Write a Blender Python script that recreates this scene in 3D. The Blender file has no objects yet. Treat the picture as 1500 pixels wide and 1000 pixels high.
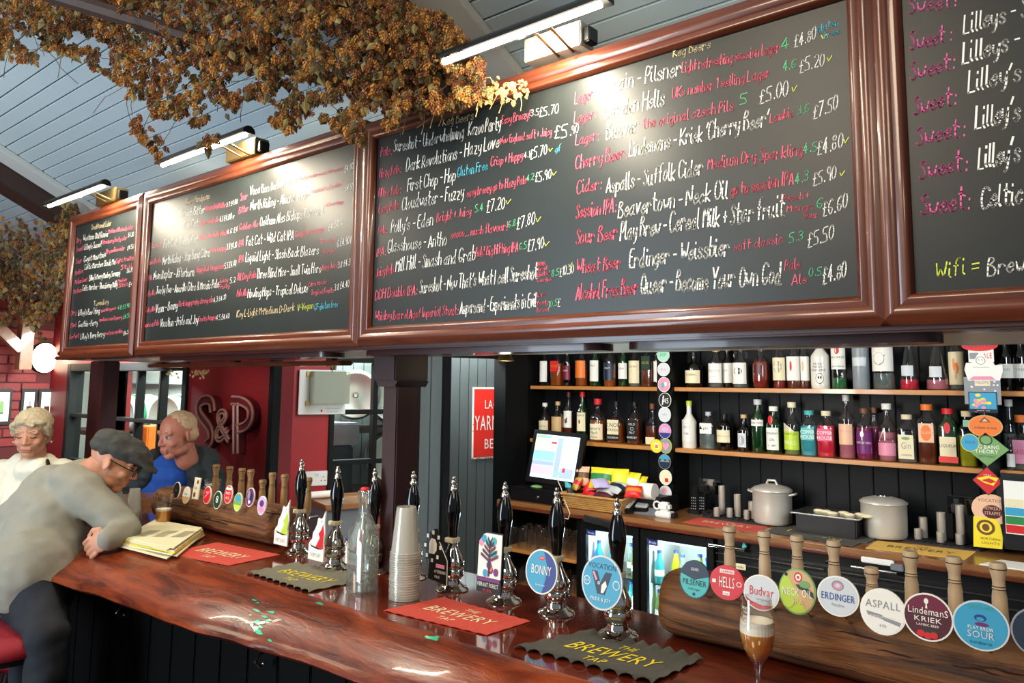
import bpy, bmesh, math, random
from mathutils import Vector as V, Matrix, noise as mnoise
from math import sin, cos, pi, radians
random.seed(7)
S = bpy.context.scene
C = S.collection
# ---------------------------------------------------------------- camera
FX, CYP, YAW, PIT, ROL = 1112.5, 440.7, .8768, .1101, .0110
EYE = V((0, 0, 1.68))
FW = V((-cos(YAW)*cos(PIT), sin(YAW)*cos(PIT), sin(PIT)))
RT = V((sin(YAW), cos(YAW), 0)); UPV = RT.cross(FW)
RT = (cos(ROL)*RT + sin(ROL)*UPV).normalized(); UPV = RT.cross(FW)
cd = bpy.data.cameras.new('camera'); cam = bpy.data.objects.new('camera', cd); C.objects.link(cam)
cam.matrix_world = Matrix(((RT.x, UPV.x, -FW.x, EYE.x), (RT.y, UPV.y, -FW.y, EYE.y), (RT.z, UPV.z, -FW.z, EYE.z), (0, 0, 0, 1)))
cd.sensor_width = 36; cd.lens = FX/1500*36; cd.shift_y = -(500-CYP)/1500; cd.clip_start = .05
S.camera = cam
def ray(x, y): return FW + RT*((x-750)/FX) - UPV*((y-CYP)/FX)
def at(x, y, **k):
    "point of the world seen at photo pixel x, y on the plane X=, Y= or Z="
    (a, v), = k.items(); i = 'XYZ'.index(a); d = ray(x, y)
    return EYE + d*((v-EYE[i])/d[i])
def atd(x, y, d): return EYE + ray(x, y)*d
# ---------------------------------------------------------------- light
S.view_settings.view_transform = 'Standard'; S.view_settings.look = 'None'
S.view_settings.gamma = 1; S.view_settings.use_curve_mapping = False
S.view_settings.exposure = -0.12
w = bpy.data.worlds.new('world'); S.world = w; w.use_nodes = True
w.node_tree.nodes['Background'].inputs[0].default_value = (.62, .72, .85, 1)
w.node_tree.nodes['Background'].inputs[1].default_value = .30
S.cycles.max_bounces = 8; S.cycles.transparent_max_bounces = 16; S.cycles.sample_clamp_indirect = 4
S.cycles.caustics_reflective = False; S.cycles.caustics_refractive = False
def area(name, loc, to, sx, sy, watts, col, spread=180):
    l = bpy.data.lights.new(name, 'AREA'); l.shape = 'RECTANGLE'; l.size = sx; l.size_y = sy; l.energy = watts; l.color = col
    l.spread = radians(spread)
    o = bpy.data.objects.new(name, l); C.objects.link(o); o.location = loc
    o.rotation_euler = (V(to)-V(loc)).to_track_quat('-Z', 'X').to_euler(); return o
def point(name, loc, watts, col, r=.03):
    l = bpy.data.lights.new(name, 'POINT'); l.energy = watts; l.color = col; l.shadow_soft_size = r
    o = bpy.data.objects.new(name, l); C.objects.link(o); o.location = loc; return o
WARM = (1, .80, .58); NEUT = (1, .93, .83); COOL = (.72, .86, 1)
area('room_fill', (-1.2, -1.1, 3.2), (-1.4, 1.4, 1.0), 1.0, .6, 46, WARM)  # added warm fill from behind the camera, no fixture modelled
area('room_fill_far', (-4.6, -.6, 3.1), (-4.2, 1.6, 1.0), .8, .6, 22, WARM)  # added fill for the people at the far left end
area('room_fill_right', (.9, -.5, 2.8), (-.5, 1.6, 1.1), .5, .5, 16, WARM)  # added to brighten the tulip glass and right-hand badges
area('window_daylight', (-3.2, -2.2, 1.6), (-3.3, 1.2, 3.0), 3.0, 1.2, 175, COOL)
area('back_bar_fill', (-1.9, 2.5, 2.3), (-1.8, 4.4, 1.3), 2.6, .25, 95, NEUT)  # added strip of light for the bottle shelves, no visible fixture
area('back_bar_fill_right', (.3, 2.6, 2.3), (-.3, 4.4, 1.2), 1.4, .25, 46, (.85, .93, 1))  # more added shelf light, for the right-hand bays
area('cellar_fill', (-6.6, 3.0, 2.35), (-7.0, 3.4, 1.0), 3.0, .5, 300, (.93, 1, .96))  # unseen light put in to whiten the cellar behind the windows
area('lobby_fill', (-4.4, 4.6, 2.28), (-4.5, 4.7, 1.0), .5, .8, 60, (.95, 1, .98))  # put in to lift the grey lobby boards and enamel sign
area('cellar_fill_side', (-4.5, 3.3, 2.3), (-4.5, 3.5, 1.0), .6, .8, 150, (.95, 1, .96))  # second added cellar light, brightens the view through the side window
area('passage_fill', (-2.7, 2.75, 2.35), (-3.5, 3.4, 1.3), .5, .5, 18, (.92, .97, 1))  # added light aimed at the grey panelling by the doorway
# ---------------------------------------------------------------- materials
MATS = {}
def lin(c):
    return tuple(((v/12.92) if v <= .04045 else ((v+.055)/1.055)**2.4) for v in c)
def mat(name, col, rough=.6, metal=0, spec=.5, emit=0, coat=0, noise=None, bump=0, trans=0, grain=None, alpha=1):
    "col is an sRGB triple; noise=(second sRGB colour, scale, contrast)"
    if name in MATS: return MATS[name]
    m = bpy.data.materials.new(name); m.use_nodes = True; n = m.node_tree; b = n.nodes['Principled BSDF']
    c = (*lin(col), 1)
    I = b.inputs
    I['Base Color'].default_value = c; I['Roughness'].default_value = rough; I['Metallic'].default_value = metal
    I['Specular IOR Level'].default_value = spec; I['Coat Weight'].default_value = coat; I['Coat Roughness'].default_value = .06
    I['Transmission Weight'].default_value = trans; I['Alpha'].default_value = alpha
    if emit:
        I['Emission Color'].default_value = c; I['Emission Strength'].default_value = emit
    if noise:
        tc = n.nodes.new('ShaderNodeTexCoord'); mp = n.nodes.new('ShaderNodeMapping'); nz = n.nodes.new('ShaderNodeTexNoise')
        cr = n.nodes.new('ShaderNodeValToRGB')
        n.links.new(tc.outputs['Object'], mp.inputs[0]); n.links.new(mp.outputs[0], nz.inputs['Vector'])
        mp.inputs['Scale'].default_value = grain or (1, 1, 1)
        nz.inputs['Scale'].default_value = noise[1]; nz.inputs['Detail'].default_value = 6; nz.inputs['Roughness'].default_value = .62
        k = noise[2]; nz.inputs['Distortion'].default_value = .6 if grain else 0
        cr.color_ramp.elements[0].position = .5-k; cr.color_ramp.elements[1].position = .5+k
        cr.color_ramp.elements[0].color = c; cr.color_ramp.elements[1].color = (*lin(noise[0]), 1)
        n.links.new(nz.outputs[0], cr.inputs[0]); n.links.new(cr.outputs[0], b.inputs['Base Color'])
        if bump:
            bp = n.nodes.new('ShaderNodeBump'); bp.inputs['Strength'].default_value = bump; bp.inputs['Distance'].default_value = .01
            n.links.new(nz.outputs[0], bp.inputs['Height']); n.links.new(bp.outputs[0], b.inputs['Normal'])
    MATS[name] = m; return m
def glass(name, tint=(1, 1, 1), gloss=.12, rough=.02, body=0, bodycol=(.9, .9, .9)):
    if name in MATS: return MATS[name]
    m = bpy.data.materials.new(name); m.use_nodes = True; n = m.node_tree; n.nodes.clear()
    o = n.nodes.new('ShaderNodeOutputMaterial'); t = n.nodes.new('ShaderNodeBsdfTransparent'); g = n.nodes.new('ShaderNodeBsdfGlossy')
    x = n.nodes.new('ShaderNodeMixShader'); lw = n.nodes.new('ShaderNodeLayerWeight'); mr = n.nodes.new('ShaderNodeMapRange')
    t.inputs[0].default_value = (*lin(tint), 1); g.inputs['Roughness'].default_value = rough
    lw.inputs[0].default_value = .35
    mr.inputs['To Min'].default_value = gloss*.5; mr.inputs['To Max'].default_value = min(.75, gloss*5)
    n.links.new(lw.outputs['Facing'], mr.inputs['Value']); n.links.new(mr.outputs[0], x.inputs[0])
    src = t.outputs[0]
    if body:
        d = n.nodes.new('ShaderNodeBsdfPrincipled'); d.inputs['Base Color'].default_value = (*lin(bodycol), 1); d.inputs['Roughness'].default_value = .3
        y = n.nodes.new('ShaderNodeMixShader'); y.inputs[0].default_value = body
        n.links.new(t.outputs[0], y.inputs[1]); n.links.new(d.outputs[0], y.inputs[2]); src = y.outputs[0]
    n.links.new(src, x.inputs[1]); n.links.new(g.outputs[0], x.inputs[2]); n.links.new(x.outputs[0], o.inputs[0])
    MATS[name] = m; return m
M = lambda k: MATS[k]
mat('mahogany', (.27, .115, .065), .30, noise=((.45, .22, .12), 6, .28), grain=(1, 8, 8), coat=.4)
mat('mahogany_up', (.27, .12, .075), .30, noise=((.44, .225, .14), 6, .28), grain=(8, 8, 1), coat=.4)
mat('gantry_wood', (.20, .075, .06), .35, noise=((.28, .12, .09), 5, .3), grain=(1, 8, 8), coat=.3)
mat('post_wood', (.17, .05, .045), .5, noise=((.22, .075, .06), 6, .3), grain=(8, 8, 1))
mat('chalkboard', (.095, .12, .12), .38, noise=((.14, .165, .16), 3.5, .3), spec=.42)
mat('bar_varnish', (.25, .065, .035), .27, noise=((.58, .25, .105), 6, .21), grain=(.7, 3.2, 3.2), coat=.2, spec=.4, bump=.35)
mat('bar_top_varnish', (.24, .07, .04), .13, noise=((.50, .19, .10), 3.5, .22), grain=(1, 3, 3), coat=1, spec=.6, bump=.03)
mat('turquoise_resin', (.12, .62, .48), .15, coat=1, noise=((.3, .85, .65), 60, .2))
mat('ceiling_paint', (.70, .77, .79), .55, noise=((.73, .80, .82), 2, .3))
mat('white_trim', (.80, .81, .79), .6)
mat('dark_beam', (.17, .115, .095), .6, noise=((.25, .17, .14), 5, .3), grain=(6, 1, 6))
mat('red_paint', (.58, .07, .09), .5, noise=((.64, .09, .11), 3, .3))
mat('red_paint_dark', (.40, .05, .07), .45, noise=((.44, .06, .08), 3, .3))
mat('red_brick', (.42, .09, .09), .6, noise=((.50, .13, .12), 30, .3), bump=.3)
mat('red_mortar', (.30, .06, .06), .8)
mat('black_paint', (.035, .037, .04), .45, spec=.2, noise=((.045, .05, .052), 6, .3))
mat('navy_black_boards', (.035, .045, .055), .5, spec=.15, noise=((.05, .06, .07), 6, .3), grain=(6, 6, 1))
mat('grey_boards', (.31, .345, .345), .6, noise=((.34, .37, .375), 4, .3), grain=(5, 5, 1))
mat('bar_front', (.010, .010, .012), .6, spec=.08)
mat('dark_gap', (.02, .02, .02), .8)
mat('window_frame_paint', (.045, .055, .055), .5, spec=.2)
mat('cellar_white', (.82, .85, .82), .7)
mat('pine_shelf', (.68, .44, .20), .4, noise=((.78, .54, .27), 6, .3), grain=(1, 8, 8), coat=.3)
mat('counter_wood', (.44, .27, .15), .35, noise=((.60, .41, .23), 5, .3), grain=(1, 8, 8), coat=.4)
mat('log_bark', (.15, .075, .04), .68, noise=((.62, .40, .21), 6, .20), grain=(.45, 5.5, 5.5), bump=1.0, coat=0)
mat('tap_wood', (.80, .69, .54), .5, noise=((.88, .78, .63), 9, .3), grain=(5, 5, 1))
mat('tap_wood_dark', (.60, .45, .27), .45, noise=((.72, .55, .34), 9, .3), grain=(5, 5, 1))
mat('chrome', (.86, .84, .80), .07, metal=1)
mat('chrome_soft', (.72, .71, .68), .25, metal=1)
mat('brass', (.64, .56, .38), .36, metal=1)
mat('brushed_steel', (.74, .70, .64), .33, metal=.45, noise=((.78, .75, .70), 4, .3), grain=(1, 30, 30))
mat('aluminium_pot', (.74, .72, .67), .38, metal=.35, noise=((.82, .80, .75), 5, .3))
mat('ebony', (.008, .008, .009), .12, coat=.35)
mat('cream_plastic', (.86, .82, .70), .4)
mat('white_plastic', (.88, .88, .86), .4)
mat('black_plastic', (.05, .05, .055), .35)
mat('black_rubber', (.10, .10, .105), .7)
mat('grey_plastic', (.42, .44, .46), .4)
mat('towel_red', (.74, .25, .20), .85, noise=((.80, .30, .24), 60, .3), bump=.3)
mat('towel_grey', (.27, .265, .24), .9, noise=((.32, .315, .285), 60, .3), bump=.3)
mat('towel_olive', (.43, .42, .36), .9, noise=((.48, .47, .40), 60, .3), bump=.3)
mat('towel_yellow', (.86, .68, .30), .9, noise=((.90, .72, .34), 60, .3))
mat('print_cream', (.93, .87, .72), .8); mat('print_yellow', (.90, .82, .16), .8); mat('print_brown', (.50, .40, .18), .8)
mat('white', (.93, .92, .88), .6); mat('black', (.03, .03, .03), .5); mat('cream', (.90, .85, .70), .6)
for nm, c in dict(red=(.80, .10, .12), scarlet=(.85, .16, .12), teal=(.25, .68, .66), navy=(.06, .14, .22), skyblue=(.20, .60, .74), blue=(.10, .30, .62),
                  deepblue=(.12, .20, .50), purple=(.42, .12, .40), plum=(.42, .06, .18), pink=(.88, .56, .66), hotpink=(.88, .20, .42), lime=(.72, .82, .22),
                  green=(.16, .50, .24), darkgreen=(.06, .22, .14), yellow=(.93, .84, .16), orange=(.90, .46, .14), brown=(.42, .26, .14), grey=(.55, .56, .57),
                  lightgrey=(.80, .82, .83), silver=(.74, .75, .75), tan=(.80, .66, .44), sage=(.45, .62, .36), mint=(.60, .82, .72), darkbrown=(.2, .1, .05),
                  peach=(.90, .72, .58), gold=(.78, .60, .22), maroon=(.30, .05, .10), lavender=(.72, .68, .84)).items(): mat(nm, c, .45)
mat('chalk_white', (.97, .97, .94), .9); mat('chalk_pink', (1.0, .42, .52), .9); mat('chalk_rose', (.90, .42, .64), .9); mat('chalk_cream', (.88, .80, .62), .9)
mat('chalk_green', (.42, .86, .62), .9); mat('chalk_blue', (.35, .80, .90), .9); mat('chalk_yellow', (.88, .93, .35), .9)
mat('skin', (.74, .50, .38), .5, noise=((.79, .57, .45), 14, .3)); mat('skin_red', (.66, .39, .30), .5, noise=((.74, .47, .37), 14, .3))
mat('lips', (.66, .36, .32), .5); mat('eye_white', (.75, .72, .68), .3)
mat('letter_edge', (.52, .36, .32), .5)
mat('hair_blonde', (.60, .53, .41), .8, noise=((.82, .76, .62), 60, .3), grain=(1, 1, .2), bump=.8)
mat('hair_white', (.72, .56, .40), .8, noise=((.84, .70, .54), 60, .3), grain=(1, 1, .2), bump=.6)
mat('knit_grey', (.52, .51, .46), .9, noise=((.56, .55, .50), 30, .3), bump=.15)
mat('knit_cream', (.86, .84, .75), .9, noise=((.90, .88, .80), 40, .3), bump=.2)
mat('cap_wool', (.20, .20, .185), .9, noise=((.25, .25, .23), 40, .3), bump=.3)
mat('jacket_dark', (.10, .125, .135), .75, noise=((.15, .18, .19), 14, .3), bump=.3)
mat('sweater_blue', (.07, .26, .58), .85, noise=((.10, .31, .64), 20, .3), bump=.15)
mat('denim', (.035, .05, .085), .85, noise=((.07, .09, .13), 30, .3))
mat('stool_red', (.52, .03, .11), .75, noise=((.60, .05, .14), 40, .3))
for i, c in enumerate([((.62, .42, .19), (.80, .60, .30)), ((.52, .32, .17), (.68, .46, .25)), ((.42, .25, .15), (.57, .36, .22)), ((.45, .39, .22), (.60, .53, .32)), ((.28, .24, .15), (.40, .34, .21))]):
    mat('hop_%d' % i, c[0], .85, noise=(c[1], 25, .3))
mat('hop_gold', (.76, .64, .38), .8, noise=((.88, .78, .52), 25, .3))
mat('hop_stem', (.36, .27, .17), .8)
mat('wicker', (.62, .44, .22), .6, noise=((.76, .58, .32), 40, .3))
mat('barrel_metal', (.72, .75, .72), .36, metal=.35, noise=((.78, .80, .78), 5, .3))
mat('barrel_green', (.16, .50, .36), .5)
mat('paper', (.86, .83, .68), .8); mat('floor_wood', (.14, .10, .08), .5, noise=((.2, .14, .1), 5, .3))
mat('tube_light', (1, .96, .86), emit=26)
mat('globe_light', (1, .93, .80), emit=7)
mat('fridge_light', (.75, .92, 1), emit=3.0)
mat('screen_white', (.80, .90, .97), emit=1.0); mat('screen_cyan', (.55, .82, .92), emit=.9); mat('screen_yellow', (.80, .90, .72), emit=.9)
mat('screen_pink', (.80, .72, .88), emit=.8); mat('screen_green', (.55, .85, .55), emit=.8); mat('screen_red', (.85, .2, .35), emit=.8); mat('screen_grey', (.62, .70, .78), emit=.7)
glass('glass_clear'); glass('glass_thick', (.96, .98, .97), .20, .03, body=.10, bodycol=(.95, .97, .95)); glass('glass_pane', (.96, .98, .97), .02); glass('glass_green', (.10, .45, .18), .14, body=.35, bodycol=(.02, .30, .10))
glass('glass_acrylic', (.88, .88, .82), .10, body=.5, bodycol=(.68, .70, .62))
glass('plastic_cup', (.96, .96, .93), .10, .15, body=.34, bodycol=(.97, .96, .92))
def liquid(name, col, k=.6):
    return glass('liquid_'+name, col, .05, .1, body=k, bodycol=col)
liquid('amber', (.70, .34, .08)); liquid('brown', (.40, .17, .06), .75); liquid('rum', (.55, .12, .06), .7); liquid('beer', (1, .68, .26), .68); liquid('stout', (.28, .08, .05), .9)
liquid('clear', (.80, .86, .84), .15); liquid('pink', (.88, .55, .60), .5); liquid('red', (.86, .12, .24), .75); liquid('purple', (.55, .05, .32), .8)
liquid('teal', (.25, .68, .72), .65); liquid('green', (.15, .50, .25), .6); liquid('yellow', (.75, .75, .12), .6); liquid('lime', (.65, .75, .45), .4)
liquid('blue', (.25, .65, .85), .5)
mat('dark_glass', (.03, .025, .02), .06, coat=1); mat('white_glass', (.90, .89, .84), .25, coat=.5); mat('frosted', (.62, .66, .68), .35, trans=.3)
mat('foam', (1, .97, .88), .6)
# ---------------------------------------------------------------- helpers
def wl(o):
    p = V((0, 0, 0))
    while o: p += o.location; o = o.parent
    return p
class MB:
    def __init__(s): s.v = []; s.f = []; s.m = []; s.ms = []; s.cur = 0
    def use(s, k):
        if k not in s.ms: s.ms.append(k)
        s.cur = s.ms.index(k); return s
    def add(s, vs, fs):
        b = len(s.v); s.v += [V(p) for p in vs]; s.f += [[i+b for i in f] for f in fs]; s.m += [s.cur]*len(fs); return s
    def box(s, a, b, bev=0):
        x0, y0, z0 = a; x1, y1, z1 = b
        if x0 > x1: x0, x1 = x1, x0
        if y0 > y1: y0, y1 = y1, y0
        if z0 > z1: z0, z1 = z1, z0
        return s.obox(V((0, 0, 0)), V((1, 0, 0)), V((0, 1, 0)), V((0, 0, 1)), (x0, x1), (y0, y1), (z0, z1), bev)
    def obox(s, o, u, v, n, xr, yr, zr, bev=0):
        "box in the frame o,u,v,n with optional chamfer"
        xs, ys, zs = xr, yr, zr
        if bev <= 0:
            P = [o+u*x+v*y+n*z for z in zs for y in ys for x in xs]
            return s.add(P, [(0, 2, 3, 1), (4, 5, 7, 6), (0, 1, 5, 4), (2, 6, 7, 3), (0, 4, 6, 2), (1, 3, 7, 5)])
        bm = bmesh.new(); r = bmesh.ops.create_cube(bm, size=1)
        for q in bm.verts:
            q.co = V((xs[0] if q.co.x < 0 else xs[1], ys[0] if q.co.y < 0 else ys[1], zs[0] if q.co.z < 0 else zs[1]))
        bmesh.ops.bevel(bm, geom=bm.edges[:], offset=bev, segments=2, affect='EDGES', clamp_overlap=True)
        bm.verts.index_update()
        s.add([o+u*q.co.x+v*q.co.y+n*q.co.z for q in bm.verts], [[q.index for q in f.verts] for f in bm.faces]); bm.free(); return s
    def lathe(s, prof, c, n=20, ax=V((0, 0, 1)), cap=True, sq=None, e1=None):
        "revolve (r, h) pairs about ax through c; sq=(p, kx, ky) gives a squarish section"
        ax = V(ax).normalized(); e1 = V(e1) if e1 else (V((1, 0, 0)) if abs(ax.x) < .9 else V((0, 1, 0)))
        e1 = (e1-ax*e1.dot(ax)).normalized(); e2 = ax.cross(e1); c = V(c); vs = []
        for r, h in prof:
            for i in range(n):
                a = 2*pi*(i+.5)/n; x, y = cos(a), sin(a)
                if sq:
                    p = sq[0]; k = (abs(x)**p+abs(y)**p)**(-1/p); x, y = x*k*sq[1], y*k*sq[2]
                vs.append(c+ax*h+e1*(x*r)+e2*(y*r))
        fs = [(j*n+i, j*n+(i+1) % n, (j+1)*n+(i+1) % n, (j+1)*n+i) for j in range(len(prof)-1) for i in range(n)]
        if cap: fs += [tuple(range(n))[::-1], tuple((len(prof)-1)*n+i for i in range(n))]
        return s.add(vs, fs)
    def tube(s, pts, r, n=8, cap=True):
        pts = [V(p) for p in pts]; rs = r if isinstance(r, (list, tuple)) else [r]*len(pts); vs = []; pe = None
        for i, p in enumerate(pts):
            t = (pts[min(i+1, len(pts)-1)]-pts[max(i-1, 0)]).normalized()
            e = (pe if pe else (V((0, 0, 1)) if abs(t.z) < .9 else V((1, 0, 0)))); e = (e-t*e.dot(t)).normalized(); pe = e; g = t.cross(e)
            vs += [p+(e*cos(2*pi*k/n)+g*sin(2*pi*k/n))*rs[i] for k in range(n)]
        fs = [(j*n+i, j*n+(i+1) % n, (j+1)*n+(i+1) % n, (j+1)*n+i) for j in range(len(pts)-1) for i in range(n)]
        if cap: fs += [tuple(range(n))[::-1], tuple((len(pts)-1)*n+i for i in range(n))]
        return s.add(vs, fs)
    def ball(s, c, r, seg=12, rings=8, basis=None):
        r = r if isinstance(r, (list, tuple)) else (r, r, r); c = V(c); B = basis or (V((1, 0, 0)), V((0, 1, 0)), V((0, 0, 1))); vs = []
        for j in range(rings+1):
            t = pi*j/rings
            for i in range(seg):
                a = 2*pi*i/seg
                vs.append(c+B[0]*(r[0]*sin(t)*cos(a))+B[1]*(r[1]*sin(t)*sin(a))+B[2]*(r[2]*cos(t)))
        fs = [(j*seg+i, (j+1)*seg+i, (j+1)*seg+(i+1) % seg, j*seg+(i+1) % seg) for j in range(rings) for i in range(seg)]
        return s.add(vs, fs)
    def prism(s, pts2, o, u, v, d, n=None):
        "extrude a 2-D outline by d along the normal of u,v"
        o = V(o); u = V(u); v = V(v); n = n or u.cross(v).normalized(); k = len(pts2)
        vs = [o+u*x+v*y for x, y in pts2]+[o+u*x+v*y+n*d for x, y in pts2]
        return s.add(vs, [tuple(range(k))[::-1], tuple(range(k, 2*k))]+[(i, (i+1) % k, k+(i+1) % k, k+i) for i in range(k)])
    def text(s, t, o, u, v, h, w=None, align='c', off=.0006, bend=None):
        "flat lettering; o = centre (or left end) of the baseline"
        vs, fs, W = layout(t); u = V(u).normalized(); v = V(v).normalized(); n = u.cross(v); k = h/.72
        kx = k if w is None else w/max(W, .01); ox = -W/2 if align == 'c' else 0; P = []
        for x, y in vs:
            X = (x+ox)*kx
            if bend: P.append(V(o)+u*(bend*sin(X/bend))+v*(y*k)+n*(off+bend*(cos(X/bend)-1)))
            else: P.append(V(o)+u*X+v*(y*k)+n*off)
        return s.add(P, fs)
    def build(s, name, parent=None, smooth=None, mats=None, local=False, kind=None, label=None):
        me = bpy.data.meshes.new(name); off = V((0, 0, 0)) if (local or parent is None) else wl(parent)
        me.from_pydata([p-off for p in s.v], [], s.f)
        for k in (mats or s.ms or ['white']): me.materials.append(MATS[k])
        me.polygons.foreach_set('material_index', s.m)
        me.validate()
        if smooth is not None:
            me.polygons.foreach_set('use_smooth', [True]*len(me.polygons))
            try: me.set_sharp_from_angle(angle=radians(smooth))
            except Exception: pass
        o = bpy.data.objects.new(name, me); C.objects.link(o)
        if parent: o.parent = parent
        if kind: o['kind'] = kind
        if label: o['label'] = label
        return o
def mb(k='white'): return MB().use(k)
def thing(name, label, cat, loc=(0, 0, 0), group=None):
    o = bpy.data.objects.new(name, None); C.objects.link(o); o.location = loc; o.empty_display_size = .05
    return tag(o, label, cat, group)
def tag(o, label, cat, group=None, kind=None):
    o['label'] = label; o['category'] = cat
    if group: o['group'] = group
    if kind: o['kind'] = kind
    return o
def struct(o): o['kind'] = 'structure'; return o
def copy_tree(o, parent=None):
    c = o.copy(); C.objects.link(c); c.parent = parent
    for ch in list(o.children): copy_tree(ch, c)
    return c
# printed lettering: every character is converted once
GL = {}
def load_glyphs(chars):
    obs = []
    for ch in chars:
        cu = bpy.data.curves.new('glyph', 'FONT'); cu.body = ch; cu.resolution_u = 2; o = bpy.data.objects.new('glyph', cu); C.objects.link(o); obs.append((ch, o, cu))
    dg = bpy.context.evaluated_depsgraph_get()
    for ch, o, cu in obs:
        me = bpy.data.meshes.new_from_object(o.evaluated_get(dg))
        vs = [(p.co.x, p.co.y) for p in me.vertices]; GL[ch] = (vs, [tuple(f.vertices) for f in me.polygons], (max([p[0] for p in vs]) if vs else .25)+.07)
        bpy.data.objects.remove(o); bpy.data.curves.remove(cu); bpy.data.meshes.remove(me)
load_glyphs('ABCDEFGHIJKLMNOPQRSTUVWXYZabcdefghijklmnopqrstuvwxyz0123456789&.-!%\'')
GL[' '] = ([], [], .3)
def layout(t):
    x = 0; vs = []; fs = []
    for ch in t:
        g = GL.get(ch, GL[' ']); b = len(vs)
        vs += [(p[0]+x, p[1]) for p in g[0]]; fs += [tuple(i+b for i in f) for f in g[1]]; x += g[2]
    return vs, fs, x-.07
XA, YA, ZA = V((1, 0, 0)), V((0, 1, 0)), V((0, 0, 1))
def circ(n, r, ry=None, c=(0, 0)): return [(c[0]+r*cos(2*pi*i/n), c[1]+(ry or r)*sin(2*pi*i/n)) for i in range(n)]
def rrect(w, h, r, n=4):
    P = []
    for cx, cy, a in ((w/2-r, h/2-r, 0), (-w/2+r, h/2-r, 90), (-w/2+r, -h/2+r, 180), (w/2-r, -h/2+r, 270)):
        P += [(cx+r*cos(radians(a+90*i/n)), cy+r*sin(radians(a+90*i/n))) for i in range(n+1)]
    return P
# ================================================================ SETTING
YW, ZC = 4.5, .927                       # back wall, back counter height
def roofz(y): return 2.45+.487*(2.5-y)
# floor
struct(mb('floor_wood').box((-9.4, -3, -.05), (2.2, 5.6, 0)).build('floor'))
# sloping boarded ceiling: a backing sheet and separate planks running along the bar
sl = V((0, 1, -.487)).normalized(); nn = V((0, .487, 1)).normalized()
cl = struct(MB().use('dark_gap').obox(V((0, 2.5, 2.45)), XA, -sl, nn, (-7.3, 2.2), (-.12, 5.6), (.012, .04)).build('ceiling'))
pw = .073
pl0 = MB().use('ceiling_paint').obox(V((0, 0, 0)), XA, -sl, nn, (-7.3, 2.2), (.004, pw), (0, .012), .003).build('plank', cl, local=True)
pl0.location = (0, 2.5, 2.45)
for i in range(-1, 44):
    p = pl0 if i == -1 else pl0.copy()
    if i > -1: C.objects.link(p)
    p.parent = cl; p.location = V((0, 2.5, 2.45))-sl*(i*pw)
# rafters with the white strips that close the boards beside them
for i, x in enumerate((-1.72, -5.08)):
    struct(MB().use('dark_beam').obox(V((x, 2.5, 2.45)), XA, -sl, nn, (-.19, 0), (-.1, 5.2), (-.14, 0), .006).build('ceiling_beam' if not i else 'ceiling_beam'))
    struct(MB().use('white_trim').obox(V((x, 2.5, 2.45)), XA, -sl, nn, (.003, .17), (-.1, 5.2), (-.035, -.001), .004).build('trim_%d' % (i+1)))
# flat ceilings over the back bar and the cellar
struct(mb('white_trim').box((-9.4, 2.5, 2.44), (2.2, 5.6, 2.48)).build('ceiling'))
# end wall of painted bricks
we = struct(mb('red_mortar').box((-7.34, -3, 0), (-7.2, 2.6, 4.9)).build('wall_left'))
bm_ = MB().use('red_brick').box((0, .006, .006), (.012, .215, .069), .004)
bk0 = bm_.build('brick', we, local=True); bk0.location = (-7.2, 2.29, 1.2); first = True
for r in range(16):
    for k in range(11):
        y = 2.5-.22*(k+1)+(.11 if r % 2 else 0)
        if y+.215 > 2.5: continue
        b = bk0 if first else bk0.copy()
        if not first: C.objects.link(b)
        first = False; b.parent = we; b.location = (-7.2, y, 1.13+.075*r)
        b.rotation_euler = (0, 0, random.uniform(-.01, .01))
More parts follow.
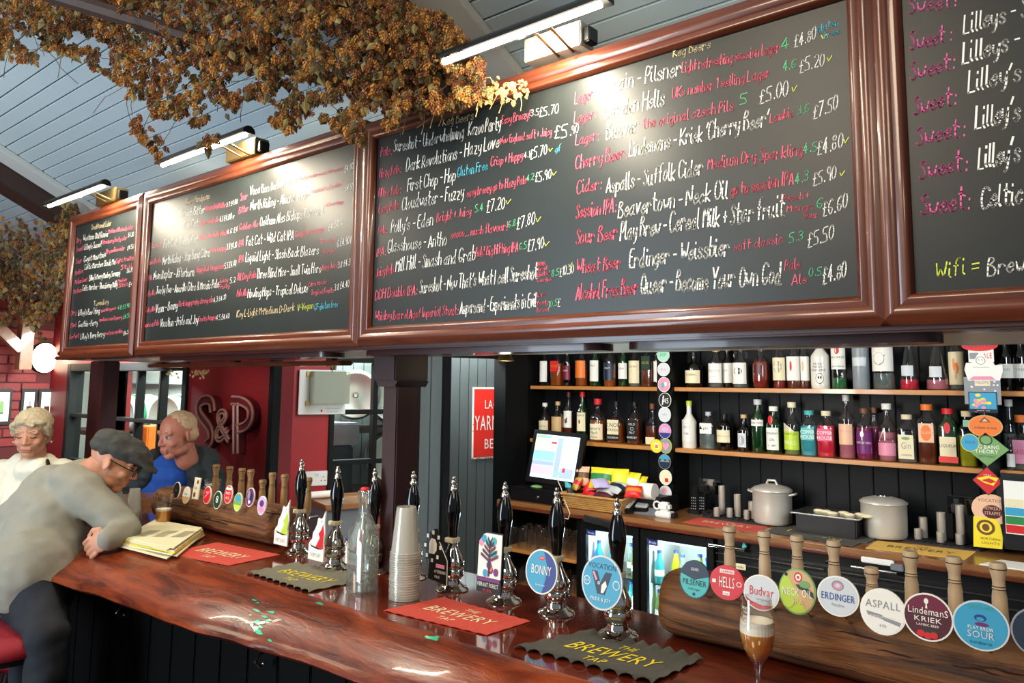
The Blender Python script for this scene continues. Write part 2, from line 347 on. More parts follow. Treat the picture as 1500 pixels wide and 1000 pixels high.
# rear wall of the seating end: window, then the red panel with letters
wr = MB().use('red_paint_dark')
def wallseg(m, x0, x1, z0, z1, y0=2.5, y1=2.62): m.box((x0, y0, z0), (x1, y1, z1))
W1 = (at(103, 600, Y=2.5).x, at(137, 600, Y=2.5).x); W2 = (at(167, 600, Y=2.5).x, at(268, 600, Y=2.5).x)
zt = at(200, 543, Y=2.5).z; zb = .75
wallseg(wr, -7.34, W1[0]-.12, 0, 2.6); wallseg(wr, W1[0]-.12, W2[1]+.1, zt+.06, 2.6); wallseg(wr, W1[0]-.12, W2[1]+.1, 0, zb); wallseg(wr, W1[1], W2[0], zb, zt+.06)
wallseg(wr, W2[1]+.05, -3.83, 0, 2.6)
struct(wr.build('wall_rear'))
struct(mb('black_paint').box((-3.84, 2.46, 0), (-3.80, 2.52, 2.44), .004).build('trim_3'))
def window(idx, o, u, n, w, z0, z1, cols, rows, fr=.045, bar=.028, name='window'):
    "glazed frame in the plane o + u*x, pieces are sub-objects"
    root = struct(MB().use('window_frame_paint').obox(o, u, n, ZA, (-fr, 0), (-.02, .09), (z0-fr, z1+fr), .004).obox(o, u, n, ZA, (w, w+fr), (-.02, .09), (z0-fr, z1+fr), .004)
        .obox(o, u, n, ZA, (0, w), (-.02, .09), (z1, z1+fr), .004).obox(o, u, n, ZA, (0, w), (-.02, .09), (z0-fr, z0), .004).build('%s_%d' % (name, idx)))
    for c in range(1, cols): MB().use('window_frame_paint').obox(o, u, n, ZA, (w*c/cols-bar/2, w*c/cols+bar/2), (.0, .06), (z0, z1), .004).build('glazing_bar', root)
    hs = rows if isinstance(rows, (list, tuple)) else [z0+(z1-z0)*r/rows for r in range(1, rows)]
    for z in hs: MB().use('window_frame_paint').obox(o, u, n, ZA, (0, w), (-.004, .056), (z-bar/2, z+bar/2), .004).build('transom', root)
    zs = [z0]+list(hs)+[z1]
    for c in range(cols):
        for i in range(len(zs)-1):
            MB().use('glass_pane').obox(o, u, n, ZA, (w*c/cols+bar/2, w*(c+1)/cols-bar/2), (.034, .038), (zs[i]+bar/2, zs[i+1]-bar/2)).build('pane', root)
    return root
tr1 = at(120, 609, Y=2.5).z; tr2 = tr1-(zt-tr1)
window(1, V((W1[0], 2.5, 0)), XA, YA, W1[1]-W1[0], zb, zt, 1, [tr2-.25, tr2, tr1], fr=.06)
window(2, V((W2[0], 2.5, 0)), XA, YA, W2[1]-W2[0], zb, zt, 3, [tr2-.25, tr2, tr1], fr=.06)
# canted side wall between seating end and back bar
P0 = V((-3.871, 2.816, 0)); D = V((.3, .954, 0)).normalized(); N = V((D.y, -D.x, 0))      # N points into the room
def onw(x, y=600):
    d = ray(x, y); a, b, c_, d_ = d.x, -D.x, d.y, -D.y; det = a*d_-b*c_; rx, ry = P0.x-EYE.x, P0.y-EYE.y
    t = (rx*d_-b*ry)/det; s_ = (a*ry-c_*rx)/det; return s_, EYE.z+d.z*t
def wseg(m, s0, s1, z0, z1, a=-.1, b=0, bev=0): m.obox(P0, D, N, ZA, (s0, s1), (a, b), (z0, z1), bev)
sA, sB, sC, sD, sE, sF = [onw(x)[0] for x in (418, 489, 608, 652, 740, 771)]
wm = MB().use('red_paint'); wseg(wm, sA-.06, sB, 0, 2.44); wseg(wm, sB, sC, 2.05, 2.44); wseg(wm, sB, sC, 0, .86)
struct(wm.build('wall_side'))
zr = [onw(530, 603)[1], onw(530, 676)[1]]; step = zr[0]-zr[1]
window(3, P0+D*sB+N*.0, D, -N, sC-sB, zr[1]-step, zr[0]+step, 2, [zr[1], zr[0]], fr=.03, bar=.03)
wm = MB().use('dark_gap'); wseg(wm, sC, sD, 0, 2.44, -.1, -.012); wl_ = struct(wm.build('wall_panelling'))
for s0, s1 in ((sC+.02, (sC+sD)/2), ((sC+sD)/2, sD-.02)):
    m = MB().use('grey_boards'); wseg(m, s0+.003, s1-.003, 0, 2.44, -.011, .004, .003); m.build('plank', wl_)
m = MB().use('black_paint'); wseg(m, sC-.02, sC+.022, 0, 2.44, -.1, .03, .004); struct(m.build('trim_4'))
# doorway in the side wall, its leaf swung into the lobby
m = MB().use('black_paint'); zd = onw(700, 524)[1]
wseg(m, sD-.03, sD+.025, 0, zd+.05, -.12, .03, .004); wseg(m, sE-.01, sF, 0, 2.44, -.14, .02, .004); wseg(m, sD, sE, zd, 2.44, -.12, .02, .004)
struct(m.build('trim_5'))
hinge = P0+D*(sD+.03)-N*.10; ld = (-N*.99-D*(-.13)).normalized(); ln = V((-ld.y, ld.x, 0))
dr = struct(MB().use('black_paint').obox(hinge, ld, ln, ZA, (0, .72), (-.02, .015), (.01, zd-.01), .003).build('door_1'))
for k in range(6):
    MB().use('grey_boards').obox(hinge, ld, ln, ZA, (.03+k*.11, .135+k*.11), (-.028, -.0205), (.06, zd-.06), .003).build('plank', dr)
MB().use('chrome_soft').obox(hinge, ld, ln, ZA, (.725, .733), (-.02, .015), (.4, zd-.25)).build('edge_strip', dr)
# lobby wall seen through the doorway
q0 = P0-N*1.05; lw_ = struct(MB().use('dark_gap').obox(q0, D, N, ZA, (.2, 2.6), (-.05, 0), (0, 2.44)).build('wall_lobby'))
for k in range(28):
    MB().use('grey_boards').obox(q0, D, N, ZA, (.2+k*.085+.0025, .2+(k+1)*.085-.0025), (0, .012), (0, 2.44), .002).build('plank', lw_)
def onq(x, y):
    d = ray(x, y); a, b, c_, d_ = d.x, -D.x, d.y, -D.y; det = a*d_-b*c_; rx, ry = q0.x-EYE.x, q0.y-EYE.y
    t = (rx*d_-b*ry)/det; s_ = (a*ry-c_*rx)/det; return s_, EYE.z+d.z*t
struct(mb('white_trim').box((-6.9, 5.5, 0), (2.2, 5.6, 2.44)).build('wall_far'))
# enamel sign
s0, z1 = onq(691, 567); s1 = s0+.52; z0 = onq(691, 672)[1]; o_ = q0+N*.014
sg = MB().use('white').obox(o_, D, N, ZA, (s0, s1), (0, .006), (z0, z1), .002).build('enamel_sign')
tag(sg, 'red enamel advertising sign with white border on grey boards beyond the doorway', 'sign')
MB().use('scarlet').obox(o_, D, N, ZA, (s0+.014, s1-.014), (.006, .008), (z0+.014, z1-.014)).build('red_field', sg)
m = MB().use('white'); H = z1-z0
for t, zz, hh, x0, wd in (('LACONS', .70, .125, .115, .27), ('YARMOUTH', .40, .21, .022, .46), ('BEERS', .14, .14, .115, .235)):
    m.text(t, o_+D*(s0+x0)+N*.0085+ZA*(z0+H*zz), D, ZA, H*hh, wd, 'l')
m.build('lettering', sg)
m = MB().use('black_paint')
for k in range(22):
    ed = random.random(); e = random.choice((0, 1)); p = o_+N*.0082
    if e: m.ball(p+D*(s0+random.random()*.03)+ZA*(z0+H*random.random()**2), (.004, .0012, .006), 6, 4)
    else: m.ball(p+D*(s0+.3*random.random())+ZA*(z0+.006), (.007, .0012, .004), 6, 4)
m.build('rust_chips', sg)
s_, z_ = onq(728, 551)
tag(MB().use('chrome_soft').tube([q0+N*.02+D*(s_+.035*cos(a/12*2*pi))+ZA*(z_+.05*sin(a/12*2*pi)) for a in range(13)], .005, 6).ball(q0+N*.018+D*s_+ZA*z_, (.02, .006, .03), 10, 6).build('wall_plaque', smooth=40), 'small oval silver plaque on grey boards above the red enamel sign', 'plaque')
# dark boarded wall behind the bottle shelves
wb = struct(mb('dark_gap').box((-3.45, YW, 0), (2.2, YW+.1, 2.44)).build('wall_back'))
k = 0
pb0 = MB().use('navy_black_boards').box((.003, -.012, .5), (.122, 0, 2.44), .003).build('plank', wb, local=True)
x = -3.42
while x < 1.0:
    b = pb0 if k == 0 else pb0.copy()
    if k: C.objects.link(b)
    b.parent = wb; b.location = (x, YW, 0); x += .125; k += 1
struct(mb('black_paint').box((-3.45, 4.20, 0), (-3.415, YW, 2.44), .002).build('trim_6'))
# ================================================================ BACK BAR SHELVES
ZS2, ZS1 = 1.305, 1.677
XD1, XD1b = at(966, 620, Y=4.3).x, at(988, 620, Y=4.3).x
XD2, XD2b = at(1437, 640, Y=4.3).x, at(1462, 640, Y=4.3).x
su = thing('shelf_unit', 'black back bar shelving with pale wooden shelves full of bottles', 'shelves', (XD1, 4.4, ZC))
mb('black_paint').box((XD1, 4.27, ZC), (XD1b, YW, 2.44), .003).build('upright', su)
mb('black_paint').box((XD2, 4.30, ZC), (XD2b, YW, 2.44), .003).build('upright', su)
for z in (ZS2, ZS1):
    for a, b in ((-3.40, XD1), (XD1b, XD2), (XD2b, .9)): mb('pine_shelf').box((a, 4.30, z-.024), (b, YW-.014, z), .003).build('shelf', su)
# ================================================================ GANTRY OVER THE BAR
GX0, GX1, GZ0, GZ1, GY0, GY1 = -4.27, .75, 1.782, 2.50, 1.52, 2.02
g = thing('bar_gantry', 'dark mahogany gantry over the bar carrying the chalkboards', 'gantry', (-1.9, 1.75, GZ0))
mb('gantry_wood').box((GX0, GY0, GZ0), (GX1, GY0+.06, GZ1), .004).build('front_panel', g)
mb('gantry_wood').box((GX0, GY1-.03, GZ0), (GX1, GY1, GZ1-.1), .004).build('rear_panel', g)
mb('gantry_wood').box((GX0, GY0+.06, GZ1-.03), (GX1, GY1, GZ1), .002).build('top_panel', g)
mb('brushed_steel').box((GX0+.02, GY0+.06, GZ0), (GX1, GY1-.03, GZ0+.012)).build('soffit_panel', g)
mb('gantry_wood').box((GX0-.01, GY0-.025, GZ0), (GX1, GY0, GZ0+.016), .004).build('lower_moulding', g)
mb('gantry_wood').box((GX0-.01, GY0-.012, GZ0+.02), (GX1, GY0, GZ0+.045), .005).build('lower_moulding', g)
for a, b in ((550, 896), (930, 1383), (250, 500)):
    xa, xb = at(a, 500, Y=1.60).x, at(b, 500, Y=1.60).x
    mb('gantry_wood').prism(rrect(xb-xa, .10, .045, 5), ((xa+xb)/2, 1.59, GZ0-.016), XA, YA, .016).build('glass_rack_rail', g, smooth=40)
xa, xb = at(228, 540, Y=1.98).x, at(512, 545, Y=1.98).x
mb('mahogany').box((xa, 1.93, 1.752), (xb, 2.0, 1.772), .006).build('rear_rail', g)
for x in (xa+.1, (xa+xb)/2, xb-.1): mb('gantry_wood').box((x-.02, 1.95, 1.77), (x+.02, 1.98, GZ0+.01)).build('rail_bracket', g)
# post standing on the bar
po = thing('gantry_post', 'square dark maroon post with a thicker head, standing on the bar under the gantry', 'post', (-1.90, 1.70, 1.08))
mb('post_wood').box((-1.945, 1.675, 1.08), (-1.875, 1.775, 1.70), .004).build('shaft', po)
mb('post_wood').box((-1.968, 1.65, 1.69), (-1.86, 1.80, GZ0), .004).prism([(-.054, 0), (.054, 0), (.04, -.02), (-.04, -.02)], (-1.912, 1.80, 1.69), XA, ZA, .14).build('head', po)
# far post at the left end
po2 = thing('gantry_post', 'square dark post under the left end of the gantry, left of the barrel window', 'post', (-4.05, 1.75, 0))
a, b = at(141, 600, Y=1.75).x, at(163, 600, Y=1.75).x
po2.location = ((a+b)/2, 1.75, 1.08)
mb('post_wood').box((a+.01, 1.7, 1.08), (b, 1.78, GZ0), .004).build('shaft', po2)
# ---------------------------------------------------------------- chalk handwriting
HW = {'a':'35 26 15 04 03 12 22 34/36 33 32 42','b':'09 02/05 26 35 33 22 02','c':'35 26 15 04 03 12 22 33','d':'35 26 15 04 03 12 22 34/39 33 32 42','e':'04 34 35 26 15 04 03 12 22 33',
'f':'39 29 18 16 12/06 26','g':'35 26 15 04 03 12 22 34/36 33 31 20 10','h':'09 02/05 26 35 32','i':'06 03 12/08 08.6','j':'16 11 00/18 18.6','k':'09 02/36 04 32','l':'09 03 12','m':'06 02/05 16 25 22/25 36 45 42',
'n':'06 02/05 16 26 35 32','o':'26 16 04 03 12 22 34 35 26','p':'06 00/05 26 35 33 22 03','q':'35 26 04 12 34/36 30 41','r':'06 02/04 16 26 35','s':'35 26 16 05 24 33 22 12 03','t':'19 13 22 32/07 36',
'u':'06 03 12 22 34/36 33 42','v':'06 12 36','w':'06 12 24 32 46','x':'06 32/36 02','y':'06 04 13 23 35/36 32 20 10','z':'06 36 02 32',
'A':'02 29 42/14 34','B':'02 09 29 38 27 06/06 26 44 32 22 02','C':'48 39 19 07 04 12 32 43','D':'02 09 29 47 44 22 02','E':'39 09 02 32/06 26','F':'39 09 02/06 26','G':'48 39 19 07 04 12 32 44 24',
'H':'09 02/49 42/06 46','I':'09 02','J':'39 33 22 12 03','K':'09 02/49 05 42','L':'09 02 32','M':'02 09 25 49 42','N':'02 09 42 49','O':'29 19 07 04 12 32 44 47 29','P':'02 09 29 38 37 25 05',
'Q':'29 19 07 04 12 32 44 47 29/24 42','R':'02 09 29 38 37 25 05/15 42','S':'38 29 19 08 17 26 34 33 22 12 03','T':'09 49/29 22','U':'09 03 12 32 43 49','V':'09 22 49','W':'09 12 27 42 59','Y':'09 25 49/25 22','Z':'09 49 02 42',
'0':'29 19 07 04 12 22 34 37 29','1':'08 19 12','2':'08 19 29 38 36 02 32','3':'08 19 29 37 26 34 22 12 03/26 16','4':'29 04 34/27 22','5':'39 09 06 26 34 32 22 02','6':'38 29 07 04 12 22 34 25 05','7':'09 39 12','8':'29 08 16 34 22 12 04 16 37 29','9':'37 25 07 19 29 37 32',
'£':'38 29 19 17 13 02 32/06 26','.':'12 12.6','-':'05 25','+':'05 25/17 13',':':'12 12.5/15 15.5',"'":'19 07',',':'12 01','=':'04 34/06 36','!':'19 14/12 12.5','&':'42 17 18 29 37 04 03 12 22 44','~':'06 12 48','?':'08 29 26 14/12 12.5'}
def _pt(s):
    return (int(s[0]), float(s[1:]))
HWG = {}
for ch, d in HW.items():
    st = []
    for q in d.split('/'):
        p = [_pt(x) for x in q.split()]
        if len(p) > 3:
            for _ in range(1):
                r = [p[0]]
                for i in range(len(p)-1):
                    (x0, y0), (x1, y1) = p[i], p[i+1]; r += [(x0*.75+x1*.25, y0*.75+y1*.25), (x0*.25+x1*.75, y0*.25+y1*.75)]
                p = r+[p[-1]]
        st.append(p)
    HWG[ch] = (st, max(max(x for s_ in st for x, _ in s_), .9)+1.25)
CH_COL = dict(w='chalk_white', p='chalk_pink', r='chalk_rose', c='chalk_cream', g='chalk_green', b='chalk_blue', y='chalk_yellow')
YB = 1.5
def chalk_line(m, col, x0, y0, x1, y1, hpx, t, wt=1.0):
    m.use(CH_COL[col]); a = at(x0, y0, Y=YB); b = at(x1, y1, Y=YB); top = at(x0, y0-hpx, Y=YB); h = (top.z-a.z)
    tot = sum(HWG[c][1] if c in HWG else 2.2 for c in t)-1.25
    L = b.x-a.x; ks = L/tot; kz = h/7; w = min(.0046, max(.0014, h*.080))*wt; x = 0
    for c in t:
        if c not in HWG: x += 2.2; continue
        jx, jz, jk = random.uniform(-.2, .2), random.uniform(-.35, .35), random.uniform(.92, 1.08)
        for st in HWG[c][0]:
            pts = []
            for px, py in st:
                u = (x+px+jx)*ks+(py-2)*kz*.10; f_ = u/max(L, 1e-6)
                pts.append((a.x+u, a.z+(b.z-a.z)*f_+(py-2+jz)*kz*jk))
            for i in range(len(pts)-1):
                (xa, za), (xb, zb_) = pts[i], pts[i+1]; dx, dz = xb-xa, zb_-za; l = math.hypot(dx, dz)
                if l < 1e-6: continue
                ww = w*random.uniform(.75, 1.15)/2; dx, dz = dx/l, dz/l; e = ww*.7
                vs = [(xa-dx*e-dz*ww, YB-.0012, za-dz*e+dx*ww), (xa-dx*e+dz*ww, YB-.0012, za-dz*e-dx*ww), (xb+dx*e+dz*ww, YB-.0012, zb_+dz*e-dx*ww), (xb+dx*e-dz*ww, YB-.0012, zb_+dz*e+dx*ww)]
                m.add(vs, [(0, 1, 2, 3)])
        x += HWG[c][1]
def board(label, x0, x1, z0, z1, lines, fw=.058):
    t = thing('chalkboard', label, 'chalkboard', ((x0+x1)/2, YB+.01, z0), 'chalk menu boards on the gantry')
    mb('chalkboard').box((x0-.01, YB, z0-.01), (x1+.01, YB+.012, z1+.01)).build('slate_panel', t)
    prof = [(0, -.003), (.004, -.012), (.012, -.016), (.022, -.014), (.030, -.021), (.042, -.022), (.050, -.016), (fw, -.012), (fw, .015)]
    for k, (c0, c1, dn, mt) in enumerate((((x0, z0), (x1, z0), (0, -1), 'mahogany'), ((x1, z0), (x1, z1), (1, 0), 'mahogany_up'), ((x1, z1), (x0, z1), (0, 1), 'mahogany'), ((x0, z1), (x0, z0), (-1, 0), 'mahogany_up'))):
        dx = (c1[0]-c0[0], c1[1]-c0[1]); l = math.hypot(*dx); dx = (dx[0]/l, dx[1]/l); vs = []
        for q, y in prof:
            vs.append((c0[0]+dn[0]*q-dx[0]*q, YB+y, c0[1]+dn[1]*q-dx[1]*q)); vs.append((c1[0]+dn[0]*q+dx[0]*q, YB+y, c1[1]+dn[1]*q+dx[1]*q))
        n_ = len(prof); MB().use(mt).add(vs, [(2*i, 2*i+2, 2*i+3, 2*i+1) for i in range(n_-1)]+[tuple(range(0, 2*n_, 2))[::-1], tuple(range(1, 2*n_, 2)), (0, 1, 2*n_-1, 2*n_-2)]).build('frame_rail', t, smooth=50)
    m = MB()
    for ln in lines: chalk_line(m, *ln)
    if lines: m.build('chalk_writing', t)
    return t
ZB0, ZB1 = 1.852, 2.437
B3 = [l for l in '''c 649 184 694 175 13 Keg Beers|p 558 229 574 226 13 Pale:|w 577 223 679 202 17 Sureshot - Underwhelming|w 686 199 733 189 19 Kazoo Party|p 735 182 776 173 12 Easy Breezy!|w 778 170 789 168 10 3.5|w 790 172 818 165 13 £5.70
p 556 261 587 253 13 Hazy Pale:|w 595 251 676 231 18 Dark Revolutions -|w 681 229 731 215 19 Hazy Love|p 733 211 808 198 11 New England soft + Juicy|w 812 204 836 198 18 £5.
w 837 196 847 194 12 90|p 555 289 587 283 13 Ultra Pale:|w 597 280 667 265 18 First Chop - Hop|b 670 259 714 249 14 Gluten Free|p 719 244 766 233 13 Crisp + Hoppy|w 768 232 776 230 9 4.1|w 777 233 801 226 14 £5.70|y 804 222 809 221 7 v|b 813 224 822 220 9 gf
p 555 313 583 306 13 Easy Pale|w 589 308 679 290 19 Cloudwater - Fuzzy|p 684 289 771 268 12 easy breezy go to Hazy Pale|g 772 265 782 263 9 4.2|w 784 267 807 261 14 £5.90|y 809 258 815 256 8 v
p 554 343 567 341 12 Pale:|w 573 341 634 330 18 Polly's - Eden|p 640 325 690 315 13 Bright + Juicy|g 696 311 707 308 10 5.4|w 713 311 739 305 16 £7.20|y 741 300 748 298 9 v
p 552 376 565 373 12 IPA:|w 568 370 654 358 18 Glasshouse - Antho|p 661 349 743 337 12 soooo... much flavour!|g 745 333 755 330 10 6.8|w 757 336 783 327 16 £7.80|y 785 326 792 324 10 v
p 551 406 577 399 13 Juicy Pale|w 580 397 696 381 19 Mill Hill - Smash and Grab|p 697 376 759 368 14 Bold Big Hitting IPA|g 761 366 771 364 10 6.5|w 773 369 796 363 16 £7.90|y 797 361 804 359 9 v
p 550 439 611 431 14 DDH Double IPA:|w 615 429 787 408 19 Sureshot - Now That's What I call Sureshot|p 787 390 799 388 6 100th|p 789 397 801 395 6 Brew!|p 787 405 806 402 6 Limited|p 787 413 808 411 6 Genuine|g 808 405 819 402 10 8.5|w 820 405 840 400 13 £10.30|y 833 391 838 389 7 v
p 550 469 671 461 13 Whiskey Barrel Aged Imperial Stout:|w 674 460 785 449 19 Ampersand - Experiments in Evil|p 786 435 799 433 6 Rare|p 786 447 803 445 6 Yearly|p 787 457 804 456 6 Brew!|g 804 450 816 447 9 10.5|w 817 449 821 448 12 £
c 986 84 1041 71 13 Keg Beers|p 842 153 871 143 17 Lager:|w 888 136 997 110 22 Grain - Pilsner|p 999 107 1142 76 15 Light refreshing session lager|g 1144 73 1155 69 14 4|w 1164 71 1195 57 17 £4.80|y 1203 58 1211 56 10 v|b 1198 47 1228 37 10 gluten|b 1207 57 1229 49 9 free
p 841 181 873 173 17 Lager:|w 885 174 973 154 24 Camden Hells|p 985 144 1128 113 15 UKs number 1 selling Lager|g 1147 104 1166 99 14 4.6|w 1171 107 1207 96 18 £5.20|y 1212 91 1219 88 11 v
p 843 213 877 205 17 Lager:|w 888 205 935 193 24 Budvar|p 942 189 1074 161 15 the original czech Pils|g 1084 153 1093 151 15 5|w 1113 152 1154 139 20 £5.00|y 1160 136 1167 133 12 v
p 843 248 918 231 19 Cherry Beer:|w 922 230 1125 184 23 Lindemans - Kriek 'Cherry Beer'|p 1128 180 1162 171 14 Lambic|g 1168 169 1185 164 13 3.6|w 1191 175 1227 160 20 £7.50
p 845 284 881 276 18 Cider:|w 888 283 1029 255 23 Aspalls - Suffolk Cider|p 1037 248 1175 227 17 Medium Dry Sparkling|g 1177 225 1196 221 14 4.5|w 1197 228 1234 215 20 £4.80|y 1236 211 1243 208 11 v
p 844 320 902 311 20 Session IPA:|w 906 319 1065 290 24 Beavertown - Neck Oil|p 1070 287 1162 269 18 go to session IPA|g 1165 269 1184 264 14 4.3|w 1191 273 1224 261 19 £5.90|y 1230 259 1237 256 9 v
p 844 358 904 350 21 Sour Beer|w 909 351 1148 317 26 Play Brew - Cereal Milk + Star fruit|p 1147 295 1184 290 10 Peach +|p 1153 310 1190 306 10 Mango|p 1177 321 1199 318 9 Sour|g 1197 306 1205 304 14 6|w 1205 318 1241 304 20 £6.60
p 845 401 909 393 20 Wheat Beer|w 922 392 1068 373 25 Erdinger - Weissbier|p 1076 367 1146 356 14 soft classic|g 1156 356 1176 351 14 5.3|w 1183 363 1221 349 19 £5.50
p 844 440 934 430 22 Alcohol Free Beer|w 939 430 1144 415 27 Queer - Become Your Own God|p 1150 396 1172 393 15 Pale|p 1160 418 1182 414 15 Ale|g 1185 405 1203 402 12 0.5|w 1205 417 1239 405 22 £4.80'''.replace('\n', '|').split('|')]
B2 = '''c 272 301 307 291 9 Beers Handpump|w 262 318 300 312 11 Norwich Bitter|p 301 308 331 303 7 Mahogany bright bitter|w 332 303 348 298 6 3.2 £4.00|w 268 336 290 331 11 Tom Cat|p 292 330 320 325 7 Copper blonde ale|w 322 325 343 320 8 4.1 £4.00 v
w 240 363 290 355 11 Fat Cat  Tabby Cat|p 292 351 333 344 8 Nutty chocolate stout|w 333 343 348 339 7 4.6 £4|w 238 388 307 375 12 North Riding - Stop Bang Citra|p 308 370 331 366 7 Pale hoppy|w 332 366 347 362 8 3.8 £4.10|w 225 409 284 404 12 Neon Raptor - Afterburn|p 288 399 328 393 8 Hoppy kick tangy pale|w 329 394 346 389 8 5.5 £4.40
w 229 431 320 421 11 Two by Two - Amarillo Citra & Mosaic Pale|p 321 414 334 412 6 Juicy|p 321 423 336 421 6 Fruity|w 337 415 345 413 7 5.2|w 228 458 260 452 12 Vaux - Bonny|p 262 449 312 442 8 Dark hoppy ruby strong ale|w 313 443 331 438 7 4.3 £4.10|w 235 479 290 473 12 Vocation - Pride and Joy|p 291 471 316 467 7 Fruity hoppy|w 317 469 336 466 7 4.5 £4.40
p 219 364 237 361 7 Stout|p 218 388 236 384 8 Smooth ale|p 216 412 222 410 8 IPA|p 213 435 228 432 8 Pale Ale|p 213 458 227 455 8 Ruby Ale|p 211 480 233 476 8 American Pale
p 352 294 363 291 10 Sour|w 366 286 394 280 12 Vocation|w 397 279 435 268 11 Death by Cherries|p 438 265 503 249 6 Fruity raspberry and cherry sour|w 505 252 518 247 9 £4.80|p 350 313 364 309 9 Bitter|w 367 308 454 291 13 North Riding - Almond Tower|p 457 284 501 272 7 roasted nutty dark|w 506 280 518 276 8 £4.50|p 351 337 378 332 9 Golden Ale|w 381 331 473 314 13 Oakham Ales Bishops Farewell|p 478 303 503 298 6 citrus hoppy
p 350 362 357 360 10 IPA|w 361 360 430 350 13 Fat Cat - Wild Cat IPA|p 432 347 474 339 8 Tangy citrus hoppy|w 481 338 502 328 9 £4.50 L|p 350 385 357 383 10 IPA|w 360 384 467 372 13 Liquid Light - Slash Back Blazers|p 469 357 492 353 6 Tropical|p 474 372 491 369 6 Burger|w 494 362 516 356 10 6 £4.90 L
p 348 411 375 406 10 All Day Pale|w 376 408 470 399 13 Three Blind Mice - Small Twin Hero|p 472 396 494 391 8 Hazy Juicy|w 495 393 516 387 9 3.8 £4.30|p 347 435 362 432 10 Pale Ale|w 363 436 451 428 13 Howling Hops - Tropical Deluxe|p 452 420 479 415 6 Citra Mosaic|p 456 432 489 428 7 Tropical Fruits|w 490 426 516 418 9 3.8 £4.40 L|c 347 465 431 455 10 Key L-Light M-Medium D-Dark|y 436 455 459 451 9 V-Vegan|b 461 454 495 449 9 GF-gluten free'''.replace('\n', '|').split('|')
B1 = '''c 134 337 163 330 7 Traditional Cider|w 122 353 158 346 8 Westons Old Rosie|p 159 342 195 335 6 Medium still cloudy cider|w 188 347 196 346 6 £4.30|w 124 366 149 361 8 Lilley's Sunset|p 150 358 186 351 6 Strawberry fruity cider|w 187 366 196 363 6 £4.50|w 123 384 155 376 8 Gwynt Mountain|p 156 371 183 366 6 Dry medium cider|w 124 395 169 387 8 Celtic Marches Slack Ma|p 170 385 195 380 6 Light fruity
w 131 411 176 403 8 Lilley's Merry Monkey Scrumpy|p 177 395 194 391 6 Still|w 186 400 195 398 6 £4.70|w 121 426 172 420 8 Celtic Marches - Thundering Molly|p 173 414 186 411 5 Medium|p 174 421 188 418 5 Still|w 189 420 194 418 6 £4|c 137 448 159 445 7 Tuesday|w 115 462 146 459 8 Lilley's Bee Sting|p 148 457 171 453 5 sparkling pear|g 173 454 190 450 6 4.0 £3.90|w 115 479 143 476 8 Gwatkin - Perry
p 146 471 179 467 6 medium sweet perry|g 181 467 191 464 6 £4.50|w 118 497 153 493 8 Lilley's Very Perry|p 154 491 180 487 6 sweet pear sparkling|w 181 491 190 488 6 £4.30|p 112 356 119 354 7 Dry|p 112 369 122 366 7 Sweet|p 111 387 120 384 7 Sour|p 110 403 122 399 7 Medium|p 110 416 128 412 7 Medium Sweet|p 108 430 120 427 7 Medium|p 104 462 112 460 7 Dry|p 104 480 112 478 7 Med|p 102 497 116 494 7 Perfect'''.replace('\n', '|').split('|')
B4 = '''r 1331 22 1399 9 23 Sweet!|w 1407 -6 1530 -40 26 Lilleys - Mango|r 1333 75 1383 62 25 Sweet|r 1391 60 1393 59 22 :|w 1412 50 1560 10 28 Lilleys - Straw|r 1333 120 1398 100 26 Sweet:|w 1410 94 1565 52 30 Lilleys - Apple|r 1338 170 1400 152 26 Sweet:|w 1418 136 1580 98 30 Lilley's - Pear|r 1342 213 1412 199 26 Sweet:|w 1429 190 1590 152 32 Lilley's - Cherry|r 1347 263 1416 250 27 Sweet:|w 1433 248 1600 215 33 Lilley's - Rhubarb
r 1349 316 1420 306 29 Sweet:|w 1437 306 1600 283 32 Celtic Marches|y 1371 409 1433 399 24 Wifi =|w 1447 404 1600 380 25 Brewery Tap'''.replace('\n', '|').split('|')
def parse(L):
    r = []
    for l in L:
        p = l.split(' ', 6); r.append((p[0], *[float(q) for q in p[1:6]], p[6]))
    return r
board('small leftmost chalkboard headed Traditional Cider in a mahogany frame', -4.125, -3.435, 1.845, 2.452, parse(B1))
board('second chalkboard from the left headed Beers Handpump with two columns of writing', -3.30, -1.905, 1.850, 2.450, parse(B2))
board('largest middle chalkboard listing Keg Beers with prices in two columns', -1.80, -.405, ZB0, ZB1, parse(B3))
board('rightmost chalkboard cut by the photo edge, repeating Sweet in pink above Wifi', -.308, .62, ZB0, ZB1+.01, parse(B4))
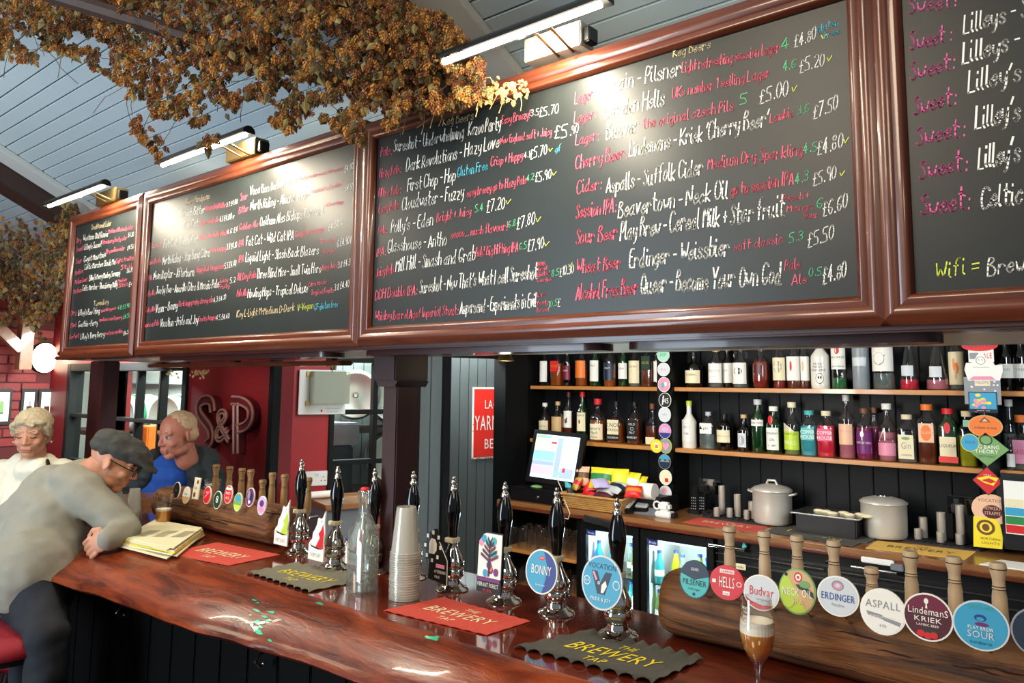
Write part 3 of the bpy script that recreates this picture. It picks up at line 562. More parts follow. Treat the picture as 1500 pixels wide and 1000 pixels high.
# ================================================================ PICTURE LIGHTS
def pic_light(label, bx0, bx1, by, tx0, ty0, tx1, ty1):
    a = at(tx0, ty0, Y=1.30); b = at(tx1, ty1, Y=1.30); z = (a.z+b.z)/2
    p = at(bx0, by, Y=1.47).x; q = at(bx1, by, Y=1.47).x
    t = thing('picture_light', label, 'lamp', ((p+q)/2, 1.5, GZ1+.012), 'picture lights over the chalkboards')
    mb('brass' if bx0 < 700 else 'aluminium_pot').box((p, 1.47, GZ1+.012), (q, 1.53, GZ1+.075), .003).build('wall_box', t, smooth=40)
    mb('black_plastic').box((q, 1.48, GZ1+.02), (q+.02, 1.52, GZ1+.06), .003).build('switch', t)
    for f in (.55, .8):
        x = p+(q-p)*f; mb('brass').tube([(x, 1.5, GZ1+.07), (x, 1.49, z+.02), (x, 1.40, z+.045), (x, 1.32, z+.03)], .004, 6).build('arm', t, smooth=60)
    # half-round shade above the tube
    pr = [(.022*cos(radians(k)), .022*sin(radians(k))) for k in range(-10, 191, 20)]
    vs = []; 
    for x in (a.x-.02, b.x+.02): vs += [(x, 1.30+y_, z+.004+z_) for y_, z_ in pr]
    n_ = len(pr); m = MB().use('black_plastic').add(vs, [(i, i+1, n_+i+1, n_+i) for i in range(n_-1)]+[tuple(range(n_)), tuple(range(n_, 2*n_))[::-1]]); m.build('shade', t, smooth=60)
    mb('tube_light').tube([(a.x, 1.30, z), (b.x, 1.30, z)], .008, 10).build('tube', t, smooth=60)
    L = b.x-a.x
    area('tube_glow', ((a.x+b.x)/2, 1.30, z-.012), ((a.x+b.x)/2, 1.52, z-.32), L, .02, 24*L, (1, .88, .68))
pic_light('short picture light nearest the left end, above the small chalkboard', 140, 168, 295, 72, 303, 152, 271)
pic_light('brass picture light above the second chalkboard, its end in the hops', 330, 372, 235, 238, 240, 360, 199)
pic_light('long bright picture light on a steel box above the largest chalkboard', 767, 850, 90, 650, 89, 880, 8)
# ================================================================ BAR
bar = thing('bar_counter', 'long bar with glossy red-brown live-edge timber front and dark panelling below', 'bar', (-1.8, 1.5, 0))
mb('bar_top_varnish').box((-3.75, 1.34, 1.035), (.85, 1.86, 1.08), .004).build('counter_top', bar)
def live_edge():
    m = MB().use('bar_varnish'); nx = 90; prof = [(.0, .0), (-.012, -.001), (-.05, -.008), (-.10, -.022), (-.15, -.042), (-.185, -.060), (-.205, -.075), (-.21, -.088), (-.195, -.10), (-.12, -.108), (0, -.11)]
    vs = []
    for i in range(nx+1):
        x = -3.75+4.6*i/nx; wob = .016*mnoise.noise(V((x*2.1, 3, 0)))+.006*mnoise.noise(V((x*9, 1, 0)))
        ed = 1.19+.083*(x+1.36)-1.345+.21
        for k, (y, z) in enumerate(prof):
            f = min(1, abs(y)/.2); nz_ = .004*mnoise.noise(V((x*7, y*14, 5)))
            vs.append((x, 1.352+y*(1-ed/.21*0)+ed*f+wob*f*1.4, 1.083+z+nz_*f))
    n_ = len(prof)
    m.add(vs, [(i*n_+k, (i+1)*n_+k, (i+1)*n_+k+1, i*n_+k+1) for i in range(nx) for k in range(n_-1)]+[tuple(range(n_)), tuple(nx*n_+k for k in range(n_))[::-1]])
    return m.build('live_edge_slab', bar, smooth=70)
slab = live_edge()
from mathutils.bvhtree import BVHTree
bvh = BVHTree.FromPolygons([v_.co.copy() for v_ in slab.data.vertices], [tuple(f_.vertices) for f_ in slab.data.polygons])
for cx, cy, n_, sp in ((385, 908, 16, 20), (402, 930, 12, 14), (372, 898, 10, 12), (640, 945, 12, 9), (468, 898, 3, 5)):
    m = MB().use('turquoise_resin')
    for k in range(n_):
        p = at(cx+random.gauss(0, sp*.5), cy+random.gauss(0, sp*.45), Z=1.055); q = .0075*random.uniform(.3, 1.2); el = random.uniform(1, 3); ph = random.uniform(0, 6); pts = []
        for a in range(9):
            an = a/9*2*pi; rr = q*random.uniform(.6, 1.2); x_, y_ = p.x+cos(an)*rr*el, p.y+sin(an)*rr*.7
            hit, nr, _, _ = bvh.ray_cast(V((x_, y_, 2))-wl(bar), V((0, 0, -1)))
            if hit is not None and nr.z < 0: nr = -nr
            if hit is None: pts = []; break
            pts.append(hit+wl(bar)+nr*.0012)
        if pts: m.add(pts, [tuple(range(len(pts)))])
    m.build('turquoise_inlay', bar, label='turquoise resin filling in the timber', kind='stuff')
mb('bar_front').box((-3.72, 1.30, 0), (.85, 1.36, 1.035)).build('front_panel', bar)
x = -3.70
while x < .8:
    mb('bar_front').box((x, 1.288, .06), (x+.145, 1.30, .965), .003).build('panel_board', bar); x += .15
mb('black_paint').box((-3.72, 1.80, 0), (.85, 1.84, 1.035)).build('rear_panel', bar)
mb('counter_wood').box((-3.98, 1.30, 1.06), (-3.75, 1.92, 1.115), .006).build('end_shelf', bar)
mb('black_paint').box((-3.94, 1.34, 0), (-3.76, 1.88, 1.06)).build('end_panel', bar)
for x_, y_ in ((192, 893), (397, 962), (84, 975)):
    p = at(x_, y_, Y=1.285)
    h_ = mb('chrome').tube([(p.x, 1.288, p.z+.02), (p.x, 1.25, p.z+.018), (p.x, 1.235, p.z), (p.x, 1.25, p.z-.016), (p.x, 1.262, p.z-.012)], .004, 6).ball((p.x, 1.262, p.z-.012), .006, 8, 6).lathe([(.014, 0), (.014, -.004)], (p.x, 1.288, p.z+.02), 12, YA).build('coat_hook', bar, smooth=50)
# ---------------------------------------------------------------- towels
def towel(label, cs, z, mt, ink, words, wavy=.004, back=False, tc=None, scal=0, group='bar towels'):
    "cs = far-left, far-right, near-right, near-left pixel corners"
    P = [at(x, y, Z=z) for x, y in cs]; nx, ny = 36, 14; c = sum(P, V())/4
    t = thing('bar_towel', label, 'towel', (c.x, c.y, z), group)
    def srf(u, v, lift=0):
        p = P[3]*(1-u)*(1-v)+P[2]*u*(1-v)+P[1]*u*v+P[0]*(1-u)*v
        e = min(1, max(0, .14-min(v, 1-v))/.14); ee = min(1, max(0, .06-min(u, 1-u))/.06)
        k = abs(math.sin(u*pi*9))*e+abs(math.sin(v*pi*4))*ee*.6
        out = (.5-v)*2
        q = V((p.x, p.y, z+.0022+wavy*k+lift)); 
        if scal: q += (P[3]-P[0]).normalized()*(scal*math.sin(u*pi*18)*e*(1 if out > 0 else -1))
        return q
    vs = []; 
    for j in range(ny+1):
        for i in range(nx+1): vs.append(srf(i/nx, j/ny))
    nn_ = len(vs); vs += [V((p.x, p.y, p.z-.0018)) for p in vs]
    fs = [(j*(nx+1)+i, j*(nx+1)+i+1, (j+1)*(nx+1)+i+1, (j+1)*(nx+1)+i) for j in range(ny) for i in range(nx)]
    fs += [tuple(a+nn_ for a in f[::-1]) for f in fs]
    rim = [i for i in range(nx+1)]+[j*(nx+1)+nx for j in range(1, ny+1)]+[ny*(nx+1)+i for i in range(nx-1, -1, -1)]+[j*(nx+1) for j in range(ny-1, 0, -1)]
    fs += [(rim[i], nn_+rim[i], nn_+rim[(i+1) % len(rim)], rim[(i+1) % len(rim)]) for i in range(len(rim))]
    MB().use(mt).add(vs, fs).build('cloth', t, smooth=60)
    m = MB().use(ink); W = (P[2]-P[3]).length; Hh = (P[0]-P[3]).length
    for s_, u0, v0, hh, ww in words:
        vv, ff, L = layout(s_); k = hh/.72
        m.add([srf(u0+(x-L/2)*ww/L, v0+y*k, .0012) for x, y in vv], ff)
    m.build('printed_lettering', t); return t
BW = [('THE', .5, .70, .12, .14), ('BREWERY', .5, .38, .26, .68), ('TAP', .5, .17, .13, .16)]
towel('red bar towel lying near the chrome pumps in the middle of the bar', [(648, 876), (777, 911), (713, 931), (562, 895)], 1.08, 'towel_red', 'print_cream', BW, .002)
towel('dark grey bar towel with wavy edges at the bar front, left of the right log', [(862, 926), (1032, 967), (955, 1003), (752, 950)], 1.08, 'towel_grey', 'print_yellow', BW, .011, scal=.003)
towel('red bar towel at the left, beside the newspapers', [(318, 795), (410, 813), (335, 829), (238, 811)], 1.08, 'towel_red', 'print_cream', BW[1:], .001)
towel('olive grey bar towel with wavy edges below the leftmost pumps', [(432, 826), (548, 848), (452, 868), (362, 840)], 1.08, 'towel_olive', 'print_yellow', BW[1:], .008, scal=.004)
towel('small red towel tucked behind the leftmost pumps on the bar', [(455, 798), (492, 806), (475, 815), (432, 806)], 1.08, 'towel_red', 'print_cream', [('TAP', .5, .4, .2, .3)], .001)
towel('red bar towel on the back counter below the left steel pot', [(1026, 758), (1126, 772), (1110, 780), (1000, 765)], ZC, 'towel_red', 'print_cream', BW[:2], 0, group='bar towels on the back counter')
towel('dark grey bar towel on the back counter in front of the black tray', [(1150, 768), (1272, 790), (1248, 802), (1120, 779)], ZC, 'towel_grey', 'print_yellow', BW[1:2], .004, scal=.003, group='bar towels on the back counter')
towel('yellow bar towel on the back counter below the steel measures', [(1285, 792), (1430, 808), (1414, 820), (1268, 803)], ZC, 'towel_yellow', 'print_brown', BW[:2], 0, group='bar towels on the back counter')
# ---------------------------------------------------------------- newspapers and what stands on the bar
t = thing('newspaper_pile', 'pile of folded newspapers on the bar beside the man in the cap', 'newspapers', at(240, 790, Z=1.083))
cs = [at(228, 771, Z=1.083), at(300, 785, Z=1.083), at(252, 803, Z=1.083), at(172, 801, Z=1.083)]
for k in range(7):
    c = sum(cs, V())/4; a_ = random.uniform(-.05, .05); s_ = 1-.012*k; q = [c+(p-c)*s_ for p in cs]; q = [V((c.x+(p.x-c.x)*cos(a_)-(p.y-c.y)*sin(a_), c.y+(p.x-c.x)*sin(a_)+(p.y-c.y)*cos(a_), 1.085+.0045*k)) for p in q]
    e1 = q[1]-q[0]; e2 = q[3]-q[0]; e1.z = e2.z = 0
    MB().use('paper' if k != 3 else 'yellow').prism([(0, 0), (1, 0), (1, 1), (0, 1)], q[0], e1, e2, .004, ZA).build('newspaper', t)
m = MB().use('black')
o_ = cs[3]+(cs[0]-cs[3])*.55+(cs[2]-cs[3])*.15; uu = (cs[2]-cs[3]).normalized(); vv = (cs[0]-cs[3]).normalized(); vv = (vv-uu*vv.dot(uu)).normalized()
for r in range(9):
    for c_ in range(3):
        p = cs[3]+uu*(.04+c_*.07)+vv*(.03+r*.013); MB.add(m, [V((p.x, p.y, 1.118)), V((p.x, p.y, 1.118))+uu*.05*random.uniform(.6, 1), V((p.x, p.y, 1.118))+uu*.05+vv*.004, V((p.x, p.y, 1.118))+vv*.004], [(0, 1, 2, 3)])
m.build('print_columns', t)
def pint(label, px, py, level, liq, h=.145, r=.038):
    p = at(px, py, Z=1.08); t = thing('pint_glass', label, 'glass', p)
    pr = [(r*.72, 0), (r*.76, h*.3), (r*.92, h*.68), (r, h*.75), (r*.95, h*.82), (r*.98, h)]
    MB().use('glass_clear').lathe(pr+[(a*.93, b_) for a, b_ in pr[::-1][:-1]]+[(r*.65, .006)], p, 24, cap=False).lathe([(r*.72, 0), (r*.66, .006)], p, 24).build('glass', t, smooth=50)
    MB().use(liq).lathe([(r*.66, .007), (r*.70, h*.3), (r*.80, level)], p, 20).build('beer', t, smooth=50)
    MB().use('foam').lathe([(r*.80, level), (r*.82, level+.007)], p, 20).build('foam', t, smooth=50)
pint('half-full pint of golden beer beside the newspapers', 238, 776, .078, 'liquid_beer')
pint('pint of dark beer standing behind the left row of taps', 309, 748, .115, 'liquid_stout')
# tulip glass in front of the right log
p = at(1111, 1013, Z=1.08); t = thing('tulip_glass', 'stemmed tulip glass of amber beer standing before the right log', 'glass', p)
s_ = .001326
pr = [(.030, 0), (.031, .002), (.012, .006), (.0052, .012), (.0048, .030), (.0065, .040), (.0095, .055), (.0185, .066), (.029, .084), (.0345, .108), (.034, .130), (.031, .155), (.0300, .180)]
pr = [(a, b_*1.0) for a, b_ in pr]
MB().use('glass_clear').lathe(pr+[(a-.0014, b_) for a, b_ in pr[::-1][:6]]+[(.004, .058)], p, 32, cap=False).lathe([(.030, 0), (.001, .0005)], p, 32).build('glass', t, smooth=60)
MB().use('liquid_beer').lathe([(.003, .058), (.0085, .060), (.0175, .068), (.0276, .085), (.0330, .108), (.0331, .114)], p, 28).build('beer', t, smooth=60)
MB().use('foam').lathe([(.0331, .114), (.0328, .126), (.0318, .137), (.02, .1355)], p, 28).build('foam', t, smooth=60)
m = MB().use('white')
for k, wd in ((0, .026), (1, .012), (2, .018), (3, .012), (4, .024)): m.text('BREW' if k != 1 else 'TAP', p+V((-.009, -.0322, .163-k*.008)), V((.95, -.3, 0)), ZA, .005, wd*.8, bend=.03)
m.build('printed_crest', t)
# upside-down plastic cups
b0 = at(592, 876, Z=1.08)
t = thing('plastic_cup', 'clear plastic cup in the tall upturned stack beside the glass bottle', 'cup', b0, 'upturned plastic cups in the tall stack')
MB().use('plastic_cup').lathe([(.0415, 0), (.0440, .0015), (.0440, .0035), (.0405, .005), (.0285, .124), (.0275, .127), (.002, .127), (.002, .1255), (.0265, .1255), (.0385, .0065), (.0405, .001)], b0, 28, cap=False).build('cup_body', t, smooth=40)
for k in range(1, 20):
    c = copy_tree(t); c.location = b0+V((random.uniform(-.0012, .0012), random.uniform(-.0008, .0008), .0066*k))
    if k == 19: c['label'] = 'topmost plastic cup of the tall upturned stack, its whole body showing'
b1 = at(195, 763, Z=1.08)
t2 = copy_tree(t); t2.location = b1; t2.scale = (.75, .75, .75); t2['label'] = 'clear plastic cup in the short stack behind the arm of the man in the cap'; t2['group'] = 'upturned plastic cups in the short stack'
for k in range(1, 8):
    c = copy_tree(t2); c.location = b1+V((0, 0, .0060*k))
    if k == 7: c['label'] = 'topmost plastic cup of the short stack behind the arm in grey'
# square swing-top water bottle
p = at(530, 866, Z=1.08); t = thing('glass_bottle', 'clear square glass bottle with a red-rimmed stopper standing beside the cup stack', 'bottle', p)
MB().use('glass_thick').lathe([(.034, 0), (.038, .006), (.038, .15), (.036, .172), (.024, .200), (.0145, .225), (.0135, .262), (.0160, .266), (.0160, .285), (.0145, .287)], p, 24, sq=(5, 1, 1)).build('bottle_body', t, smooth=50)
MB().use('glass_thick').lathe([(.032, .008), (.0345, .145), (.030, .172), (.020, .198), (.0115, .222)], p, 20, sq=(5, 1, 1)).build('inner_wall', t, smooth=50)
MB().use('red').lathe([(.0135, .287), (.0135, .292), (.010, .296)], p, 16).build('stopper', t, smooth=50)
MB().use('chrome_soft').tube([p+V((-.017, 0, .25)), p+V((-.018, 0, .285)), p+V((0, 0, .298)), p+V((.018, 0, .285)), p+V((.017, 0, .25))], .0013, 5).build('wire_clip', t, smooth=60)
p = at(507, 813, Z=1.08); t = thing('sugar_packet', 'small white packet with a blue top behind the second pump', 'packet', p)
mb('white').box((p.x-.018, p.y-.014, p.z), (p.x+.018, p.y+.014, p.z+.052), .004).build('packet', t, smooth=40)
mb('blue').box((p.x-.0185, p.y-.0145, p.z+.048), (p.x+.0185, p.y+.0145, p.z+.062), .006).build('twisted_top', t, smooth=40)
# ---------------------------------------------------------------- badge builder
def ellipse_badge(par, name, c, rx, rz, face, deco=(), tilt=.15, rim='white', shape=None):
    "flat plate facing -Y, leaning back; deco = (kind, colour, args...)"
    u = XA; v = V((0, sin(tilt), cos(tilt))); n = u.cross(v); pts = shape or circ(32, 1, 1)
    pts = [(x*rx, y*rz) for x, y in pts]
    b = MB().use(rim).prism(pts, c, u, v, .005, n).build(name, par)
    o = c+n*.005
    if face: MB().use(face).prism([(x*.93, y*.93) for x, y in pts], o, u, v, .0006, n).build('face', b)
    o = o+n*.0007; m = MB()
    for k, d in enumerate(deco):
        e = n*(.00012*k)
        if d[0] == 't':
            _, col, s_, x, y, h, w_ = d; m.use(col).text(s_, o+u*(x*rx)+v*(y*rz)+e, u, v, h*rz, w_*rx)
        elif d[0] == 'e':
            _, col, x, y, a, b_ = d; m.use(col).add([o+e+u*(x*rx+a*rx*cos(2*pi*i/16))+v*(y*rz+b_*rz*sin(2*pi*i/16)) for i in range(16)], [tuple(range(16))])
        elif d[0] == 'p':
            _, col, q = d; m.use(col).add([o+e+u*(x*rx)+v*(y*rz) for x, y in q], [tuple(range(len(q)))])
    if deco: m.build('artwork', b)
    return b
SEG = lambda a, b, k=12: [(cos(radians(a+(b-a)*i/k))*.93, sin(radians(a+(b-a)*i/k))*.93) for i in range(k+1)]
# ---------------------------------------------------------------- hand pumps
def pump(label, px, py, badge, tall=.32, light=True, spout=1):
    p = at(px, py, Z=1.08); t = thing('hand_pump', label, 'beer pump', p, 'chrome hand pumps along the bar'); k = tall/.32
    MB().use('chrome').lathe([(.049, 0), (.050, .003), (.046, .007), (.036, .010), (.034, .014), (.026, .018), (.024, .030), (.028, .034)], p, 32).build('base_flange', t, smooth=50)
    MB().use('chrome').lathe([(.028, .034), (.033, .040), (.034, .060), (.030, .064)], p, 28).build('band', t, smooth=50)
    MB().use('chrome').lathe([(.030, .064), (.035, .072), (.034, .084), (.026, .100), (.017, .118), (.013, .130), (.016, .136), (.012, .142)], p, 28).build('dome', t, smooth=60)
    MB().use('cream_plastic').box((p.x-.016, p.y-.020, p.z+.136), (p.x+.016, p.y+.016, p.z+.150), .002).build('clip_bracket', t)
    MB().use('ebony').lathe([(.012, .142), (.0135, .160), (.0165, .190), (.0215, .220), (.0225, .238), (.019, .262), (.0125, .282), (.010, .290)], p, 24).build('handle', t, smooth=60)
    MB().use('chrome').lathe([(.0115, .286), (.0125, .292), (.008, .298), (.006, .302), (.0085, .306), (.0095, .311), (.0075, .316), (.004, .319), (.0055, .323), (.003, .327)], p, 18).build('finial', t, smooth=60)
    if spout: MB().use('brass').tube([p+V((-.02, .03, .035))]+[p+V((-.02-.022*sin(a/8*pi), .04+.01*a/8, .05+.022*cos(a/8*pi)*-1+.01)) for a in range(9)], .0045, 8).build('spout', t, smooth=60)
    if badge: badge(t, p)
    return t
def heart(c, col):
    return None
def b_disc(face, deco, c=(0, -.062, .135), rx=.052, rz=.052, rim='white'):
    return lambda t, p: ellipse_badge(t, 'pump_clip', p+V(c), rx, rz, face, deco, .10, rim)
pump('hand pump at the right end of the row with a blue round VOCATION clip', 905, 931, b_disc('skyblue', [('t', 'navy', 'VOCATION', 0, .50, .20, 1.35), ('e', 'white', -.72, .0, .17, .17), ('e', 'skyblue', -.72, 0, .14, .14), ('t', 'white', '4.4', -.72, -.05, .12, .2), ('e', 'white', .72, 0, .17, .17), ('e', 'skyblue', .72, 0, .14, .14),
    ('p', 'navy', [(-.50, .40), (-.22, .40), (-.05, -.02), (.18, .40), (.48, .40), (.18, -.42), (-.18, -.42)]), ('p', 'pink', [(-.46, .36), (-.36, .38), (-.2, .1), (-.28, .05)]), ('p', 'white', [(.02, -.08), (.2, .1), (.28, -.1), (.12, -.36), (0, -.36)]), ('e', 'white', -.12, -.02, .06, .06), ('e', 'black', -.12, -.02, .03, .03), ('t', 'white', 'PRIDE & JOY', 0, -.66, .13, 1.0)], (-.0, -.066, .137), .057, .062, 'lightgrey'))
pump('hand pump with a blue round BONNY clip, second from the right end of the row', 815, 898, b_disc('skyblue', [('p', 'deepblue', [(.1, -.92)]+SEG(-80, 80)+[(.1, .92), (.35, .3), (.3, -.3)]), ('e', 'red', 0, .60, .18, .10), ('t', 'white', 'VAUX', 0, .57, .08, .25), ('t', 'white', 'BONNY', 0, -.12, .42, 1.25), ('t', 'white', 'blonde beer', 0, -.62, .08, .6)], (0, -.062, .118), .052, .056))
def clip_forest(t, p):
    c = p+V((-.002, -.055, .115)); sh = [(-1, -1), (1, -1), (1, 1), (-.35, 1), (-.62, .93), (-.72, .8), (-.9, .7), (-1, .5)]
    R_ = random.Random(3); de = [('p', 'white', [(-.95, -.5), (.95, -.5), (.95, .96), (-.35, .96), (-.6, .9), (-.9, .66), (-.95, .5)])]
    for k in range(16): de.append(('e', R_.choice(['skyblue', 'purple', 'orange', 'teal', 'pink', 'peach']), R_.uniform(-.75, .75), R_.uniform(-.4, .82), .2, .13))
    for k in range(5):
        s2 = .2+.13*k; de += [('p', R_.choice(['purple', 'navy', 'plum']), [(0, .8-s2*1.1), (-s2, 1.0-s2*1.1), (-s2, 1.1-s2*1.1), (0, .9-s2*1.1), (s2, 1.1-s2*1.1), (s2, 1.0-s2*1.1)])]
    de += [('p', 'navy', [(-.05, -.45), (.05, -.45), (.05, .7), (-.05, .7)]), ('p', 'purple', [(-.95, -.5), (.95, -.5), (.95, -.62), (-.95, -.62)]), ('t', 'white', 'VIBRANT FOREST', 0, -.80, .14, 1.75), ('t', 'red', 'PUPA', 0, -.97, .10, .7)]
    ellipse_badge(t, 'pump_clip', c, .044, .080, 'black', de, .06, 'black', sh)
pump('hand pump with a rectangular multicoloured VIBRANT FOREST clip', 738, 881, clip_forest)
def clip_sun(t, p):
    c = p+V((-.008, -.058, .105)); sh = [(-.55, -.9), (1, -1), (1, -.1), (.35, .55), (.35, .8), (.1, .7), (0, 1), (-.2, 1), (-.25, .72), (-.6, .85), (-.55, .5), (-1, .45), (-1, .2), (-.6, .15), (-.85, -.2), (-.5, -.15)]
    de = [('p', 'white', [(-.55, .05), (-.1, .05), (.08, .2), (.08, .45), (-.1, .62), (-.4, .62), (-.55, .45)])]
    for a in range(0, 360, 45):
        x, y = -.24+.62*cos(radians(a)), .33+.52*sin(radians(a)); de.append(('p', 'white', [(x-.09, y-.07), (x+.09, y-.07), (x+.09, y+.07), (x-.09, y+.07)]))
    de += [('p', 'pink', [(.1, -.42), (.8, -.42), (.8, -.28), (.1, -.28)]), ('t', 'white', 'AFTERBURN', .45, -.62, .12, .9), ('t', 'white', 'PALE', .25, -.8, .1, .4)]
    ellipse_badge(t, 'pump_clip', c, .050, .075, None, de, .04, 'black', sh)
    MB().use('white').tube([c+V((-.0-.0, -.007, 0))+V((.050*.35, 0, .075*.55)), c+V((.050, -.007, -.0075)), c+V((.050, -.007, -.075))], .0012, 4).build('clip_edge', t)
pump('hand pump with a black clip showing a white pixel sun', 662, 863, clip_sun)
pump('hand pump standing behind the tall stack of plastic cups, no clip showing', 602, 846, None)
def clip_cat(col, nm):
    def f(t, p):
        c = p+V((-.012, -.06, .112)); sh = [(-1, -1), (1, -1), (1, -.45), (.9, -.3), (1, .1), (.85, .5), (.9, .98), (.6, .7), (.35, .62), (0, .66), (-.1, .4), (-.3, .2), (-.55, .05), (-.6, -.2), (-.85, -.3), (-1, -.42)]
        de = [('p', col, [(.95, -.5), (.88, -.3), (.92, .1), (.72, .45), (.5, .2), (.2, .05), (.4, -.1), (.15, -.3), (-.1, -.5), (.3, -.52)]), ('p', 'black', [(-.85, -.38), (-.6, -.5), (.2, -.56), (.95, -.52), (.2, -.5), (-.6, -.44)]), ('t', 'grey', nm, 0, -.86, .15, 1.4), ('e', 'black', .55, .55, .05, .03)]
        ellipse_badge(t, 'pump_clip', c, .040, .080, None, de, .05, 'white', sh)
    return f
pump('leftmost hand pump with a white cat clip in lime yellow', 437, 808, clip_cat('lime', 'FAT CAT'))
pump('hand pump with a white cat clip in crimson, second from the left', 490, 831, clip_cat('red', 'TOM CAT'))
pump('hand pump standing behind the square glass bottle', 545, 838, clip_cat('red', 'TABBY'))
# ---------------------------------------------------------------- logs
def log(label, x0, x1, yc, ry, rz, seed):
    n = 90; seg = 56; vs = []; L = x1-x0; cz = 1.08+rz*.97
    for i in range(n+1):
        x = x0+L*i/n; e = min(1, (i+.15)/1.5, (n-i+.15)/1.5); tap = .90+.10*e
        for k in range(seg):
            a = 2*pi*k/seg; c_, s_ = cos(a), sin(a)
            q = 1+.08*mnoise.noise(V((x*2.2, c_*1.5, s_*1.5+seed)))+.055*mnoise.noise(V((x*2.0, c_*7, s_*7+seed)))+.025*mnoise.noise(V((x*14, c_*9, s_*9+seed)))
            kk = (abs(c_)**3+abs(s_)**3)**(-1/3)*.96
            z = cz+s_*rz*q*kk*tap
            vs.append((x, yc+c_*ry*q*kk*tap, max(z, 1.081)))
    fs = [(i*seg+k, i*seg+(k+1) % seg, (i+1)*seg+(k+1) % seg, (i+1)*seg+k) for i in range(n) for k in range(seg)]
    fs += [tuple(range(seg))[::-1], tuple(n*seg+k for k in range(seg))]
    t = thing('tap_log', label, 'log', ((x0+x1)/2, yc, 1.08), 'split logs that carry the beer taps')
    MB().use('log_bark').add(vs, fs).build('timber', t, smooth=80)
    m = MB().use('darkbrown'); R_ = random.Random(seed)
    for k in range(14):
        xs = R_.uniform(x0+.05, x1-.2); ln = R_.uniform(.06, .3); a = R_.uniform(pi*.95, pi*1.05)+(R_.uniform(-.75, .35)); pts = []
        for j in range(7):
            xx = xs+ln*j/6; a2 = a+R_.uniform(-.03, .03); c_, s_ = cos(a2), -sin(a2); q = 1+.05*mnoise.noise(V((xx*2.2, c_*1.5, s_*1.5+seed)))+.030*mnoise.noise(V((xx*2.0, c_*7, s_*7+seed)))
            kk = (abs(c_)**3+abs(s_)**3)**(-1/3)*.96; pts.append((xx, yc+c_*ry*q*kk, cz+s_*rz*q*kk))
        m.tube(pts, [.0004, .0014, .002, .0022, .002, .0014, .0004], 5)
    m.build('cracks', t, smooth=60)
    m = MB().use('darkbrown')
    for k in range(9):
        xx = R_.uniform(x0+.05, x1-.05); a = pi+R_.uniform(-.6, .6); m.ball((xx, yc+cos(a)*ry*.965, cz-sin(a)*rz*.965), (.009*R_.uniform(.4, 1.3), .003, .007*R_.uniform(.4, 1.2)), 8, 5)
    m.build('knots', t, smooth=60)
    return t
log('long split log on the right half of the bar carrying eight big round tap badges', -.935, .75, 1.765, .085, .078, 11)
log('shorter split log on the left half of the bar carrying small oval tap badges', -3.40, -2.50, 1.70, .085, .070, 23)
def tap(label, hx, yb, ztop, short, bx, by, bz, rx, rz, face, deco, grp, rim='white', shape=None, dark=False, handle=True):
    t = thing('beer_tap', label, 'beer tap', (bx, yb, 1.08), grp)
    if handle:
        zt_ = ztop-(.035 if short else 0); zb_ = ztop-.135; p = V((hx, yb+.02, 0)); H = zt_-zb_
        MB().use('tap_wood_dark' if dark else 'tap_wood').lathe([(.0115, zb_), (.0145, zb_+H*.12), (.0135, zb_+H*.50), (.0115, zb_+H*.60), (.0125, zb_+H*.62), (.0112, zb_+H*.64), (.0122, zb_+H*.66), (.0110, zb_+H*.68), (.0115, zb_+H*.76), (.0150, zt_-.016), (.0155, zt_-.006), (.0135, zt_)], p, 20).build('handle', t, smooth=45)
        MB().use('darkbrown').lathe([(.01275, zb_+H*.615), (.01275, zb_+H*.625)], p, 20, cap=False).lathe([(.0125, zb_+H*.655), (.0125, zb_+H*.665)], p, 20, cap=False).lathe([(.0157, zt_-.013), (.0157, zt_-.011)], p, 20, cap=False).build('turned_rings', t)
        MB().use('chrome').lathe([(.009, zb_-.03), (.011, zb_-.012), (.009, zb_)], p, 14).tube([p+V((0, -.01, zb_-.02)), p+V((0, .05, zb_-.02)), p+V((0, .07, zb_-.035)), p+V((0, .07, zb_-.075))], .006, 8).build('spout', t, smooth=60)
    MB().use('chrome').tube([(bx, by+.09, 1.19), (bx, by+.012, bz-rz*.75), (bx, by+.008, bz)], .003, 6).build('badge_stem', t, smooth=60)
    ellipse_badge(t, 'tap_badge', V((bx, by, bz)), rx, rz, face, deco, .12, rim, shape)
GR = 'wooden-handled taps on the right log'
HX = [at(x, y, Y=1.83).x for x, y in ((1066, 790), (1117, 790), (1165, 795), (1219, 805), (1275, 845), (1333, 820), (1396, 830), (1461, 840))]
ZT = 1.336
tap('beer tap with a dark and turquoise PILSENER badge, leftmost on the right log', HX[0], 1.82, ZT, 0, -.804, 1.62, 1.252, .037, .041, 'teal', [('p', 'navy', [(-.93, .25), (0, -.02), (.93, .25)]+SEG(15, 165)), ('t', 'white', 'GRAIN', 0, .45, .16, .5), ('t', 'navy', 'PILSENER', 0, -.30, .30, 1.55), ('t', 'navy', 'craft lager', 0, -.55, .12, .8), ('e', 'navy', 0, -.76, .10, .08)], GR, 'navy')
tap('beer tap with a red CAMDEN HELLS badge', HX[1], 1.82, ZT, 0, -.728, 1.62, 1.258, .039, .036, 'red', [('p', 'white', [(-.42, .52), (.42, .52), (.42, .74), (-.42, .74)]), ('t', 'red', 'CAMDEN', 0, .56, .14, .74), ('t', 'white', 'HELLS', 0, -.28, .62, .92), ('e', 'white', .72, .0, .15, .15), ('e', 'red', .72, 0, .11, .11), ('p', 'white', [(-.85, -.1), (-.63, -.1), (-.63, .1), (-.85, .1)]), ('p', 'white', [(-.2, -.72), (.2, -.72), (.2, -.5), (-.2, -.5)]), ('t', 'red', 'LAGER', 0, -.67, .1, .3)], GR, 'red')
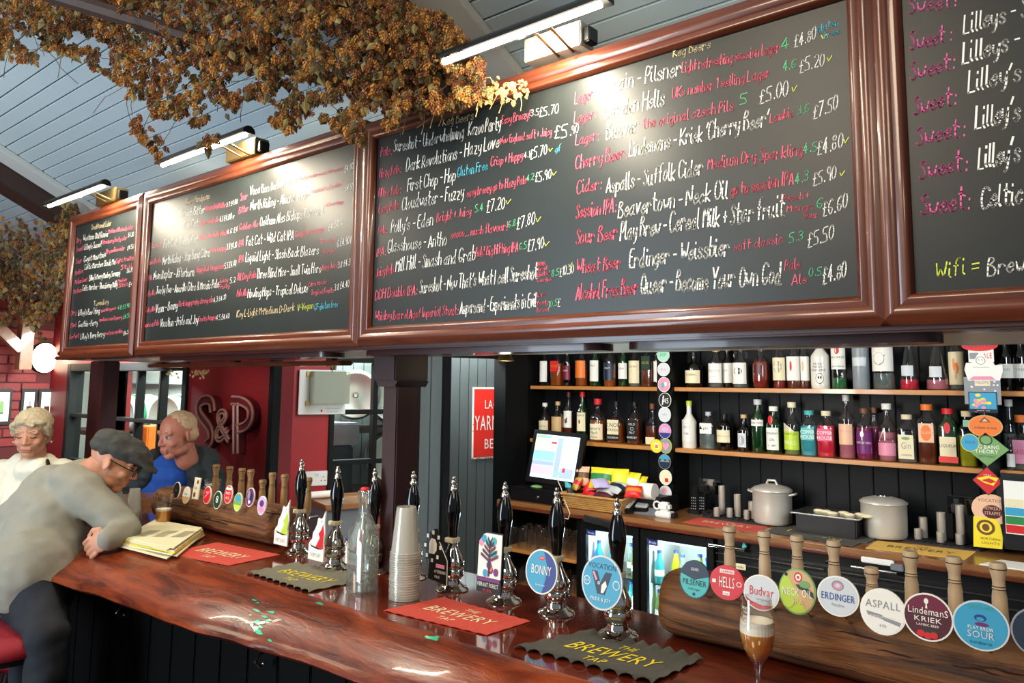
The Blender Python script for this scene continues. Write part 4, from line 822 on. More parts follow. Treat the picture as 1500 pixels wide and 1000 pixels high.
tap('beer tap with a pale badge with red Budvar script above a red stripe', HX[2], 1.82, ZT, 0, -.652, 1.62, 1.250, .039, .036, 'lightgrey', [('p', 'red', [(-.9, -.28), (-.5, -.55), (.1, -.68), (.68, -.62)]+SEG(-43, -160)[0:]), ('t', 'red', 'Budvar', .02, -.15, .50, 1.35), ('t', 'grey', 'original', .1, -.42, .14, .7)], GR, 'white')
tap('beer tap with a yellow NECK OIL badge showing bird artwork', HX[3], 1.82, ZT, 0, -.576, 1.62, 1.266, .038, .045, 'tan', [('p', 'lime', SEG(130, 300)), ('e', 'red', .05, .62, .22, .22), ('e', 'white', .05, .62, .15, .15), ('e', 'red', .05, .62, .07, .07), ('e', 'black', -.6, .68, .09, .08), ('p', 'darkgreen', [(-.1, .3), (.3, .34), (.85, .05), (.9, -.2), (.4, .08), (.1, .12)]), ('e', 'sage', .4, .35, .3, .16), ('t', 'white', 'NECK OIL', 0, -.20, .34, 1.6), ('t', 'peach', 'IPA', .1, -.55, .28, .6), ('e', 'lime', -.45, -.5, .3, .25)], GR, 'sage')
tap('beer tap with a short handle and a white ERDINGER badge in blue letters', HX[4], 1.82, ZT-.012, 1, -.496, 1.62, 1.271, .040, .038, 'lightgrey', [('e', 'grey', 0, .52, .30, .26), ('e', 'pink', 0, .50, .22, .18), ('e', 'lightgrey', 0, .52, .12, .10), ('t', 'blue', 'ERDINGER', 0, -.22, .36, 1.6), ('t', 'grey', 'Weissbrau', 0, -.50, .14, .6)], GR, 'white')
HX5 = HX[4]
tap('beer tap with a white ASPALL badge above a grey ribbon', at(1332, 820, Y=1.83).x, 1.82, ZT, 0, -.414, 1.62, 1.257, .041, .042, 'white', [('t', 'grey', 'ASPALL', 0, .14, .34, 1.5), ('p', 'grey', [(-.72, -.05), (-.05, -.14), (.05, -.22), (.78, -.35), (.72, -.52), (.1, -.38), (-.05, -.32), (-.66, -.22)]), ('t', 'white', 'SUFFOLK CYDER', 0, -.29, .10, 1.1), ('t', 'grey', '4.5%', 0, -.66, .12, .3)], GR, 'white')
tap('beer tap with a plum LINDEMANS KRIEK badge with cherries', HX[6], 1.82, ZT, 0, -.337, 1.62, 1.262, .042, .042, 'maroon', [('p', 'plum', SEG(12, 168)), ('e', 'white', -.05, .66, .09, .12), ('p', 'white', [(-.09, .36), (.0, .36), (-.03, .6), (-.06, .6)]), ('t', 'white', 'LindemanS', 0, .10, .30, 1.6), ('t', 'white', 'KRIEK', 0, -.20, .22, 1.1), ('t', 'white', 'LAMBIC BEER', 0, -.38, .10, .9), ('e', 'darkgreen', .1, -.58, .34, .12), ('e', 'red', -.28, -.70, .16, .14), ('e', 'red', 0, -.76, .16, .14), ('e', 'red', .24, -.72, .16, .14)], GR, 'white')
tap('beer tap with a sky blue CEREAL MILK SOUR badge near the right edge', HX[7], 1.82, ZT, 0, -.253, 1.62, 1.264, .044, .042, 'skyblue', [('t', 'teal', 'CEREAL MILK', 0, .66, .16, .95), ('e', 'deepblue', 0, .30, .22, .14), ('e', 'skyblue', 0, .26, .14, .08), ('e', 'purple', .05, .05, .25, .08), ('t', 'white', 'PLAY BREW', 0, -.18, .15, .9), ('t', 'lightgrey', 'SOUR', 0, -.50, .28, .95), ('t', 'navy', 'PLAY BREW CO', 0, -.74, .10, .75)], GR, 'lightgrey')
tap('beer tap with a dark blue badge cut by the right edge of the photo', -.13, 1.82, ZT, 0, -.165, 1.62, 1.268, .043, .042, 'navy', [('e', 'teal', .2, -.5, .4, .25), ('e', 'lavender', 0, .2, .25, .3)], GR, 'grey')
GL_ = 'small wooden-handled taps on the left log'
lt = [(316, 260, 718, 'black', 'a plain black oval badge, leftmost on the left log', [('t', 'grey', 'STOUT', 0, -.1, .2, .8)], 0), (336, 274, 725, 'white', 'a white and brown oval badge', [('p', 'tan', SEG(190, 350)), ('t', 'brown', 'CIDER', 0, 0, .22, 1)], 0), (354, 289, 715, 'cream', 'an upright rectangular cream badge', [('e', 'brown', .35, .6, .35, .2), ('t', 'black', 'Co', -.1, -.05, .3, 1), ('e', 'brown', -.2, -.6, .4, .25)], 0),
      (367, 305, 725, 'red', 'a red oval badge with pale stripes', [('p', 'pink', [(-.6, -.4), (.6, .4), (.6, .55), (-.6, -.25)]), ('t', 'white', 'ALE', 0, .2, .25, .7)], 0), (385, 320, 732, 'darkgreen', 'a dark green oval badge with a white figure', [('t', 'white', '8', 0, -.3, .8, .6), ('e', 'darkgreen', .4, .4, .1, .1)], 1), (399, 336, 724, 'red', 'a red and white shield badge', [('p', 'white', [(-.7, .5), (.7, .5), (.6, .75), (-.6, .75)]), ('t', 'white', 'RED', 0, .0, .3, 1.2), ('t', 'white', 'ALE', 0, -.5, .3, 1)], 0),
      (417, 350, 735, 'sage', 'a green landscape oval badge', [('p', 'lime', SEG(200, 340)), ('e', 'skyblue', 0, .4, .6, .3)], 0), (452, 368, 728, 'purple', 'a grey and purple round badge', [('e', 'grey', -.3, .2, .3, .5), ('e', 'navy', .3, 0, .3, .5), ('e', 'lightgrey', 0, -.5, .3, .2)], 0), (469, 385, 740, 'lavender', 'a pale pink and lilac oval badge nearest the pumps', [('e', 'pink', 0, -.4, .7, .3), ('e', 'purple', 0, .2, .5, .35)], 0)]
for i, (hx, bx, bz, f, nm, de, sh) in enumerate(lt):
    b = at(bx, bz, Y=1.60); hxx = at(hx, 700, Y=1.82).x
    tap('small beer tap with '+nm, hxx, 1.80, 1.312, sh, b.x, 1.60, max(b.z, 1.215), .027 if f != 'cream' else .022, .034 if f != 'cream' else .042, f, de, GL_, 'white', [(-1, -1), (1, -1), (1, 1), (-1, 1)] if f == 'cream' else None, True, handle=i < 8)
# ================================================================ BACK COUNTER
YC = 3.90
bc = thing('back_counter', 'brown wooden worktop of the back bar running under the bottle shelves', 'worktop', (-1.8, 4.2, 0))
mb('counter_wood').box((-3.36, YC, ZC-.03), (.9, YW-.014, ZC), .005).build('worktop', bc)
mb('mahogany').box((-3.36, YC-.004, ZC-.048), (.9, YC+.03, ZC-.03), .004).build('front_lip', bc)
# open shelves of glasses at the left under the counter
gx0, gx1 = -3.34, at(842, 800, Y=3.93).x
zs_ = at(800, 812, Y=3.95).z
gs = thing('glass_shelf', 'open wooden shelves under the left end of the back counter holding upturned glasses', 'shelf', (gx0, 4.1, 0))
mb('black_paint').box((gx1, 3.95, 0), (gx1+.025, 4.40, ZC-.05)).build('divider', gs); mb('black_paint').box((-3.375, 3.95, 0), (-3.345, 4.42, ZC-.05)).build('side_panel', gs); mb('black_paint').box((-3.345, 4.39, 0), (gx1, 4.42, ZC-.05)).build('back_board', gs)
for z in (zs_, zs_-.26): mb('pine_shelf').box((gx0, 3.94, z-.02), (gx1, 4.38, z), .003).build('shelf', gs)
gi = None
for zz in (zs_, zs_-.26):
    for r in range(3):
        for k in range(7):
            x = gx0+.05+k*.078+(.03 if r % 2 else 0); p = V((x, 4.0+r*.085, zz))
            if x > gx1-.04: continue
            if gi is None:
                gi = thing('upturned_glass', 'clear pint glass upturned on the upper open shelf under the back counter, front row', 'glass', p, 'upturned glasses on the open shelves')
                MB().use('glass_clear').lathe([(.038, 0), (.0375, .03), (.036, .06), (.028, .125), (.027, .13), (.001, .131)], p, 16, cap=False).build('glass', gi, smooth=50); continue
            c = copy_tree(gi); c.location = p; c['label'] = 'clear pint glass upturned on the %s open shelf under the back counter, %s row' % ('upper' if zz == zs_ else 'lower', ('front', 'middle', 'rear')[r])
# fridges
def fridge(label, xa, xb, hinge_left, tag_):
    z0, z1 = .12, ZC-.11; t = thing('bottle_fridge', label, 'fridge', ((xa+xb)/2, 4.1, 0), 'lit bottle fridges under the back counter')
    mb('black_plastic').box((xa, 3.97, .05), (xa+.02, 4.38, ZC-.05)).box((xb-.02, 3.97, .05), (xb, 4.38, ZC-.05)).box((xa, 3.97, .05), (xb, 4.38, .09)).box((xa, 3.97, ZC-.07), (xb, 4.38, ZC-.05)).build('cabinet', t)
    mb('white_plastic').box((xa+.02, 4.36, .09), (xb-.02, 4.38, ZC-.07)).box((xa+.02, 3.99, .09), (xa+.028, 4.36, ZC-.07)).box((xb-.028, 3.99, .09), (xb-.02, 4.36, ZC-.07)).box((xa+.028, 3.99, .09), (xb-.028, 4.36, .1)).build('liner', t)
    mb('black_plastic').box((xa+.003, 3.93, .07), (xa+.045, 3.965, z1+.05), .003).box((xb-.045, 3.93, .07), (xb-.003, 3.965, z1+.05), .003).box((xa+.045, 3.93, z1), (xb-.045, 3.965, z1+.05), .003).box((xa+.045, 3.93, .07), (xb-.045, 3.965, z0), .003).build('door_frame', t)
    mb('glass_pane').box((xa+.045, 3.945, z0), (xb-.045, 3.949, z1)).build('door_glass', t)
    mb('fridge_light').box((xa+.03, 3.975, z1-.02), (xb-.03, 3.99, z1)).box((xa+.024, 3.972, z0), (xa+.036, 3.984, z1)).build('light_strip', t)
    point('fridge_lamp', ((xa+xb)/2, 4.0, z1-.04), 9, (.75, .93, 1), .05); point('fridge_lamp', ((xa+xb)/2, 4.0, .42), 8, (.75, .93, 1), .05)
    mb('deepblue').box((xa+.047, 3.941, z1-.035), (xa+.11, 3.944, z1-.002)).build('blue_sticker', t)
    m = MB().use('white').text('Prodis', (xa+.078, 3.9405, z1-.026), XA, ZA, .014, .045); m.build('sticker_print', t)
    for z in (.34, .56): mb('chrome_soft').box((xa+.03, 3.99, z-.006), (xb-.03, 4.35, z)).build('wire_shelf', t)
    return t
fx0, fx1, fx2 = at(843, 800, Y=3.93).x+.03, at(936, 800, Y=3.93).x, at(1046, 820, Y=3.93).x
fridge('lit fridge behind the two blue round pump clips, left of the pair', fx0, fx1, True, 1)
fridge('lit fridge of small bottles right of the pumps, beside the log end', fx1+.005, fx2, True, 2)
cols = ['liquid_blue', 'liquid_teal', 'liquid_yellow', 'liquid_clear', 'liquid_lime']
protos = {}
for f, (xa, xb) in enumerate(((fx0, fx1), (fx1, fx2))):
    for z in (.09, .34, .56):
        for k in range(5):
            x = xa+.075+k*(xb-xa-.13)/4.4; y = 4.03+(k % 2)*.06; cn = cols[(k+int(z*10)+f) % 5]; p = V((x, y, z))
            if cn not in protos:
                t = thing('fridge_bottle', {'liquid_blue': 'small bottle of bright blue drink', 'liquid_teal': 'small bottle of turquoise drink', 'liquid_yellow': 'small bottle of yellow drink', 'liquid_clear': 'small clear bottle of water', 'liquid_lime': 'small bottle of pale green drink'}[cn]+' on the bottom shelf of the %s lit fridge' % ('left', 'right')[f], 'bottle', p, 'small bottles in the fridges')
                MB().use(cn).lathe([(.026, 0), (.028, .01), (.028, .10), (.014, .14), (.012, .165)], p, 14).build('glass', t, smooth=50)
                MB().use('white').lathe([(.0285, .04), (.0285, .075)], p, 14, cap=False).build('label', t, smooth=50)
                MB().use('deepblue').lathe([(.0135, .165), (.0135, .18)], p, 12).build('cap', t, smooth=50); protos[cn] = t; continue
            c = copy_tree(protos[cn]); c.location = p; c['label'] = protos[cn]['label'].split(' on the ')[0]+' on the %s shelf of the %s lit fridge' % ({.09: 'bottom', .34: 'middle', .56: 'top'}[z], ('left', 'right')[f])
# black drawers and cooler doors to the right
t = thing('under_counter_unit', 'black under-counter cooler doors with chrome bar handles right of the fridges', 'cabinet', (fx2+.7, 4.1, 0))
mb('black_plastic').box((fx2+.01, 3.96, .05), (.85, 4.38, ZC-.05)).build('carcass', t)
xx = fx2+.015
for k in range(4):
    d_ = mb('black_plastic').box((xx, 3.925, .08), (xx+.56, 3.958, ZC-.17), .006).build('door', t)
    mb('chrome_soft').box((xx, 3.921, ZC-.172), (xx+.56, 3.93, ZC-.166)).box((xx, 3.921, ZC-.128), (xx+.56, 3.93, ZC-.124)).build('trim_strip', d_)
    if k in (0, 1): mb('chrome').tube([(xx-.03 if k == 0 else xx+.12, 3.90, ZC-.085), (xx+.17 if k == 0 else xx+.32, 3.90, ZC-.085)], .009, 10).box((xx+.0, 3.90, ZC-.09), (xx+.01, 3.93, ZC-.08)).build('handle', d_, smooth=50)
    xx += .575
p = at(1083, 829, Y=3.92); b_ = mb('cream_plastic').box((p.x-.033, 3.915, p.z-.016), (p.x+.036, 3.921, p.z+.014), .002).build('name_plate', t)
MB().use('black').text('Prodis', (p.x, 3.9145, p.z-.008), XA, ZA, .014, .05).build('plate_print', t)
p = at(1090, 797, Y=3.92); mb('teal').prism([(-.012, -.02), (.014, -.012), (-.002, .02)], (p.x, 3.92, p.z), XA, ZA, .003, V((0, -1, 0))).build('small_sticker', t)
p = at(1290, 825, Y=3.9); q = at(1262, 818, Y=3.9)
t = thing('knife', 'white-bladed utensil hanging flat under the counter edge above the black doors', 'utensil', p)
mb('white_plastic').box((q.x, 3.885, p.z-.004), (p.x+.06, 3.9, p.z+.022), .004).build('blade', t); mb('grey_plastic').box((p.x+.045, 3.88, p.z-.02), (p.x+.10, 3.9, p.z+.01), .004).build('clip', t)
p = at(888, 765, Y=3.9)
t = tag(mb('chrome_soft').obox(V((p.x-.16, 3.89, p.z-.01)), V((.98, 0, -.10)).normalized(), YA, V((.10, 0, .98)).normalized(), (0, .25), (0, .02), (0, .04), .004).build('metal_tray_edge', smooth=30), 'silver tray edge sticking out below the snack basket', 'tray')
# ---------------------------------------------------------------- till
Tx = at(815, 700, Y=4.05)
t = thing('till_screen', 'tilted touch-screen till with coloured buttons at the left of the back counter', 'till', at(800, 728, Y=4.1))
yT = 4.02; tl, tr_, bl, br = at(782, 636, Y=yT), at(848, 640, Y=yT), at(776, 697, Y=yT), at(838, 703, Y=yT)
u = XA; v = V((0, .28, .96)).normalized(); n = u.cross(v); wS = (tr_.x-tl.x)*.97; hS = (tl.z-bl.z)/.96; o = V((bl.x-.0, yT, bl.z)); sh = .02/.2
uu = V((.985, 0, -.03)).normalized()
MB().use('black_plastic').obox(o, uu, v, n, (-.035, wS+.035), (-.035, hS+.03), (-.035, 0), .006).build('bezel', t, smooth=30)
sc = MB().use('screen_white').obox(o, uu, v, n, (0, wS), (0, hS), (0, .002)).build('screen', t)
R_ = random.Random(5); m = MB()
for (c_, x, y, a, b_) in [('screen_yellow', 0, .62, .50, .30), ('screen_cyan', 0, .40, .5, .22), ('screen_pink', 0, .08, .5, .2), ('screen_grey', .52, .05, .12, .9), ('screen_white', .66, .3, .3, .6), ('screen_grey', .66, .05, .3, .22), ('screen_green', .02, .92, .35, .06), ('screen_red', .38, .80, .12, .05), ('screen_pink', .15, .84, .15, .08), ('screen_red', .72, .18, .06, .1), ('screen_cyan', .55, .1, .14, .08), ('screen_cyan', .25, .93, .1, .05), ('screen_grey', 0, .29, .5, .1)]:
    m.use(c_).obox(o, uu, v, n, (x*wS, (x+a)*wS), (y*hS, (y+b_)*hS), (.002, .0026+.0002*len(m.f)/40))
m.build('screen_buttons', sc)
MB().use('black_plastic').obox(V((o.x+wS*.3, yT+.05, ZC)), XA, YA, ZA, (0, .12), (0, .1), (.09, .26), .01).obox(V((o.x+wS*.1, yT+.03, ZC)), XA, YA, ZA, (0, .22), (-.02, .16), (.085, .11), .006).build('stand', t)
p = at(797, 745, Y=3.97)
d0 = thing('cash_drawer', 'black cash drawer under the till with a small keyhole', 'drawer', (p.x, 4.1, ZC))
xa, xb = at(747, 735, Y=3.95).x, at(822, 740, Y=3.95).x
mb('black_plastic').box((xa, 3.95, ZC), (xb, 4.35, ZC+.085), .004).build('case', d0); mb('black_plastic').box((xa+.01, 3.944, ZC+.012), (xb-.01, 3.95, ZC+.075), .002).build('drawer_front', d0)
mb('chrome').lathe([(.008, 0), (.008, -.006), (.004, -.008)], ((xa+xb)/2+.03, 3.944, ZC+.04), 14, YA).build('lock', d0, smooth=50)
p = at(786, 712, Y=4.0); tag(mb('sage').ball((p.x, 4.0, ZC+.095), (.045, .03, .012), 14, 6).build('eraser_dish', smooth=60), 'small pale green dish lying on the cash drawer', 'dish')
c0 = at(815, 699, Y=3.99)
tag(mb('cream_plastic').tube([c0, at(822, 715, Y=3.96), at(828, 735, Y=3.93), at(835, 752, Y=3.885), at(832, 760, Y=3.885), at(822, 757, Y=3.885)], .0028, 6).build('white_cable', smooth=60), 'thin cream cable hanging from the till over the counter edge', 'cable')
# ---------------------------------------------------------------- basket of snacks
bx0, bx1, by0, by1 = at(824, 745, Y=3.95).x, at(898, 760, Y=3.95).x+.07, 3.93, 4.26; hz = .085
t = thing('snack_basket', 'woven wicker basket full of crisp packets on the back counter', 'basket', ((bx0+bx1)/2, 4.1, ZC))
m = MB().use('wicker'); per = []
def perim(k, n=72):
    s_ = k/n*4; i = int(s_) % 4; f_ = s_-int(s_); C4 = [(bx0, by0), (bx1, by0), (bx1, by1), (bx0, by1)]; a, b = C4[i], C4[(i+1) % 4]; return a[0]+(b[0]-a[0])*f_, a[1]+(b[1]-a[1])*f_
cx_, cy_ = (bx0+bx1)/2, (by0+by1)/2
for r in range(8):
    pts = []
    for k in range(73):
        x, y = perim(k % 72); s_ = .90+.10*r/7+(.012 if (k+r) % 2 else -.012); pts.append((cx_+(x-cx_)*s_, cy_+(y-cy_)*s_, ZC+.008+r*hz/7.5))
    m.tube(pts, .0048, 5)
m.build('weave', t, smooth=70)
m = MB().use('wicker'); m.tube([(cx_+(perim(k % 72)[0]-cx_)*1.02, cy_+(perim(k % 72)[1]-cy_)*1.02, ZC+hz) for k in range(73)], .008, 6); m.build('rim', t, smooth=70)
mb('wicker').box((bx0+.02, by0+.02, ZC+.002), (bx1-.02, by1-.02, ZC+.008)).build('base', t)
def packet(label, x, y, z, w_, h_, mt, rz, tilt, band=None):
    t = thing('crisp_packet', label, 'snack packet', (x, y, z), 'snack packets in the basket'); nx, ny = 10, 10; R = Matrix.Rotation(rz, 3, 'Z') @ Matrix.Rotation(tilt, 3, 'X'); sd = random.random()*9
    vs = []; fs = []
    for s_ in (-1, 1):
        for j in range(ny+1):
            for i in range(nx+1):
                a, b = i/nx*2-1, j/ny*2-1; th = max(0, (1-a**4)*(1-b**4))*.022; wr = .004*mnoise.noise(V((a*2.5+sd, b*2.5, s_)))
                vs.append(V((x, y, z))+R @ V((a*w_/2*(1-.05*(1-b*b)), s_*(th+.0008)+wr, b*h_/2)))
    q = (nx+1)*(ny+1)
    for s_ in (0, 1):
        for j in range(ny):
            for i in range(nx):
                f_ = (s_*q+j*(nx+1)+i, s_*q+j*(nx+1)+i+1, s_*q+(j+1)*(nx+1)+i+1, s_*q+(j+1)*(nx+1)+i); fs.append(f_ if s_ == 0 else f_[::-1])
    m = MB().use(mt).add(vs, fs); 
    if band: m.use(band); m.m = [1 if (ny*.35 < (k % (nx*ny))//nx < ny*.62) else 0 for k in range(len(m.m))]
    m.build('foil_bag', t, smooth=60)
for i, (lb, px, py, w_, h_, mt, rz, ti, bd) in enumerate([('yellow and green crisp packet at the back left of the basket', 880, 700, .15, .13, 'yellow', .1, -.3, 'green'), ('yellow crisp packet in the back middle of the basket', 908, 702, .11, .13, 'yellow', .4, -.3, None), ('yellow and white crisp packet at the right of the basket', 925, 708, .12, .14, 'yellow', -.3, -.4, 'white'),
      ('small yellow packet at the far right of the basket', 938, 706, .08, .09, 'yellow', .2, -.8, None), ('red packet in the middle of the basket', 868, 715, .12, .12, 'red', .5, -.5, None), ('dark purple packet lying at the front of the basket', 886, 722, .15, .11, 'maroon', -.2, -.9, 'silver'),
      ('silver grey packet lying across the front right of the basket', 902, 714, .16, .10, 'silver', -.4, -1.0, 'navy'), ('pale brown packet standing at the left of the basket', 852, 697, .10, .12, 'peach', .3, -.2, 'brown'), ('red and orange packet at the right end of the basket', 928, 720, .10, .08, 'red', .3, -.7, 'orange'),
      ('teal packet at the front left corner of the basket', 836, 720, .07, .12, 'teal', .8, -.3, 'black'), ('dark packet with red print at the front of the basket', 862, 727, .12, .10, 'black', -.1, -.8, 'red'), ('orange packet low in the front left of the basket', 849, 724, .09, .10, 'orange', .5, -.8, 'black'),
      ('white and lilac packet near the middle of the basket', 880, 708, .11, .09, 'lavender', .9, -1.1, None), ('small gold packet beside the brown one', 846, 708, .07, .09, 'gold', -.6, -.5, 'red')]):
    p = at(px, py, Y=4.0+.02*(i % 4)+(.08 if i < 5 else 0)); packet(lb, p.x, p.y, max(p.z, ZC+.07), w_, h_, mt, rz, ti, bd)
# card machines, printer, white roll
for k, (px, lb) in enumerate(((921, 'grey card machine nearest the snack basket'), (946, 'grey card machine nearest the paper roll printer'))):
    p = at(px, 750, Z=ZC); t = thing('card_machine', lb, 'card reader', p, 'card machines on the back counter'); u = V((.97, .1, 0)).normalized(); vv = V((-.1, .9, .32)).normalized(); n = u.cross(vv)
    o = p+V((-.04, -.06, .02)); MB().use('black_plastic').obox(o, u, vv, n, (-.006, .086), (-.01, .19), (-.03, .01), .006).build('cradle', t, smooth=30)
    MB().use('silver').obox(o, u, vv, n, (0, .08), (0, .10), (.01, .026), .006).build('keypad', t, smooth=30); MB().use('grey_plastic').obox(o, u, vv, n, (0, .08), (.10, .18), (.01, .028), .006).build('head', t, smooth=30)
    MB().use('blue').obox(o, u, vv, n, (.012, .068), (.115, .17), (.028, .0295)).build('display', t)
p = at(952, 716, Y=4.12); t = thing('receipt_printer', 'black receipt printer with a curl of white paper beside the basket', 'printer', p)
mb('black_plastic').box((p.x-.09, 4.10, ZC), (p.x+.09, 4.32, ZC+.10), .01).build('case', t, smooth=30)
MB().use('white').lathe([(.048, -.045), (.048, .045)], (p.x+.0, 4.10, ZC+.13), 24, XA).build('paper_roll', t, smooth=50)
MB().use('grey_plastic').obox(V((p.x, 4.08, ZC+.02)), XA, V((0, .8, .6)), V((0, -.6, .8)), (-.08, .08), (-.04, .05), (-.01, .0), .004).build('paper_tray', t)
p = at(975, 757, Z=ZC); t = thing('label_gun', 'white plastic tape dispenser on the back counter under the string of badges', 'dispenser', p)
mb('white_plastic').box(p+V((-.055, -.035, 0)), p+V((.05, .03, .035)), .008).box(p+V((-.04, -.03, .035)), p+V((.035, .025, .085)), .014).build('body', t, smooth=50)
MB().use('white_plastic').tube([p+V((-.045+.022*cos(a/8*2*pi), -.02, .065+.022*sin(a/8*2*pi))) for a in range(9)], .006, 6).build('reel', t, smooth=60); mb('black_plastic').box(p+V((.045, -.03, .005)), p+V((.075, .01, .03)), .004).build('cutter', t)
# ---------------------------------------------------------------- pots, measures, tray
def pot(label, px, py, wpx, hpx, handles, knob):
    p = at(px, py, Z=ZC+.008); d = (p-EYE).dot(FW); r = wpx*d/FX/2; h = hpx*d/FX*.97; t = thing('steel_pot', label, 'pot', p)
    MB().use('aluminium_pot').lathe([(r*.93, 0), (r*.97, .008), (r*.985, .015), (r, h*.5), (r, h*.92), (r*1.03, h*.95)], p, 40).build('body', t, smooth=50)
    MB().use('aluminium_pot').lathe([(r*1.05, h*.95), (r*1.05, h*.985), (r*.9, h*1.05), (r*.5, h*1.12), (r*.2, h*1.15), (.004, h*1.15)], p, 40).build('lid', t, smooth=60)
    if knob: MB().use('aluminium_pot').tube([p+V((-.03, 0, h*1.13)), p+V((-.02, 0, h*1.13+.022)), p+V((.02, 0, h*1.13+.022)), p+V((.03, 0, h*1.13))], .007, 8).build('lid_handle', t, smooth=60)
    else: MB().use('chrome_soft').lathe([(.03, h*1.14), (.028, h*1.17), (.02, h*1.175)], p, 20).build('lid_knob', t, smooth=60)
    if handles:
        for s_ in (-1, 1): MB().use('aluminium_pot').tube([p+V((s_*r*.98, -.02, h*.86)), p+V((s_*(r+.025), -.02, h*.90)), p+V((s_*(r+.03), 0, h*.91)), p+V((s_*(r+.025), .02, h*.90)), p+V((s_*r*.98, .02, h*.86))], .006, 8).build('side_handle', t, smooth=60)
pot('dull steel stockpot with side handles and a domed lid, left of the black tray', 1132, 765, 55, 50, True, True)
pot('dull steel ice bucket with a round lid, right of the black tray', 1296, 785, 62, 52, False, False)
def mat_(label, cs):
    P = [at(x, y, Z=ZC) for x, y in cs]; c = sum(P, V())/4
    m = MB().use('black_rubber').prism([(0, 0), (1, 0), (1, 1), (0, 1)], P[3]+V((0, 0, .0005)), P[2]-P[3], P[0]-P[3], .006, ZA)
    R_ = P[2]-P[3]; Q = P[0]-P[3]
    for k in range(14):
        f_ = (k+.5)/14; m.prism([(-.012, .03), (.012, .03), (.012, .97), (-.012, .97)], P[3]+R_*f_+V((0, 0, .0065)), R_, Q, .003, ZA)
    return tag(m.build('bar_mat'), label, 'mat', 'black rubber bar mats')
mat_('black rubber bar mat behind the red towel on the back counter', [(1042, 750), (1140, 762), (1124, 771), (1028, 758)])
mat_('black rubber bar mat behind the yellow towel on the back counter', [(1330, 782), (1452, 796), (1436, 808), (1296, 789)])
def measure(label, px, py, h, r, grp):
    p = at(px, py, Z=ZC+.0105); m = MB().use('brushed_steel').lathe([(r*.96, 0), (r, .002), (r, h), (r*.9, h), (r*.88, .01), (.001, .009)], p, 20, cap=False)
    return tag(m.build('spirit_measure', smooth=50), label, 'measure', grp)
G1, G2 = 'steel measures left of the stockpot', 'steel measures right of the ice bucket'
for lb, px, py, h, r in (('tallest steel tube on the left bar mat', 1058, 753, .165, .019), ('medium steel tube on the left bar mat', 1081, 756, .125, .021), ('shortest of the three steel tubes, touching the stockpot', 1102, 759, .095, .020), ('little steel thimble measure in front of the tallest left tube', 1050, 756, .05, .017), ('little steel thimble measure in the middle of the left mat', 1069, 757, .05, .017), ('little steel thimble measure nearest the stockpot', 1094, 760, .05, .017)): measure(lb, px, py, h, r, G1)
for lb, px, py, h, r in (('shortest steel tube beside the ice bucket', 1353, 787, .10, .020), ('medium steel tube on the right bar mat', 1380, 791, .135, .020), ('tallest steel tube on the right bar mat', 1409, 795, .18, .021), ('little steel thimble measure nearest the ice bucket', 1345, 789, .05, .017), ('little steel thimble measure in the middle of the right mat', 1378, 794, .05, .017), ('little steel thimble measure in front of the tallest right tube', 1406, 797, .05, .017)): measure(lb, px, py, h, r, G2)
p = at(1208, 778, Z=ZC); xa, xb = at(1168, 778, Y=4.15).x, at(1262, 785, Y=4.15).x
t = thing('black_tray', 'black rectangular condiment tray with a steel rim between the two pots', 'tray', ((xa+xb)/2, 4.2, ZC))
mb('black_plastic').box((xa+.01, 4.1, ZC+.006), (xb-.01, 4.33, ZC+.10), .006).build('box', t, smooth=30); mb('chrome_soft').box((xa-.015, 4.085, ZC+.10), (xb+.01, 4.345, ZC+.108), .003).build('rim', t)
m = MB().use('cream')
for k in range(7): m.ball((xa+.1+.04*k, 4.2+random.uniform(-.04, .04), ZC+.112), (.03, .02, .010), 10, 5)
m.build('wrapped_contents', t, smooth=60, kind='stuff')
m = mb('towel_grey').box((xa-.03, 4.06, ZC+.001), (xb+.05, 4.36, ZC+.005)); tag(m.build('cloth'), 'dark grey cloth lying under the black condiment tray', 'cloth')
# sockets on the back wall with cables
for px, py, lb in ((1040, 712, 'double chrome socket with plugs on the dark back wall, left'), (1413, 740, 'double chrome socket on the dark back wall behind the tallest steel tube')):
    p = at(px, py, Y=YW-.014); t = thing('wall_socket', lb, 'socket', p, 'chrome sockets on the back wall')
    mb('chrome').box((p.x-.075, YW-.022, p.z-.045), (p.x+.075, YW-.013, p.z+.045), .003).build('plate', t)
    for s_ in (-1, 1): mb('black_plastic').box((p.x+s_*.035-.012, YW-.026, p.z+.008), (p.x+s_*.035+.012, YW-.02, p.z+.03), .002).build('switch', t)
    mb('black_plastic').box((p.x-.055, YW-.055, p.z-.035), (p.x-.01, YW-.022, p.z+.005), .004).build('plug', t)
for k, (x_, h_) in enumerate(((1018, .16), (1030, .12))):
    p = at(x_, 752, Z=ZC); t = thing('cordless_phone', ['black handset with small grey keys standing left of the steel tubes', 'dark handset in a cradle beside the wall socket cables'][k], 'phone', p)
    MB().use('black_plastic').obox(p, V((.95, -.3, 0)).normalized(), V((-.06, .2, .97)).normalized(), V((-.3, -.95, .1)).normalized(), (-.022, .022), (0, h_), (-.012, .012), .005).build('handset', t, smooth=30); m = MB().use('silver')
    for r in range(5):
        for c_ in range(3): m.ball(p+V((-.012+c_*.012, -.016, .03+r*.016)), .003, 6, 4)
    m.build('keys', t); mb('black_plastic').box(p+V((-.04, -.03, 0)), p+V((.04, .04, .02)), .005).build('cradle', t)
tag(mb('black_rubber').tube([at(1035, 722, Y=YW-.05), at(1030, 735, Y=4.4), at(1040, 748, Y=4.35), at(1028, 756, Y=4.25), at(1012, 752, Y=4.25)], .004, 6).build('black_cable', smooth=60), 'black cable drooping from the left chrome socket to the counter', 'cable')
